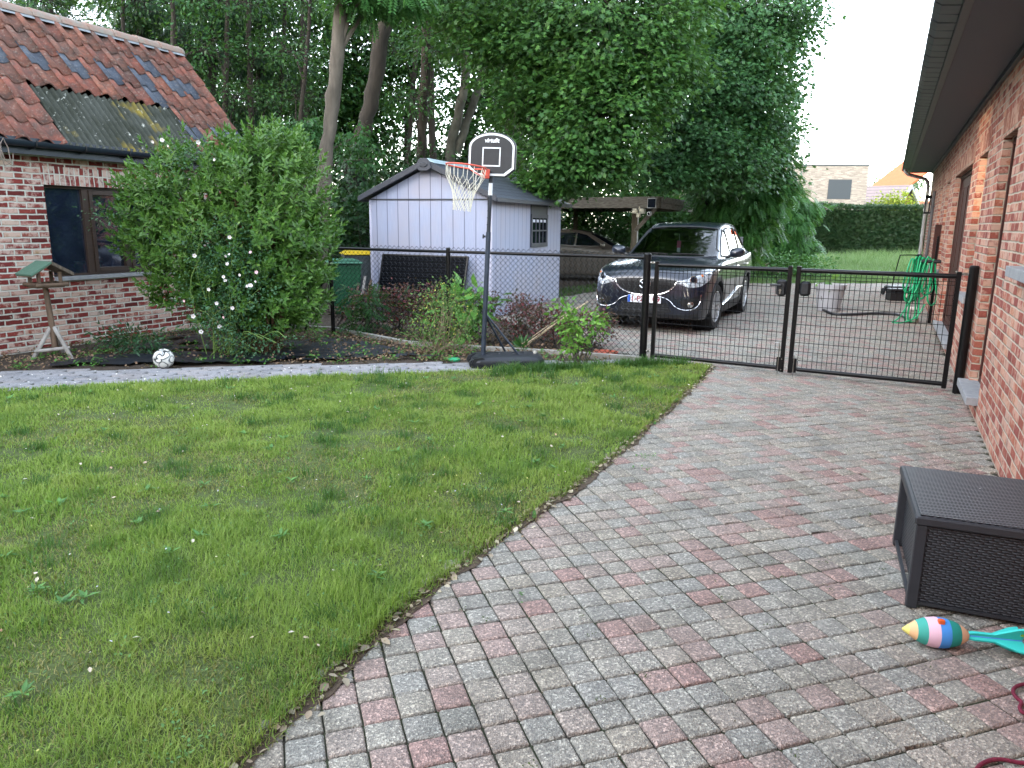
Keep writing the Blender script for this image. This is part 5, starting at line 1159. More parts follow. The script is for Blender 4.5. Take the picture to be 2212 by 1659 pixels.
# ------------------------------------------------------------------ bird feeder table
bf = empty('bird_feeder', (-5.47, 8.74, 0), R(58), 'rustic wooden bird feeder table with green felt roof on a tripod', 'bird feeder')
M['rough_log'] = simple('rough_log', '6d5a4a', .9, c2='4c3d31', scale=10, bump=.004, bscale=40, stretch=(1, 1, .3)); M['pale_log'] = simple('pale_log', 'a39f9a', .9, c2='7f7a74', scale=10, bump=.003, bscale=50, stretch=(1, 1, .4))
mb = MB(); mb.tube([(.0, 0, .12), (-.01, 0, .45), (-.03, 0, .84)], [.034, .033, .03], 10); mb.build('post', M['rough_log'], bf, smooth=True)
for a in (164, 284, 44):
    c_, s_ = math.cos(R(a)), math.sin(R(a)); mb = MB(); mb.tube([(.02 * c_, .02 * s_, .36), (.25 * c_, .25 * s_, -.02)], .024, 8); mb.build('leg', M['pale_log'], bf, smooth=True)
mb = MB(); A_ = [(.19 * math.cos(R(a)), .19 * math.sin(R(a)), .10) for a in (164, 284, 44)]
mb.tube([tuple(Vector(A_[0]) * 1.0 + Vector((-.03, -.01, -.01))), tuple(Vector(A_[1]) + Vector((.03, 0, .02)))], .02, 8); mb.build('cross_bar', M['pale_log'], bf, smooth=True)
mb = MB(); mb.tube([A_[1], A_[2]], .016, 8); mb.build('cross_bar', M['rough_log'], bf, smooth=True); mb = MB(); mb.tube([A_[2], A_[0]], .016, 8); mb.build('cross_bar', M['rough_log'], bf, smooth=True)
mb = MB(); mb.bbox(-.17, .13, -.13, .13, .83, .85, .004); mb.build('tray', M['rough_log'], bf)
for nme, p, q in (('tray_rail', (-.20, -.14, .865), (.16, -.14, .865)), ('tray_rail', (-.2, .14, .865), (.16, .14, .865)), ('tray_rail', (-.18, -.15, .872), (-.18, .15, .872)), ('tray_rail', (.14, -.15, .872), (.14, .15, .872))):
    mb = MB(); mb.tube([p, q], .021, 8); mb.build(nme, M['rough_log'], bf, smooth=True)
for x_, y_ in ((-.14, -.10), (.10, -.10), (-.14, .10), (.10, .10)):
    mb = MB(); mb.tube([(x_, y_, .85), (x_ + (.0), y_, 1.01)], .022, 7); mb.build('roof_post', M['rough_log'], bf, smooth=True)
xr = -.02
mb = MB(); mb.prism([(xr, 1.115), (xr, 1.135), (xr - .24, .995), (xr - .235, .975)], -.19, .17, 'y'); mb.build('roof_felt', simple('green_felt', '4f6e5c', .95, c2='466353', scale=30, bump=.003, bscale=150), bf)
mb = MB(); mb.prism([(xr, 1.113), (xr, 1.105), (xr - .23, .963), (xr - .23, .973)], -.185, .165, 'y'); mb.build('roof_board', M['rough_log'], bf)
mb = MB(); mb.prism([(xr + .003, 1.095), (xr + .003, 1.14), (xr + .245, 1.0), (xr + .24, .96)], -.185, .165, 'y'); mb.build('roof_board', M['old_wood'], bf, bevel=.006)

# ------------------------------------------------------------------ football
k = NT('football'); co = k.coord(); 
vo = k.n('ShaderNodeTexVoronoi', feature='F1'); vo.inputs['Scale'].default_value = 9.; vo.inputs['Randomness'].default_value = .6
nz = k.n('ShaderNodeTexNoise'); nz.inputs['Scale'].default_value = 9; nz.inputs['Detail'].default_value = 0; k.l(co, nz.inputs['Vector']); ad = k.n('ShaderNodeVectorMath', operation='MULTIPLY_ADD'); k.l(nz.outputs['Color'], ad.inputs[0]); ad.inputs[1].default_value = (.11, .11, .11); k.l(co, ad.inputs[2]); k.l(ad.outputs[0], vo.inputs['Vector'])
d = vo.outputs['Distance']; ring_ = k.math('SUBTRACT', k.maprange(d, .40, .43), k.maprange(d, .50, .53)); ring2 = k.math('SUBTRACT', k.maprange(d, .54, .55), k.maprange(d, .58, .59))
c = k.mix(ring_, 'd6d5cd', '20282c'); c = k.mix(ring2, c, '6f7d84'); k.l(k.mix(k.maprange(k.noise(co, 14, 4), .55, .8, 0, .5), c, '9b978a'), k.b.inputs['Base Color']); k.set('Roughness', .5)
mb = MB(); n1_, n2_ = 32, 18; mb.lathe([(.111 * math.sin(math.pi * i / n2_) + 1e-5, -.111 * math.cos(math.pi * i / n2_)) for i in range(n2_ + 1)], n1_); o = mb.build('football', k.mat, smooth=True, angle=80)
o.location = (-3.885, 8.12, .108); o.rotation_euler = (.4, .7, .2); tag(o, 'scuffed white football with black swirls lying at the bed edge', 'football')

# ------------------------------------------------------------------ rattan storage box
BX = np.array([1.735, 2.970]); bth = math.atan2(-.29, .957) ; sb = empty('storage_box', (*BX, 0), R(-22.5), 'dark rattan look plastic storage box on the pavers beside the house', 'storage box')
def weave(name, c):
    k = NT(name); uv = k.coord('UV'); sp = k.n('ShaderNodeSeparateXYZ'); k.l(uv, sp.inputs[0]); u, v = sp.outputs[0], sp.outputs[1]
    vr = k.math('DIVIDE', v, .0115); row = k.math('FLOOR', vr); uo = k.math('ADD', k.math('DIVIDE', u, .034), k.math('MULTIPLY', k.math('FLOORED_MODULO', row, 2.), .5))
    hu = k.math('SINE', k.math('MULTIPLY', k.math('FRACT', uo), math.pi)); hv = k.math('SINE', k.math('MULTIPLY', k.math('FRACT', vr), math.pi))
    h = k.math('MULTIPLY', k.math('POWER', hu, .5), k.math('POWER', hv, .5))
    k.l(k.mix(h, '0e0f11', c), k.b.inputs['Base Color']); k.set('Roughness', .42); k.bump(h, .006, 1); return k.mat
wv = weave('weave_dark', '3b3e43'); pls = simple('box_plastic', '2a2c30', .45, c2='303236', scale=20)
BL, BD, BH = 1.25, .74, .43
mb = MB(); mb.box(.035, BL - .035, .012, BD - .012, .03, BH - .05); mb.build('woven_panels', wv, sb)
for x0 in (0, BL - .045):
    for y0 in (0, BD - .045): mb = MB(); mb.bbox(x0, x0 + .045, y0, y0 + .045, 0, BH - .045, .004); mb.build('corner_post', pls, sb)
mb = MB(); mb.box(.045, BL - .045, .006, .02, .02, .035); mb.box(.045, BL - .045, BD - .02, BD - .006, .02, .035); mb.box(.006, .02, .045, BD - .045, .02, .035); mb.build('bottom_rail', pls, sb)
mb = MB(); mb.bbox(-.008, BL + .008, -.008, BD + .008, BH - .044, BH - .006, .006); ld = mb.build('lid', pls, sb)
def weave2():
    k = NT('weave_lid'); uv = k.coord('UV'); sp = k.n('ShaderNodeSeparateXYZ'); k.l(uv, sp.inputs[0]); u, v = sp.outputs[0], sp.outputs[1]
    a = k.math('SINE', k.math('MULTIPLY', u, 210.)); b = k.math('SINE', k.math('MULTIPLY', v, 330.)); h = k.math('MULTIPLY', a, b); h = k.maprange(h, -1, 1)
    k.l(k.mix(h, '1c1e21', '3a3d43'), k.b.inputs['Base Color']); k.set('Roughness', .4); k.bump(h, .004, 1); return k.mat
mb = MB(); mb.prism([(.012, .012), (BL - .012, .012), (BL - .012, BD - .012), (.012, BD - .012)], BH - .006, BH); mb.build('lid_panel', weave2(), ld)
mb = MB(); mb.bbox(.42, .56, .001, .013, BH - .075, BH - .05, .003); mb.build('handle_recess', simple('recess', '17181b', .6), sb)
o = leafbits('bird_droppings', np.array([2.35, 2.40, 2.33, 2.2]), np.array([3.02, 2.98, 3.06, 3.3]), np.full(4, BH + .002), np.array([.018, .028, .014, .01]), ['dcdcd6', 'c9c9c2'], 'small white specks of droppings on the storage box lid', 'droppings', 4, tilt=.02)

# ------------------------------------------------------------------ foam rocket, rope
ax0, ax1 = np.array([1.570, 2.690]), np.array([2.05, 2.60]); dv = ax1 - ax0; rk = empty('toy_rocket', (ax0[0], ax0[1], .058), math.atan2(dv[1], dv[0]), 'striped foam toy rocket with turquoise fins lying on the pavers', 'toy')
body = [(0, .004), (.012, .013), (.03, .026), (.055, .042), (.085, .054), (.12, .060), (.155, .058), (.19, .049), (.22, .034), (.24, .018), (.245, .004)]
bands = [(0, .022, 'nose_cone', 'e8df7a'), (.022, .048, 'stripe', 'e9bd8a'), (.048, .082, 'stripe', '3fa596'), (.082, .125, 'stripe', 'e3bccc'), (.125, .165, 'stripe', '4590dc'), (.165, .205, 'stripe', '1c8d80'), (.205, .245, 'stripe', 'd9ac88')]
bx_ = np.array([b[0] for b in body]); br_ = np.array([b[1] for b in body])
for i, (a, b, nme, cc) in enumerate(bands):
    xs = np.linspace(a, b, 7); mb = MB(); mb.lathe([(float(np.interp(x_, bx_, br_)), x_) for x_ in xs], 28, ax='x'); mb.build(nme, simple('foam_' + cc, cc, .75, bump=.0008, bscale=400), rk, smooth=True)
tq = simple('foam_turquoise', '35c6bd', .7, bump=.0008, bscale=400)
for a in (20, 110, 200, 290):
    mb = MB(); mb.M = Matrix.Rotation(R(a), 4, 'X'); mb.prism([(.215, .012), (.26, .022), (.33, .022), (.40, .058), (.435, .068), (.44, .066), (.43, .004), (.215, .004)], -.005, .005, 'y'); mb.build('fin', tq, rk, bevel=.002)
mb = MB(); mb.tube([(.23, 0, 0), (.43, 0, 0)], .010, 10); mb.build('tail_tube', simple('foam_blue', '4a8fd8', .7), rk, smooth=True)
mb = MB(); mb.bbox(.118, .142, -.03, -.012, .048, .068, .003); mb.build('whistle', simple('orange_plastic', 'e0622a', .4), rk)
rp_ = [G(2260, 1478), G(2212, 1482), G(2192, 1489), G(2188, 1500), G(2196, 1512), G(2206, 1522), G(2202, 1534), G(2214, 1546), G(2260, 1556)]
M['rope'] = simple('rope', '7a1f38', .9, c2='5a1429', scale=120, bump=.002, bscale=600)
mb = MB(); mb.tube([(*p[:2], .008) for p in crom([(*p[:2], 0) for p in rp_], 6)], .0065, 8); tag(mb.build('red_rope', M['rope'], smooth=True), 'dark red rope loop at the right edge below the toy rocket', 'rope')
rp_ = [G(2090, 1720), G(2108, 1668), G(2130, 1650), G(2160, 1645), G(2200, 1652), G(2260, 1658)]
mb = MB(); mb.tube([(*p[:2], .008) for p in crom([(*p[:2], 0) for p in rp_], 6)], .0065, 8); tag(mb.build('red_rope', M['rope'], smooth=True), 'dark red rope curving along the bottom right corner', 'rope')

# ------------------------------------------------------------------ bins, solar panel, logs, pot, hose, mower bits
def bin_(loc, rz, body, lid, label, h=.93):
    b = empty('wheelie_bin', loc, rz, label, 'bin', 'wheelie bins beside the shed'); mb = MB()
    V_ = [(-.2, -.22, .06), (.2, -.22, .06), (.2, .2, .06), (-.2, .2, .06), (-.27, -.30, h), (.27, -.30, h), (.27, .28, h), (-.27, .28, h)]
    mb.add(V_, [(3, 2, 1, 0), (0, 1, 5, 4), (1, 2, 6, 5), (2, 3, 7, 6), (3, 0, 4, 7), (4, 5, 6, 7)]); mb.build('bin_body', body, b, bevel=.02)
    mb = MB(); mb.bbox(-.29, .29, -.34, .32, h, h + .035, .01); mb.prism([(-.27, h + .035), (.27, h + .035), (.2, h + .075), (-.2, h + .075)], -.28, .25, 'y'); l_ = mb.build('lid', lid, b, bevel=.008)
    mb = MB(); mb.tube([(-.2, .34, h - .02), (.2, .34, h - .02)], .015, 8); mb.build('handle', body, b, smooth=True)
    for x_ in (-.2, .2): mb = MB(); mb.lathe([(0, -.03), (.09, -.03), (.1, 0), (.09, .03), (0, .03)], 18, (x_, .22, .1), 'x'); mb.build('wheel', M['black_plastic'], b, smooth=True)
gb = simple('bin_green', '1f5a3a', .5, c2='1a4d33', scale=4); gl_ = simple('bin_lid_green', '3a6e58', .5)
bin_((-2.95, 13.0, 0), R(20), gb, gl_, 'dark green wheelie bin with a green lid left of the shed', .92)
bin_((-2.98, 14.3, 0), R(20), simple('bin_grey', '3d4446', .5), simple('bin_yellow', 'd8b91f', .45), 'wheelie bin with a bright yellow lid behind the green one', 1.02)
sp_ = empty('photovoltaic_module', tuple(SO - SE * .42 + np.array([-SE[1], SE[0]]) * .45) + (0.12,), sth + R(90), 'large black solar panel leaning against the lilac shed wall', 'solar panel'); sp_.rotation_euler = (R(17), 0, sth - R(90))
sp_.location = (SO[0] - SE[0] * .40, SO[1] - SE[1] * .40, .12)
sp_.rotation_euler = (0, 0, sth + R(90))
MT = Matrix.Rotation(R(17), 4, 'X')
pnl_w, pnl_h = 1.72, .98
def tilt(mb): mb.M = Matrix.Translation((.38, 0, 0)) @ MT; return mb
tilt(MB()).box(0, pnl_w, -.0, .012, 0, pnl_h)
mb = tilt(MB()); mb.box(.02, pnl_w - .02, -.01, .01, .02, pnl_h - .02)
k = NT('pv_cells'); sp = k.n('ShaderNodeSeparateXYZ'); k.l(k.coord('UV'), sp.inputs[0]); g_1 = k.maprange(k.math('PINGPONG', k.math('FRACT', k.math('DIVIDE', sp.outputs[1], .047)), .5), .03, .06)
k.l(k.mix(g_1, '2c3038', '05060a'), k.b.inputs['Base Color']); k.set('Roughness', .45); k.set('Specular IOR Level', .03)
mb.build('cells', k.mat, sp_)
for a in ((0, .022, -.02, .02, 0, pnl_h), (pnl_w - .022, pnl_w, -.02, .02, 0, pnl_h), (.022, pnl_w - .022, -.02, .02, 0, .022), (.022, pnl_w - .022, -.02, .02, pnl_h - .022, pnl_h)):
    mb = tilt(MB()); mb.box(*a); mb.build('frame_bar', M['black_metal'], sp_)
for i, (dx_, a_, hh_) in enumerate(((0.0, .22, .72), (.07, .30, .66), (-.09, .16, .6))):
    mb = MB(); b0 = np.array([-2.62 + dx_, 12.5]); mb.tube([(b0[0], b0[1], -.02), (b0[0] + a_ * .4, b0[1] + .25, hh_)], [.028, .022], 8)
    tag(mb.build('wooden_log', M['pale_log'] if i == 0 else M['rough_log'], smooth=True), ['pale split log leaning left of the solar panel', 'brown log leaning closest to the solar panel', 'brown log leaning closest to the green bin'][i], 'log', 'logs leaning beside the solar panel')
pt_ = empty('flower_pot', (6.32, 14.85, 0), 0, 'large light grey plastic plant pot standing on the driveway', 'pot')
mb = MB(); mb.lathe([(.20, 0), (.21, 0), (.268, .42), (.29, .425), (.302, .53), (.282, .535), (.268, .50), (.25, .44)], 36); mb.build('pot_body', simple('pot_grey', 'b4b4b8', .5, c2='a9a9ad', scale=5), pt_, smooth=True, angle=30)
mb = MB(); mb.lathe([(.0, .47), (.27, .47)], 30); mb.build('potting_soil', M['soil'], pt_)
# concrete hose: green garden hose hung in loops
hs = empty('garden_hose', rw(7.75, .28), math.atan2(RU[1], RU[0]), 'bright green garden hose hanging in long loops on a hook by the house', 'hose')
M['hose'] = simple('hose_green', '12a56e', .4, c2='0f9460', scale=6)
rg = np.random.default_rng(5); H0 = 1.12; toc = np.array([-(-RU[1]), 0])  # spread perpendicular to the view
def hz_(a, b, z): # a: screen-right metres, b: depth metres -> local
    v = np.array([.92, -.39]) * a + np.array([.39, .92]) * b; return (float(v @ RU), float(v @ RN), z)
for i in range(9):
    a0 = -.02 + (i - 4) * .042; a1 = a0 + rg.uniform(.02, .06); bot = rg.uniform(.2, .62) if i not in (2, 3) else .03; sk = rg.uniform(-.05, .03) if i > 3 else -.05
    b = rg.uniform(-.06, .06); top = H0 + rg.uniform(-.02, .04)
    pts = [hz_(a0, b, top - .06), hz_(a0 - .01 + sk * .3, b - .02, (top + bot) / 2 + .1), hz_(a0 - .02 + sk * .9, b - .03, bot + .12), hz_(a0 + .05 + sk, b, bot), hz_(a0 + .13 + sk * .7, b + .03, bot + .10), hz_(a1 + .06 + sk * .3, b + .05, (top + bot) / 2), hz_(a1 + .02, b + .04, top - .07), hz_((a0 + a1) / 2, b, top), hz_(a0, b, top - .06)]
    mb = MB(); mb.tube([tuple(p) for p in crom(pts, 6)], .0150, 8); mb.build('hose_loop', M['hose'], hs, smooth=True)
mb = MB(); pts = [hz_(.05, -.05, H0), hz_(-.05, -.08, .6), hz_(-.25, -.1, .12), hz_(-.36, -.12, .015), hz_(-.2, -.12, .02), hz_(0, -.08, .12), hz_(.12, -.03, .35)]; mb.tube([tuple(p) for p in crom(pts, 6)], .0125, 8); mb.build('hose_end', M['hose'], hs, smooth=True)
mb = MB(); mb.tube([(0, -.28, H0 - .04), (0, .02, H0 - .04)], .03, 10); mb.build('hose_hook', M['black_plastic'], hs, smooth=True)
mb = MB(); mb.tube([rw(8.0, .05, -.05), rw(8.0, .05, .84)], .028, 8); tag(mb.build('tap_post', M['black_metal'], smooth=True), 'thin black post standing at the wall right of the hose', 'post')
q = [G(1778, 672), G(1800, 681), G(1840, 682), G(1890, 680), G(1935, 682), G(1960, 690), G(1975, 694)]
mb = MB(); mb.tube([(*p[:2], .028) for p in crom([(*p[:2], 0) for p in q], 6)], .026, 8); tag(mb.build('black_pipe', simple('dark_hose', '2b2c30', .5), smooth=True), 'flexible dark pipe lying across the driveway from the grey pot', 'pipe')
p = G(1968, 697); mb = MB(); mb.lathe([(.10, .0), (.115, .02), (.12, .09), (.10, .09), (.095, .03), (0, .02)], 24, (p[0], p[1], 0)); tag(mb.build('concrete_ring', M['concrete'], smooth=True), 'small round concrete ring on the driveway below the hose', 'ring')
p = G(1972, 672); mb = MB(); mb.tube([(p[0] - .14, p[1] - .03, .05), (p[0] + .05, p[1] - .1, .06)], .04, 14); tag(mb.build('white_pipe', simple('pvc_white', 'c9c6c0', .4), smooth=True), 'short white plastic pipe end lying behind the hose', 'pipe')
tb = empty('tool_box', tuple(P(1948, 634, 17.2)[:2]) + (0,), R(-4), 'black plastic tool box with a white label beside the house wall', 'tool box')
mb = MB(); mb.bbox(-.30, .30, -.14, .14, 0, .20, .012); mb.build('case', M['black_plastic'], tb); mb = MB(); mb.bbox(-.31, .31, -.15, .15, .205, .27, .015); mb.build('lid', M['black_plastic'], tb); mb = MB(); mb.tube([(-.12, 0, .27), (-.1, 0, .31), (.1, 0, .31), (.12, 0, .27)], .012, 6); mb.build('handle', M['black_plastic'], tb)
mb = MB(); mb.box(-.0, .10, -.152, -.1505, .08, .17); mb.build('label_sticker', simple('lbl', 'd8d2c6', .6), tb)
mb = MB()
for x_ in (-.2, .2): mb.box(x_ - .02, x_ + .02, -.16, -.151, .16, .23)
mb.build('latch', M['black_metal'], tb)
hc = empty('lawn_mower', tuple(P(1950, 630, 18.2)[:2]) + (0,), R(-4), 'push mower with black tubular handle standing beyond the tool box', 'mower')
mb = MB(); mb.tube([tuple(v) for v in crom([(-.28, 0, .1), (-.26, -.05, .5), (-.22, -.12, .95), (-.18, -.13, 1.0), (.18, -.13, 1.0), (.22, -.12, .95), (.26, -.05, .5), (.28, 0, .1)], 4)], .013, 8); mb.tube([(-.25, -.06, .6), (.25, -.06, .6)], .009, 6); mb.build('handle_bar', M['black_metal'], hc, smooth=True)
mb = MB(); mb.bbox(-.26, .26, .0, .5, .08, .24, .03); mb.build('deck', M['black_plastic'], hc)
for x_ in (-.28, .28):
    for y_ in (.05, .45): mb = MB(); mb.lathe([(0, -.02), (.08, -.02), (.085, 0), (.08, .02), (0, .02)], 16, (x_, y_, .085), 'x'); mb.build('wheel', M['black_plastic'], hc, smooth=True)
p = G(1310, 769); mb = MB(); mb.lathe([(.0, .012), (.12, .012), (.15, .04), (.165, .04), (.16, .03), (.13, 0), (0, 0)], 30, (p[0], p[1] + .1, .0)); tag(mb.build('pot_saucer', simple('terracotta', 'a5503a', .75), smooth=True), 'terracotta pot saucer on the ground beside the kerb', 'saucer')
p = G(1218, 899 - 0) if 0 else G(1219 - 0, 780); p = G(685.75 + .2232 * 1320, 630.9 + .2232 * 662); mb = MB(); mb.lathe([(0, .03), (.06, .03), (.075, .02), (.075, .0), (0, 0)], 20, (p[0], p[1], .0)); tag(mb.build('green_disc', simple('lid_green', '2f9a68', .5), smooth=True), 'small green plastic lid lying beside the path', 'lid')
for i, (x0, z0_, x1, z1_) in enumerate(((.12, .02, 1.0, .62), (.18, .03, .92, .58), (.05, .0, .8, .52))):
    mb = MB(); mb.tube([(x0, 9.75 + .02 * i, z0_), ((x0 + x1) / 2, 9.8, (z0_ + z1_) / 2 + .01), (x1, 9.9, z1_)], .009 - .002 * i, 6); tag(mb.build('bamboo_cane', simple('cane%d' % i, 'c9b795', .7), smooth=True), ['thickest dry bamboo cane leaning on the fence behind the hoop', 'middle dry cane leaning on the fence behind the hoop', 'thinnest dry cane low against the fence behind the hoop'][i], 'cane', 'dry canes leaning on the fence')
# black weed membrane: wrinkled sheet with ragged outline
def membrane(name, poly, seed, label, z=.02):
    x0, y0 = np.min(poly, 0); x1, y1 = np.max(poly, 0); s_ = .045; gx, gy = np.meshgrid(np.arange(x0, x1, s_), np.arange(y0, y1, s_)); n0, n1 = gx.shape
    wz = z + .05 * np.abs(noise2(gx + gy * .3, gy * 2.2, 2.2, seed) - .5) ** 1.2 + .02 * noise2(gx, gy, 7, seed + 1)
    q = np.arange(n0 * n1).reshape(n0, n1); fc = np.stack([q[:-1, :-1], q[:-1, 1:], q[1:, 1:], q[1:, :-1]], -1).reshape(-1, 4); cx = gx.ravel()[fc].mean(1); cy = gy.ravel()[fc].mean(1)
    k_ = inpoly(cx + (noise2(cx, cy, 5, seed) - .5) * .25, cy + (noise2(cx, cy, 5, seed + 5) - .5) * .25, poly) & (noise2(cx, cy, 2.6, seed + 3) < .72)
    me = bpy.data.meshes.new(name); me.from_pydata(np.stack([gx, gy, wz], -1).reshape(-1, 3).tolist(), [], fc[k_].tolist()); me.update(); o = link_mesh(name, me, M['membrane'], smooth=True); return tag(o, label, 'ground sheet', 'black weed membranes on the planting bed')
M['membrane'] = simple('membrane', '151a24', .45, c2='0e1118', scale=6, bump=.003, bscale=30)
membrane('weed_membrane', [(-5.3, 8.05), (-3.6, 8.32), (-2.0, 8.62), (-1.9, 8.8), (-3.4, 9.0), (-4.4, 9.0), (-5.0, 8.6)], 3, 'black wrinkled weed membrane around the football')
membrane('weed_membrane', [(-5.0, 9.2), (-4.3, 9.1), (-3.2, 9.2), (-3.4, 10.2), (-4.6, 10.5)], 13, 'black weed membrane under the outbuilding window bush')
membrane('weed_membrane', [(-2.9, 8.6), (-1.6, 8.9), (-1.2, 9.1), (-1.7, 9.7), (-2.6, 10.4), (-3.1, 9.8)], 23, 'black weed membrane between the large bush and the fence')
membrane('weed_membrane', [(-1.5, 8.72), (-.85, 8.78), (-.8, 8.95), (-1.4, 8.95)], 33, 'folded black membrane flap under the yellow flowering bush', .03)
# ------------------------------------------------------------------ foliage tools
LANCE = ([(0, 0, 0), (-.16, .42, .05), (.16, .42, .05), (0, .45, -.02), (0, 1, -.10)], [(0, 3, 1), (0, 2, 3), (3, 4, 1), (3, 2, 4)])
OVAL = ([(0, 0, 0), (-.27, .30, .06), (.27, .30, .06), (0, .5, -.02), (-.22, .72, .03), (.22, .72, .03), (0, 1, -.08)], [(0, 3, 1), (0, 2, 3), (1, 3, 4), (3, 2, 5), (3, 6, 4), (3, 5, 6)])
_mp = [(0, 0), (.40, .06), (.24, .28), (.54, .56), (.19, .60), (0, 1), (-.19, .60), (-.54, .56), (-.24, .28), (-.40, .06)]
MAPLE = ([(a, b, -.10 * abs(a)) for a, b in _mp] + [(0, .38, .04)], [(i, (i + 1) % 10, 10) for i in range(10)])
def _pinn(n=6, droop=.25):
    v = []; f = []
    for i in range(n):
        y = .12 + .80 * i / (n - 1)
        for s in (-1, 1):
            b = len(v); zc = -droop * y * y; L = .30 * (1 - .35 * abs(y - .5)); w = .075
            v += [(0, y, zc), (s * L * .5, y + .02 - w, zc - .01), (s * L, y + .10, zc - .05), (s * L * .5, y + .05 + w, zc - .01)]; f.append((b, b + 1, b + 2, b + 3) if s > 0 else (b + 3, b + 2, b + 1, b))
    return v, f
PINN = _pinn()
LEAFT = {'lance': LANCE, 'oval': OVAL, 'maple': MAPLE, 'pinn': PINN}
def lb(px, py, Y, rx, ry, rz, n): p = P(px, py, Y); return (p[0], p[1], p[2], rx, ry, rz, n)
def cluster_leaves(r, lobes, m, spread, droop=.35, shell=.45, flat=.4, up=1.0):
    pos = []; dr = []; hn = []; twigs = []
    for (cx, cy, cz, rx, ry, rz, n) in lobes:
        d = r.normal(size=(n, 3)); d /= np.linalg.norm(d, axis=1, keepdims=True); rad = r.random(n) ** shell
        c = np.array([cx, cy, cz]) + d * rad[:, None] * [rx, ry, rz]; twigs.append((np.array([cx, cy, cz]), c))
        q = np.repeat(c, m, 0) + r.normal(size=(n * m, 3)) * [spread, spread, spread * flat]
        ax = np.repeat(d * [1, 1, .6], m, 0); o_ = q - np.repeat(c, m, 0); o_ /= np.linalg.norm(o_, axis=1, keepdims=True) + 1e-6
        dd = ax * .6 + o_ * .8 + r.normal(size=q.shape) * .35; dd[:, 2] -= droop
        h = np.zeros_like(q) + [0, 0, up]; h += r.normal(size=q.shape) * .45 + ax * .5
        pos.append(q); dr.append(dd); hn.append(h)
    return np.vstack(pos), np.vstack(dr), np.vstack(hn), twigs
def tree(name, label, cat, trunk, lobes, leaf, size, mat, bark, m=26, spread=.22, seed=1, droop=.35, group=None, limb_r=.022, twigs=.35, ivy=None, extra_trunks=(), shell=.45, flat=.4):
    r = np.random.default_rng(seed); b = trunk[0]
    t = empty(name, (b[0], b[1], 0), 0, label, cat, group); off = np.array([b[0], b[1], 0])
    mb = MB()
    for tr_ in (trunk,) + tuple(extra_trunks):
        T_ = np.array(tr_, float); T_[:, :2] -= off[:2]; C_ = crom(T_, 5); nz_ = r.normal(0, .012, (len(C_), 2)); C_[:, :2] += nz_
        mb.tube([tuple(p[:3]) for p in C_], [max(.01, p[3] * (1 + .06 * r.normal())) for p in C_], 10)
    top = T_
    mb.build('trunk', bark, t, smooth=True)
    if not lobes: return t
    pos, dr, hn, tw = cluster_leaves(r, lobes, m, spread, droop, shell, flat)
    mb = MB(); T_ = np.array(trunk, float)
    for (c0, cs_) in tw:
        i = int(np.argmin(np.abs(T_[:, 2] - (c0[2] - .8)) + .3 * np.hypot(T_[:, 0] - c0[0], T_[:, 1] - c0[1]))); s_ = T_[i, :3]
        mid = (s_ + c0) / 2 + [0, 0, .25]; sag = crom([s_, mid, c0], 4); mb.tube([tuple(p - off) for p in sag], list(np.linspace(limb_r * 2.2, limb_r * .8, len(sag))), 6)
        for c in cs_[: int(len(cs_) * twigs)]:
            mm = (c0 + c) / 2 + r.normal(0, .12, 3); mb.tube([tuple(c0 - off), tuple(mm - off), tuple(c - off)], [limb_r * .55, limb_r * .35, limb_r * .12], 4, caps=False)
    mb.build('limbs', bark, t, smooth=True)
    tv, tf = LEAFT[leaf]; n = len(pos)
    inst('crown', tv, tf, pos - off, frames(dr, hn), size * r.uniform(.65, 1.25, n), mat, t)
    if ivy:
        z0, z1, rad, n_ = ivy; z = r.uniform(z0, z1, n_); T_ = crom(np.array(trunk, float), 8); k_ = np.array([np.argmin(np.abs(T_[:, 2] - q)) for q in z]); a = r.random(n_) * 6.283; rr_ = T_[k_, 3] + rad * r.random(n_) ** 1.5
        pp = np.stack([T_[k_, 0] + np.cos(a) * rr_, T_[k_, 1] + np.sin(a) * rr_, z], 1); dd = np.stack([np.cos(a) * .4, np.sin(a) * .4, -np.ones(n_)], 1) + r.normal(0, .3, (n_, 3)); hh_ = np.stack([np.cos(a), np.sin(a), np.full(n_, .5)], 1)
        inst('ivy', *LEAFT['maple'], pp - off, frames(dd, hh_), .085 * r.uniform(.6, 1.2, n_), M['leaf_ivy'], t)
    return t
M['leaf_maple'] = leafmat('leaf_maple', ['23401f', '30542a', '3f672e', '537c38', '355e2d'], .25)
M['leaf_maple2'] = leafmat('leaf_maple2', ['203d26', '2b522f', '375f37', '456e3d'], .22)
M['leaf_robinia'] = leafmat('leaf_robinia', ['2c5429', '3a6832', '4b7c3c', '356030'], .3)
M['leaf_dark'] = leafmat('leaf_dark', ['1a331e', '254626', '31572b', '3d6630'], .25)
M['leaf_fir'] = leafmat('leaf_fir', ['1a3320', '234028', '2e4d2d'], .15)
M['leaf_ash'] = leafmat('leaf_ash', ['224624', '2f5a2b', '3b6a33', '274e27'], .3)
M['leaf_ivy'] = leafmat('leaf_ivy', ['16301b', '1f3f22', '2a4d29'], .12)
M['leaf_shrub'] = leafmat('leaf_shrub', ['2a4f1e', '376226', '466f2a', '2f5620', '6f9345'], .25, .36)
M['leaf_lemon'] = leafmat('leaf_lemon', ['8f9a2e', 'a8ad3a', '7f8f2c'], .4)
def tp(pts): return [tuple(P(a, b, Y)) + (r_,) for a, b, Y, r_ in pts]
def base0(t): b = t[0]; return [(b[0], b[1], -.1, b[3] * 1.25)] + t

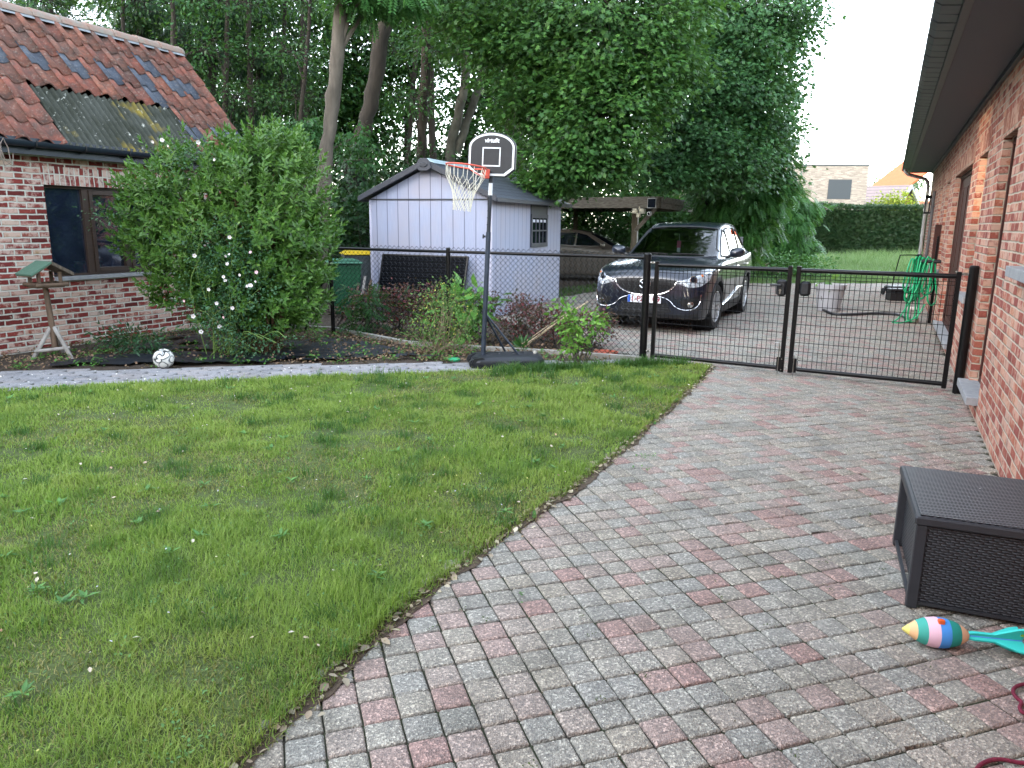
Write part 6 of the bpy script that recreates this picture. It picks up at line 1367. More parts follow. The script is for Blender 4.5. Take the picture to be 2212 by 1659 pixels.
# ---- foreground/middle trees
tree('maple_tree', 'large maple whose bright green crown hangs over the shed and hoop', 'tree', base0(tp([(1170, 500, 18, .22), (1175, 300, 17.8, .2), (1200, 100, 17.5, .17), (1230, -150, 17, .14)])),
     [lb(1310, 20, 16, 2.3, 1.8, 1.7, 300), lb(1150, 110, 17, 1.7, 1.4, 1.4, 170), lb(1300, 235, 15.6, 1.3, 1.1, 1.05, 150), lb(1405, 130, 16.4, 1.3, 1.3, 1.3, 150), lb(1170, 250, 17, 1.1, 1.0, .75, 85), lb(1250, 345, 15.6, .95, .8, .6, 75), lb(1335, 330, 16, .75, .7, .7, 65), lb(1045, 40, 17.5, 1.5, 1.2, 1.0, 100), lb(1215, 405, 15.8, .5, .5, .22, 18), lb(1170, 390, 16.2, .5, .5, .3, 20)],
     'maple', .105, M['leaf_maple'], M['bark_dark'], m=40, spread=.24, seed=3, droop=.55)
tree('maple_tree', 'tall dark green maple filling the right half of the tree wall beside the sky', 'tree', base0(tp([(1585, 520, 23, .17), (1580, 300, 22, .18), (1580, 60, 20.6, .18), (1600, -200, 20.4, .14)])),
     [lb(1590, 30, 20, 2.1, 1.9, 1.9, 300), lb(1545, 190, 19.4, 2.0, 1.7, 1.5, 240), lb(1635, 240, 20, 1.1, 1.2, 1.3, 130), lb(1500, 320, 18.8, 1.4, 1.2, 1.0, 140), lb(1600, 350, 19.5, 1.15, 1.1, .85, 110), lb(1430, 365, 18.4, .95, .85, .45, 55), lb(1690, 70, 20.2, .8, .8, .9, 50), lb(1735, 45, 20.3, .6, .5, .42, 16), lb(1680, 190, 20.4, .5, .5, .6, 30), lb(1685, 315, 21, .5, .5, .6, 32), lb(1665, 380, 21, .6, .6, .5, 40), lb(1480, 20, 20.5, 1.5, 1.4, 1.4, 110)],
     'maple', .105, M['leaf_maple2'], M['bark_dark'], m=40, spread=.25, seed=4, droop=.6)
tree('robinia_tree', 'feathery robinia drooping between the carport and the dark car roof', 'tree', base0(tp([(1590, 560, 23.5, .14), (1588, 430, 23.4, .12), (1590, 330, 23.2, .1)])),
     [lb(1590, 415, 21, 1.1, .8, .75, 70), lb(1625, 480, 21, .6, .5, .75, 46), lb(1545, 430, 21.3, .8, .6, .6, 34), lb(1600, 535, 22, .45, .5, .5, 24), lb(1650, 430, 21, .6, .5, .6, 30), lb(1662, 300, 22, .6, .6, .9, 34), lb(1668, 390, 21.5, .5, .6, .5, 26)],
     'pinn', .30, M['leaf_robinia'], M['bark_dark'], m=14, spread=.2, seed=5, droop=.9)
tree('drooping_tree', 'small rounded tree with drooping feathery branches left of the clipped hedge', 'tree', base0(tp([(1690, 560, 27, .12), (1692, 480, 27, .1), (1690, 420, 27, .07)])),
     [lb(1682, 430, 27, .8, .8, .42, 60), lb(1688, 480, 26.8, 1.0, .9, .65, 85), lb(1700, 530, 26.7, .8, .8, .55, 60), lb(1735, 452, 27, .45, .5, .22, 16), lb(1650, 460, 27, .55, .6, .8, 40)],
     'pinn', .34, M['leaf_robinia'], M['bark_dark'], m=14, spread=.2, seed=6, droop=.95)
tree('leaning_tree', 'tall leaning tree with a bare grey furrowed trunk behind the large bush', 'tree', base0(tp([(696, 600, 14, .15), (700, 440, 14, .13), (706, 330, 14, .13), (718, 230, 14, .125), (728, 120, 14, .12), (736, 0, 14, .115), (742, -180, 14, .11), (748, -420, 14, .09)])),
     [lb(800, -10, 14, .75, .5, .35, 30), lb(860, -10, 14.3, .5, .5, .3, 16), lb(750, -400, 14, 2.6, 2, 1.6, 160)], 'pinn', .24, M['leaf_robinia'], M['bark'], m=14, spread=.16, seed=7, droop=.8)
tree('ivy_clad_tree', 'twisting dark tree with an ivy clad foot just right of the leaning trunk', 'tree', base0(tp([(757, 560, 17, .26), (762, 430, 17, .22), (772, 330, 17, .19), (800, 230, 17, .17), (822, 100, 17, .165), (836, 0, 17, .155), (850, -160, 17, .13)])),
     [lb(850, -200, 17, 2.4, 2, 1.5, 130), lb(930, -20, 17.5, 1.1, 1, .6, 40)], 'oval', .10, M['leaf_dark'], M['bark_dark'], m=28, seed=8, ivy=(0, 3.3, .38, 2600), extra_trunks=[tp([(806, 215, 17, .07), (812, 120, 17, .06), (792, 0, 17.2, .05), (788, -100, 17.2, .04)])])
tree('twin_trunk_tree', 'pale lichen spotted twin trunk standing behind the shed roof', 'tree', base0(tp([(968, 520, 20, .17), (973, 330, 20, .14), (990, 250, 20, .125), (1005, 170, 20, .11), (1020, 0, 20, .11), (1030, -120, 20, .09)])),
     [lb(1040, -60, 20, 1.7, 1.4, 1.1, 90), lb(960, 60, 20.5, 1.1, 1, .8, 50)], 'oval', .11, M['leaf_ash'], M['bark_lichen'], m=26, seed=9, extra_trunks=[tp([(985, 330, 20.1, .12), (1012, 250, 20.2, .10), (1040, 170, 20.3, .1), (1070, 60, 20.4, .07)])])
tree('young_ash', 'young ash sapling with fresh green leaves between bush and leaning trunk', 'tree', base0(tp([(668, 560, 14.8, .035), (664, 420, 14.8, .03), (655, 320, 14.7, .025), (645, 270, 14.6, .015)])),
     [lb(640, 285, 14.6, .55, .4, .28, 34), lb(600, 300, 14.5, .3, .3, .2, 12), lb(672, 272, 14.8, .35, .35, .25, 14), lb(660, 330, 14.7, .45, .35, .25, 16), lb(760, 300, 15, .5, .4, .3, 18), lb(785, 345, 15, .45, .35, .3, 16)],
     'oval', .085, M['leaf_ash'], M['bark'], m=22, spread=.12, seed=10, droop=.9, limb_r=.01)
# ---- thin forest trunks and the dark depth behind
slim = [(392, 18.5, .07, -14, 'slim dark trunk rising just behind the outbuilding roof ridge end'), (478, 20, .06, 10, 'slim trunk left of the young ash'), (548, 21, .08, -8, 'thin dark trunk above the middle of the large bush'), (590, 23, .07, 18, 'thin trunk leaning right above the large bush'), (628, 19, .05, 30, 'very thin bare trunk leaning right beside the young ash'),
        (662, 22, .09, -6, 'straight dark trunk left of the leaning trunk'), (905, 19.5, .12, 12, 'dark trunk above the shed gable peak'), (940, 23, .1, -10, 'straight dark trunk left of the lichen spotted twin trunk'), (872, 24, .08, 22, 'thin trunk leaning right above the shed roof edge'), (1085, 21, .11, 26, 'dark trunk leaning right behind the basketball backboard'),
        (255, 19, .05, 8, 'thin trunk above the outbuilding roof'), (120, 19, .06, -8, 'leftmost thin trunk above the outbuilding roof'), (1130, 24, .08, -12, 'thin trunk just right of the basketball backboard')]
for i, (px_, Y, r_, ln, lab) in enumerate(slim):
    r2 = np.random.default_rng(100 + i)
    t_ = base0(tp([(px_, 560, Y, r_ * 1.3), (px_ + ln * .4, 350, Y, r_ * 1.1), (px_ + ln, 180, Y, r_), (px_ + ln * 1.4, 0, Y, r_ * .8), (px_ + ln * 1.7, -200, Y, r_ * .5)]))
    lo = [lb(px_ + r2.uniform(-40, 40), yy, Y + r2.uniform(-.6, .6), r2.uniform(.8, 1.3), .9, r2.uniform(.4, .65), n_) for yy, n_ in ((0, 26), (110, 22), (210, 20), (-160, 30))]
    if px_ < 420: lo = lo[:2] + lo[3:]
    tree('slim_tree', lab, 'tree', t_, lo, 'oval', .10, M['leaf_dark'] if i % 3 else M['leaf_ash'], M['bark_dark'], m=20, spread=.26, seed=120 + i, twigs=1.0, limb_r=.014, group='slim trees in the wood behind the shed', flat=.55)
firs = [(300, 21, 'dark fir with drooping boughs above the middle of the outbuilding ridge'), (455, 22, 'dark fir with drooping boughs right of the outbuilding ridge end'), (60, 22, 'dark fir at the top left corner above the outbuilding roof'), (560, 24, 'dark fir rising above the large bush')]
for i, (px_, Y, lab) in enumerate(firs):
    t_ = base0(tp([(px_, 560, Y, .16), (px_, 300, Y, .13), (px_ + 4, 60, Y, .1), (px_ + 6, -200, Y, .06)])); r2 = np.random.default_rng(60 + i)
    lo = [lb(px_ + r2.uniform(-55, 55), yy, Y + r2.uniform(-.8, .8), 1.1, 1.0, .28, 20) for yy in range(-190, 330 if px_ > 400 else 150, 42)]
    tree('fir_tree', lab, 'tree', t_, lo, 'pinn', .30, M['leaf_fir'], M['bark_dark'], m=9, spread=.2, seed=70 + i, droop=.9, group='dark firs in the wood', twigs=.8, limb_r=.016)
back = [(430, 27, 2.6, 300, 3.2, 'dark broadleaf mass directly right of the outbuilding roof'), (540, 29, 2.6, 330, 3.4, 'dark broadleaf mass behind the top of the large bush'), (650, 26, 2.4, 280, 3.2, 'dark broadleaf mass left of the leaning trunk'), (770, 27, 2.5, 250, 3.4, 'dark broadleaf mass between leaning and ivy clad trunks'),
        (880, 28, 2.6, 260, 3.2, 'dark broadleaf mass above the left shed roof slope'), (1000, 27, 2.6, 240, 3.2, 'dark broadleaf mass behind the basketball rim'), (1090, 27, 2.3, 260, 3.0, 'dark broadleaf mass behind the basketball backboard'), (1250, 31, 2.8, 330, 3.0, 'dark broadleaf mass above the carport left end'), (1400, 30, 2.8, 350, 3.0, 'dark broadleaf mass above the carport corner'), (1520, 31, 2.6, 330, 3.0, 'dark broadleaf mass behind the robinia'), (330, 30, 2.6, 330, 3.2, 'dark broadleaf mass hidden low behind the outbuilding roof')]
for i, (px_, Y, rad, yc, hh_, lab) in enumerate(back):
    r2 = np.random.default_rng(200 + i); c = P(px_, yc, Y); t_ = base0(tp([(px_, 520, Y, .16), (px_ + r2.uniform(-15, 15), yc, Y, .12), (px_ + r2.uniform(-20, 20), yc - 150, Y, .07)]))
    lo = [(c[0] + r2.uniform(-1.2, 1.2), c[1] + r2.uniform(-1, 1), z_, rad * r2.uniform(.6, .9), 1.4, 1.1, 55) for z_ in (.8, 2.0, 3.3, 4.6)]
    if 560 < px_: lo += [(c[0] + r2.uniform(-1.5, 1.5), c[1], z_, rad * .9, 1.4, 1.0, 66) for z_ in (6.0, 7.4, 8.8)]
    else: lo += [(c[0] + r2.uniform(-1.5, 1.5), c[1], z_, rad * .9, 1.4, .9, 44) for z_ in (5.8, 7.2, 8.6)]
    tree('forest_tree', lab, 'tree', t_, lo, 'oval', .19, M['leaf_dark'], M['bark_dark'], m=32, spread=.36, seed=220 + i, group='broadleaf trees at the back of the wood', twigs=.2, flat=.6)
# undergrowth
def bush(name, label, cat, c, lobes, leaf, size, mat, m, spread, seed, stems=8, stem_mat=None, droop=.2, group=None, flat=.8, shell=.4, stem_r=.012):
    r = np.random.default_rng(seed); t = empty(name, (c[0], c[1], 0), 0, label, cat, group); off = np.array([c[0], c[1], 0])
    pos, dr, hn, tw = cluster_leaves(r, lobes, m, spread, droop, shell, flat)
    k_ = pos[:, 2] > .01; pos, dr, hn = pos[k_], dr[k_], hn[k_]
    mb = MB()
    for c0, cs_ in tw:
        for q in cs_[:stems]:
            b = np.array([c[0], c[1], 0]) + np.append(r.normal(0, .06, 2), 0); mm = b * .45 + q * .55 + np.append(r.normal(0, .05, 2), -.05); mb.tube([tuple(p - off) for p in (b, mm, q)], [stem_r * 1.3, stem_r, stem_r * .3], 5, caps=False)
    mb.build('stems', stem_mat or M['bark'], t, smooth=True)
    inst('foliage', *LEAFT[leaf], pos - off, frames(dr, hn), size * r.uniform(.65, 1.25, len(pos)), mat, t); return t
p = P(775, 480, 15.3); bush('ivy_thicket', 'dark ivy thicket just left of the shed wall', 'bush', (p[0], p[1]), [(p[0], p[1], 1.2, .5, .5, 1.1, 90), (p[0] - .5, p[1] + .5, .9, .6, .5, .9, 60)], 'maple', .10, M['leaf_ivy'], 24, .16, 301)
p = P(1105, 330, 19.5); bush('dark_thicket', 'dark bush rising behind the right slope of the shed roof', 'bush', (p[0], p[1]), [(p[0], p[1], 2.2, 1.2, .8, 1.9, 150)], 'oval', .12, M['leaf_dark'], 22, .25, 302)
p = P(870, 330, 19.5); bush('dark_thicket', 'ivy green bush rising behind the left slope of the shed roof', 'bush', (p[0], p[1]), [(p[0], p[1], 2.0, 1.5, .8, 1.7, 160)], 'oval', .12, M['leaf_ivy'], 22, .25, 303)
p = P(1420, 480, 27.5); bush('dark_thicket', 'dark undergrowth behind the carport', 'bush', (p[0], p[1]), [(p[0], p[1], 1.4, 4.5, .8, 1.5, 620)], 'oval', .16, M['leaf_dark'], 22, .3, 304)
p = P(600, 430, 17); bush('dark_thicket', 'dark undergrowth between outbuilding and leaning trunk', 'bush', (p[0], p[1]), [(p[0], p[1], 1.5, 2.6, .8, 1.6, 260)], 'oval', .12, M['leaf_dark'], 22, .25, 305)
# ---- clipped hedge
HX0, HX1, HY, HZ = 14.6, 27.5, 38.0, 2.62
he = empty('clipped_hedge', (18, 38, 0), 0, 'long dark green clipped hedge in front of the pale modern house', 'hedge'); mb = MB(); mb.box(HX0 - 18 + .1, HX1 - 18 - .1, .12, 1.3, 0, HZ - .12); mb.build('core', simple('hedge_core', '16301c', .95, c2='102416', scale=2), he)
r = np.random.default_rng(400); n = 26000; x = r.uniform(HX0, HX1, n); z = r.uniform(0, HZ, n); y = HY + .10 * noise2(x, z, 1.2, 7) + r.uniform(-.02, .1, n); top = r.random(n) < .2
z = np.where(top, HZ - .04 + .12 * noise2(x, x * 0, 1.1, 9) + r.uniform(-.03, .06, n), z); y = np.where(top, HY + r.uniform(0, 1.2, n), y)
d = np.stack([r.normal(0, .5, n), np.where(top, r.normal(0, .4, n), -.5), np.where(top, .7, .25) + r.normal(0, .3, n)], 1); h = np.stack([r.normal(0, .3, n), np.where(top, -.2, -1.), np.where(top, 1, .4) + r.normal(0, .3, n)], 1)
inst('foliage', *PINN, np.stack([x - 18, y - 38, z], 1), frames(d, h), .17 * r.uniform(.6, 1.3, n), leafmat('leaf_hedge', ['18321f', '213f27', '29482b', '1d3822', '3d4a2a'], .1), he)
# ---- meadow grass and brambles beyond the driveway
MEAD = [(5.5, 21.7), (7.4, 22.0), (11.6, 22.7), (16, 23.2), (27, 25), (27, 37.9), (14, 37.9), (9, 33), (5.5, 26)]
x, y = scatter(MEAD, 190, 410); n = len(x); rr2 = np.random.default_rng(411); hz2 = np.interp(y, [22, 24, 30, 38], [.10, .2, .5, .62]) * (.6 + .8 * noise2(x, y, .6, 12))
tag(blades('meadow_grass', x, y, np.full(n, -.05), hz2 * rr2.uniform(.7, 1.3, n), .022 * np.ones(n), leafmat('meadow_blade', ['4a6636', '5f7c48', '6f8c58', '56733e', '84966a'], .4), .35, seed=9), 'tall pale green meadow grass between driveway and hedge', 'grass', kind='stuff')
p = G(1700, 600); bush('bramble_patch', 'low dark bramble patch at the edge of the driveway right of the car', 'bush', (8.6, 24.3), [(8.0, 24.2, .3, 1.4, .9, .45, 120), (9.4, 24.4, .25, 1.2, .8, .4, 90), (6.6, 24.5, .35, 1.0, .8, .4, 70)], 'oval', .10, leafmat('leaf_bramble', ['2c5028', '3b6a30', '4d7d3a'], .25), 16, .2, 420)
p = P(1655, 545, 27); bush('nettle_patch', 'pale green nettles growing below the drooping tree', 'bush', (p[0], p[1]), [(p[0], p[1], .6, 2.0, .8, .5, 150), (p[0] - 2.5, p[1], .5, 1.4, .8, .5, 80)], 'lance', .16, leafmat('leaf_nettle', ['4a7a48', '5f8f58', '3f6c40'], .3), 16, .22, 421)
mb = MB(); p = P(1640, 580, 26); n1_ = 16; mb.lathe([(.9 * math.cos(t) * (1 + .08 * math.sin(5 * t)), .5 * math.sin(t)) for t in np.linspace(0, math.pi / 2 - .01, 6)], n1_, (p[0], p[1], -.05)); o = mb.build('soil_heap', simple('heap', '6b5546', .95, c2='4d3d30', scale=3, bump=.08, bscale=4), smooth=True); tag(o, 'low brown heap of soil behind the dark car', 'soil heap')
# gravel and weeds left of the driveway
x, y = scatter([(1.1, 15.0), (1.2, 17.2), (2.6, 19.5), (4.2, 21.6), (2.6, 21.5), (.6, 18.5)], 240, 430); n = len(x); tag(blades('weed_grass', x, y, np.full(n, -.03), rr2.uniform(.04, .14, n), .012 * np.ones(n), GR2, .6, seed=10), 'weedy grass patch between the shed and the carport', 'grass', kind='stuff')
# far trees and sunlit bush behind the hedge
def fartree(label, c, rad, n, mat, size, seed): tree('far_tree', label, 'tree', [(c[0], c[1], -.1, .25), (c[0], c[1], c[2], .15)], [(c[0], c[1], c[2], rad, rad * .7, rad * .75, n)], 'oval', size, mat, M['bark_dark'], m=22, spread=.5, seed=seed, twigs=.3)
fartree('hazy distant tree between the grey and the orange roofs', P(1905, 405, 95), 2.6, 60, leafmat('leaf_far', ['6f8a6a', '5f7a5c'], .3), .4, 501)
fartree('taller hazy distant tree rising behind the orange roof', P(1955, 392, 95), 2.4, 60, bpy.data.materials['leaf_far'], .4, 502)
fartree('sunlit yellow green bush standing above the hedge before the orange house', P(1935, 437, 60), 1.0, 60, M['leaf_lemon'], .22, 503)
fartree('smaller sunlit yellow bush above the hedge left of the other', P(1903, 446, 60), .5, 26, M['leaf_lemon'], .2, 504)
# ------------------------------------------------------------------ the large bright green bush
r = np.random.default_rng(600); sc = np.array([-3.15, 9.35, 0])
bs = empty('large_bush', tuple(sc), 0, 'large bright green bush with pointed leaves in front of the outbuilding', 'bush')
lobes = [(-3.95, 9.75, 1.95, .95, .7, .62), (-3.1, 9.6, 1.75, .80, .7, .95), (-4.3, 9.7, 1.35, .55, .6, .6), (-3.4, 9.45, 1.25, 1.0, .75, .85), (-2.82, 9.5, 1.2, .46, .6, .75), (-3.2, 9.3, .7, .85, .6, .55), (-2.9, 9.35, .55, .45, .5, .4), (-4.15, 9.5, .75, .45, .5, .3), (-4.75, 9.75, 1.5, .38, .35, .5), (-4.5, 9.75, 2.0, .45, .4, .3), (-2.98, 9.7, 2.35, .35, .35, .35), (-3.25, 9.8, 2.2, .5, .45, .45)]
SP = []; SD = []
for (cx, cy, cz, rx, ry, rz) in lobes:
    n = int(340 * (rx * ry + ry * rz + rx * rz) / 1.6); d = r.normal(size=(n, 3)); d /= np.linalg.norm(d, axis=1, keepdims=True); rad = r.uniform(.55, 1.04, n)
    SP.append(np.array([cx, cy, cz]) + d * rad[:, None] * [rx, ry, rz]); SD.append(d * [1, 1, .5] + [0, 0, .75])
SP = np.vstack(SP); SD = np.vstack(SD) + r.normal(0, .25, (sum(len(a) for a in SP.reshape(1, -1, 3)), 3)); k_ = SP[:, 2] > .15; SP, SD = SP[k_], SD[k_]; SD /= np.linalg.norm(SD, axis=1, keepdims=True)
pos = []; dr = []; hn = []; tt = []
for i in range(len(SP)):
    d = SD[i]; a = np.cross(d, [.3, .2, 1]); a /= np.linalg.norm(a); b = np.cross(d, a); L = r.uniform(.12, .24); m_ = 13
    for j in range(m_):
        q = j / (m_ - 1); ph = j * 2.4; rad_ = a * math.cos(ph) + b * math.sin(ph); el = .25 + .75 * q
        pos.append(SP[i] + d * L * q); dr.append(d * (.3 + 1.1 * q ** 1.5) + rad_ * (1.0 - .55 * q)); hn.append(d + rad_ * -.35); tt.append((.096 - .036 * abs(q - .45)) * r.uniform(.75, 1.2))
pos, dr, hn, tt = map(np.array, (pos, dr, hn, tt))
dr[:, 2] -= .12
inst('foliage', *LANCE, pos - sc, frames(dr, hn), np.stack([tt * 1.35, tt, tt], 1), M['leaf_shrub'], bs)
mb = MB()
for i in r.choice(len(SP), 170, replace=False):
    b0 = np.array([r.normal(0, .10), r.normal(0, .08), 0]); q = (SP[i] - sc) * [.8, .8, .85]; mm = b0 * .5 + q * .5 + np.append(r.normal(0, .08, 2), .1 * r.random()); mb.tube([tuple(b0), tuple(mm), tuple(q)], [.022, .012, .004], 5, caps=False)
mb.build('stems', simple('stem_brown', '6a5038', .9, c2='4a3828', scale=8), bs, smooth=True)
for i, (x, z) in enumerate(((-3.32, 2.6), (-3.0, 2.5), (-2.86, 2.62), (-3.98, 2.45), (-4.95, 1.72))): pass
# ---- wild rose growing through it
r = np.random.default_rng(610); rc = np.array([-3.45, 8.85, 0]); rs = empty('rose_bush', tuple(rc), 0, 'wild rose with small dark leaves and white flowers growing through the large bush', 'rose bush')
RL_ = [(-3.35, 8.80, 1.25, .45, .22, .5, 60), (-3.15, 8.78, .95, .5, .2, .35, 55), (-3.3, 8.70, .45, .4, .2, .42, 62), (-3.0, 8.75, .2, .4, .2, .2, 22), (-3.85, 9.0, 1.25, .35, .2, .3, 22), (-3.6, 8.85, .65, .4, .2, .4, 30), (-3.95, 9.2, 2.35, .3, .2, .25, 12), (-4.95, 9.3, 1.65, .2, .15, .12, 9)]
pp, dd, hh_, tw = cluster_leaves(r, RL_, 22, .09, .3, .5, .8); k_ = pp[:, 2] > .02
inst('foliage', *OVAL, pp[k_] - rc, frames(dd[k_], hh_[k_]), .034 * r.uniform(.6, 1.25, k_.sum()), leafmat('leaf_rose', ['1f4029', '2c5236', '3d6443', '4a704c'], .2), rs)
mb = MB()
for c0, cs_ in tw:
    for q in cs_[:6 if c0[0] > -3.8 else 0]:
        b0 = np.array([r.normal(0, .12), r.normal(0, .05), 0]); q = q - rc; mm = b0 * .5 + q * .5 + [r.normal(0, .1), -.05, .2]; mb.tube([tuple(v) for v in crom([b0, mm, q], 3)], .006, 4, caps=False)
mb.build('stems', simple('rose_stem', '5f7a3a', .7), rs, smooth=True)
fl = [(350, 302), (363, 315), (428, 307), (463, 345), (495, 550), (468, 655), (420, 552), (541, 545), (488, 553), (491, 570), (554, 588), (483, 598), (487, 606), (518, 594), (552, 608), (541, 617), (534, 618), (451, 625), (398, 650), (502, 665), (417, 683), (483, 685), (434, 717), (474, 705), (496, 512), (330, 306)]
pw = simple('petal_white', 'dcd6d8', .6); pk = simple('petal_pink', 'd8b4bd', .6); yc_ = simple('flower_centre', 'c9a63a', .7)
def flower(px_, py_, Y, s_, mat, i):
    c = P(px_, py_, Y); mb = MB(); rr_ = random.Random(i); tl_ = Matrix.Translation(Vector(c - rc)) @ Matrix.Rotation(rr_.uniform(-.6, .6), 4, 'Z') @ Matrix.Rotation(R(90) + rr_.uniform(-.6, .3), 4, 'X'); mb.M = tl_
    for k in range(5):
        a = 2 * math.pi * k / 5; c_, s2_ = math.cos(a), math.sin(a); w = .62
        f = lambda u, v, z: ((u * c_ - v * s2_) * s_, (u * s2_ + v * c_) * s_, z * s_)
        mb.add([f(.08, 0, 0), f(.55, -w * .7, .12), f(.98, -.3, .3), f(.9, 0, .22), f(.98, .3, .3), f(.55, w * .7, .12), f(.5, 0, .04)], [(0, 1, 6), (1, 2, 3, 6), (3, 4, 5, 6), (5, 0, 6)])
    mb.mi = 1; mb.lathe([(.2 * s_, .0), (.16 * s_, .14 * s_), (0, .16 * s_)], 8)
    mb.build('flower', [mat, yc_], rs)
for i, (a, b) in enumerate(fl): flower(a, b, 8.55 if b > 480 else 8.95, random.Random(i).uniform(.014, .028), pk if i in (7, 10, 18, 21) else pw, i)
# ---- planting bed behind the kerb
ph = leafmat('leaf_photinia', ['3a4a2e', '6a3038', '7a2c34', '33482c', '8a3a40', '465a34', '5a3034'], .15, .3)
bl = [(-2.35, 11.6), (-1.75, 11.3), (-1.2, 11.0), (-.6, 10.75), (0.1, 10.4), (.55, 10.15), (.95, 9.95)]
labs = ['reddish leaved shrub beside the green bin', 'reddish leaved shrub below the left part of the solar panel', 'reddish leaved shrub below the right part of the solar panel', 'reddish leaved shrub just left of the hoop pole', 'reddish leaved shrub just right of the hoop pole', 'reddish leaved shrub below the dry canes', 'reddish leaved shrub behind the young bright plant']
for i, (x, y) in enumerate(bl):
    hgt = [.5, .62, .6, .55, .5, .45, .42][i]; bush('photinia_shrub', labs[i], 'shrub', (x, y), [(x, y, hgt * .62, .42, .28, hgt * .5, 62), (x + .1, y - .1, hgt * .95, .3, .2, hgt * .25, 22)], 'oval', .045, ph, 16, .07, 620 + i, stems=5, group='reddish shrubs along the chain link fence', stem_r=.005, stem_mat=M['bark_dark'])
fy = bush('currant_bush', 'twiggy bush with many tiny yellow flowers left of the hoop', 'bush', (-.95, 9.45), [(-.95, 9.45, .45, .42, .3, .38, 70), (-.75, 9.5, .72, .3, .25, .25, 36), (-1.15, 9.4, .2, .4, .25, .18, 30), (-.6, 9.3, .25, .25, .2, .22, 26)], 'oval', .036, leafmat('leaf_currant', ['3c5c2e', '527538', '6a8a44'], .25), 13, .08, 640, stems=16, stem_r=.004, stem_mat=simple('twig_pale', '8d8068', .9))
r = np.random.default_rng(641); n = 300; d = r.normal(size=(n, 3)); d /= np.linalg.norm(d, axis=1, keepdims=True); pp = np.array([-.85, 9.42, .5]) + d * r.uniform(.5, 1.05, n)[:, None] * [.46, .34, .44]; pp = pp[pp[:, 2] > .08]; n = len(pp)
o = inst('blossoms', *OVAL, pp - [-.95, 9.45, 0], frames(r.normal(size=(n, 3)), r.normal(size=(n, 3)) + [0, 0, 1]), .020 * r.uniform(.7, 1.2, n), simple('blossom', 'b9bd55', .7), fy); o['kind'] = 'stuff'
hy_ = bush('broadleaf_plant', 'tall plant with big heart shaped light green leaves behind the fence left of the hoop', 'plant', (-.75, 10.3), [(-.58, 10.3, .52, .30, .25, .18, 24), (-.72, 10.25, .36, .28, .2, .2, 14)], 'oval', .19, leafmat('leaf_broad', ['4f8a3a', '66a04a', '78ad52'], .35), 4, .12, 650, stems=8, stem_r=.006)
yp = bush('young_shrub', 'young bright green shrub growing in front of the hoop base end', 'shrub', (.78, 8.60), [(.80, 8.62, .50, .26, .2, .22, 34), (.72, 8.6, .25, .14, .12, .18, 14), (1.02, 8.66, .55, .12, .1, .1, 8), (.60, 8.62, .62, .12, .1, .1, 7)], 'oval', .062, leafmat('leaf_young', ['5c8f34', '74a542', '8cb852', '4a7c30'], .35, .5), 9, .06, 660, stems=7, stem_r=.004)
yp.location.z = .01
bush('nettle_clump', 'dark green leafy clump at the foot of the outbuilding beside the football', 'plant', (-4.55, 8.85), [(-4.55, 8.85, .16, .35, .22, .14, 36), (-4.9, 9.1, .18, .3, .2, .15, 20)], 'lance', .07, leafmat('leaf_clump', ['24452a', '315936', '1e3a24'], .2), 13, .07, 670, stems=2, stem_r=.003)
bush('bed_fern', 'feathery green seedling growing beside the left fence post', 'plant', (-2.15, 11.05), [(-2.15, 11.05, .45, .3, .2, .2, 14), (-2.2, 11.0, .2, .3, .2, .15, 8)], 'pinn', .18, M['leaf_ash'], 6, .1, 671, stems=6, stem_r=.004)
bush('pot_plant', 'rhubarb like leaves growing in the large grey pot', 'plant', (6.3, 14.85), [(6.28, 14.85, .60, .13, .12, .05, 4), (6.12, 14.8, .57, .06, .05, .02, 2)], 'oval', .16, leafmat('leaf_pot', ['3f6b3c', '56824a', '78a04a'], .25), 3, .06, 672, stems=3, stem_r=.006).location.z = 0
pw2 = bush('dandelion_plant', 'green weed with long leaves growing in front of the hoop tank', 'plant', (.15, 9.25), [(.15, 9.25, .10, .06, .05, .06, 8)], 'lance', .14, M['leaf_ash'], 3, .02, 673, stems=2, stem_r=.003, droop=-.9)
# ---- low weeds, leaf litter on the bed
BEDP = [(-7, 7.5), (-5.49, 7.82), (-2.69, 8.38), (.55, 8.88), (.5, 9.3), (-.5, 9.6), (-1.43, 9.95), (-2.75, 11.2), (-3.4, 11.6), (-5.3, 10.6), (-6.3, 8.7)]
x, y = scatter(BEDP, 420, 680); k_ = noise2(x, y, 2.4, 14) > .35; x, y = x[k_], y[k_]; n = len(x)
leafbits('leaf_litter', x, y, np.random.default_rng(1).uniform(.005, .05, n), np.random.default_rng(2).uniform(.018, .045, n), ['5a4536', '705744', '41311f', '846a54', '644b3a', '988268'], 'dry brown fallen leaves covering the planting bed', 'leaf litter', 11, tilt=.5)
x, y = scatter([(-2.6, 9.6), (-1.2, 8.72), (1.5, 8.93), (1.3, 9.4), (.6, 10.6), (-2.4, 12)], 260, 684); n = len(x)
leafbits('leaf_litter', x, y, np.random.default_rng(3).uniform(.0, .04, n), np.random.default_rng(4).uniform(.025, .06, n), ['6f5542', '8f7560', '54402f', 'a58a70'], 'dry brown leaves under the fence shrubs', 'leaf litter', 12, tilt=.5)
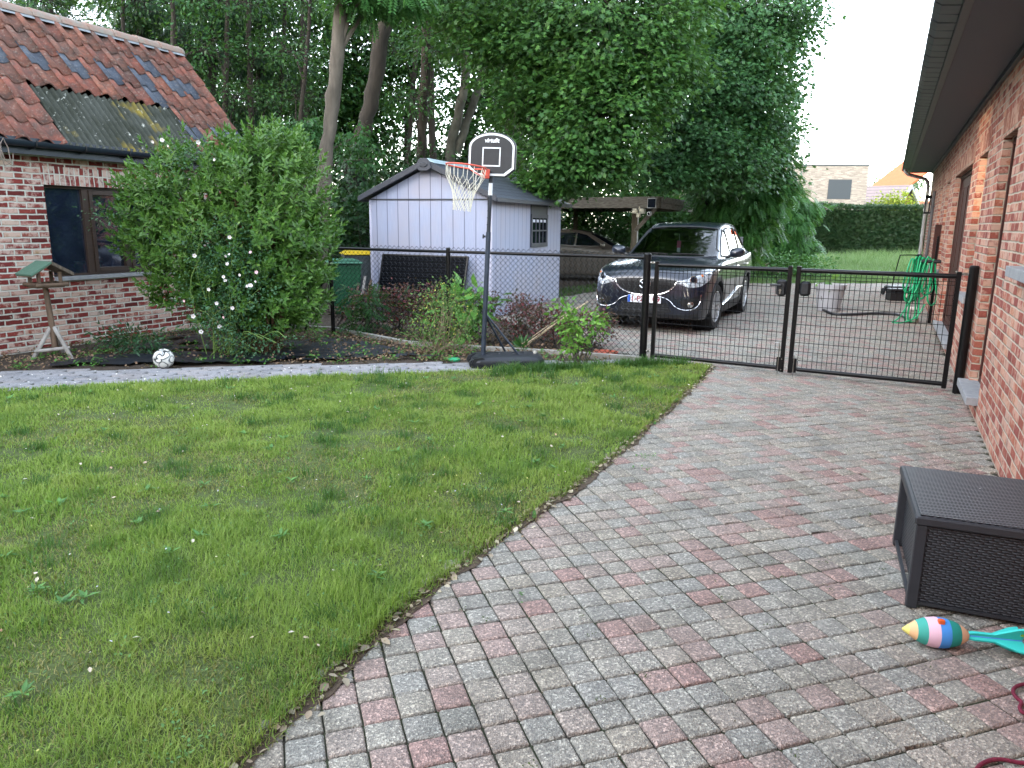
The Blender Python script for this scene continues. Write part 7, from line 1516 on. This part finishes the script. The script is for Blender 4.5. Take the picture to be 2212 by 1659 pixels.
def weeds(name, poly, dens, seed, mat, size, label, n_leaf=9, shape='oval', spread=.03, zf=None):
    r = np.random.default_rng(seed); x, y = scatter(poly, dens, seed); n = len(x); X = np.repeat(x, n_leaf); Y = np.repeat(y, n_leaf); N = len(X); a = r.random(N) * 6.283
    d = np.stack([np.cos(a), np.sin(a), r.uniform(.1, .9, N)], 1); h = np.zeros((N, 3)) + [0, 0, 1]; z = (zf(X, Y) if zf else 0) + .004
    return tag(inst(name, *LEAFT[shape], np.stack([X + r.normal(0, spread, N), Y + r.normal(0, spread, N), np.zeros(N) + z + r.random(N) * spread * .6], 1), frames(d, h), size * r.uniform(.5, 1.2, N), mat), label, 'weeds', kind='stuff')
wm = leafmat('leaf_weed', ['3a6a2c', '4d8038', '2f5a28', '6a9a48'], .3)
weeds('bed_weeds', BEDP, 9, 690, wm, .05, 'small green weeds scattered over the planting bed', 16, spread=.07)
weeds('joint_weeds', [p for p in DRIVE if p[1] < 15] + [(4, 14)], .9, 691, wm, .018, 'tiny green weeds growing in the paver joints', 7, spread=.018)
weeds('edge_weeds', [(a + (.03 if i < 10 else 0), b) for i, (a, b) in enumerate(LAWN_EDGE)] + [(a - .08, b + .03) for a, b in LAWN_EDGE[::-1]], 14, 692, wm, .035, 'small leafy weeds along the lawn edge', 6, spread=.012)
weeds('lawn_clover', LAWN, 22, 693, leafmat('leaf_clover', ['47753a', '5c8a46', '3a6636', '6f9a58'], .3), .015, 'clover and broad leaved weeds in the lawn', 7, spread=.03, zf=lambda a, b: lawn_h(a, b) + .012)
weeds('moss_joints', DRIVE, 5, 694, leafmat('moss', ['3a4a20', '4d5c28', '2e3c1c'], .1, .9), .009, 'moss in the joints between the pavers', 10, spread=.012)
r = np.random.default_rng(695); x, y = scatter(LAWN, 12, 695); k_ = (y > .8) & (noise2(x, y, 1.1, 30) > .5); x, y = x[k_], y[k_]; n = len(x)
tag(inst('lawn_flowers', *OVAL, np.stack([x, y, lawn_h(x, y) + r.uniform(.03, .05, n)], 1), frames(r.normal(size=(n, 3)) + [0, 0, .2], np.zeros((n, 3)) + [0, -.3, 1]), .012 * np.ones(n), leafmat('tiny_flowers', ['d8cf3a', 'e0d84a', 'a9a0cc', 'd0cce0', 'e8e6dd'], .2)), 'tiny yellow and pale violet flowers dotted in the lawn', 'flowers', kind='stuff')
mb = MB(); p = G(2205, 1425); r = np.random.default_rng(696)
pos = np.array([[p[0] + .0, p[1] - .0, .09], [p[0] + .02, p[1] - .045, .07], [p[0] + .05, p[1] - .08, .05]]); lf = empty('leaf_sprig', (p[0] + .10, p[1] - .03, 0), 0, 'green leaf sprig hanging over the toy rocket tail at the right edge', 'leaves')
inst('leaf', *OVAL, pos - [p[0] + .10, p[1] - .03, 0] + [.06, 0, 0], frames(np.array([[-1, .2, .1], [-1, -.3, .0], [-1, .1, -.3]]), np.array([[0, -.2, 1], [0, -.3, 1], [0, -.2, 1]])), np.array([.07, .055, .05]), leafmat('leaf_sprig_m', ['6a8f2e', '88a848'], .3), lf)
mb = MB(); mb.tube([(.08, 0, .0), (.05, 0, .06), (.0, .0, .08), (-.05, .0, .085)], .004, 5); mb.build('stalk', M['leaf_young'] if 'leaf_young' in M else bpy.data.materials['leaf_young'], lf)

weeds('rosette_weeds', LAWN, 2.6, 701, leafmat('leaf_rosette', ['3c6a34', '4f7d42', '6a9a4c'], .25), .055, 'broad leaved rosette weeds in the lawn', 9, shape='lance', spread=.008, zf=lambda a, b: lawn_h(a, b) + .015)
weeds('joint_clumps', [p for p in DRIVE if p[1] < 15] + [(4, 14)], .35, 702, wm, .020, 'small clumps of clover in the paver joints', 26, spread=.03)
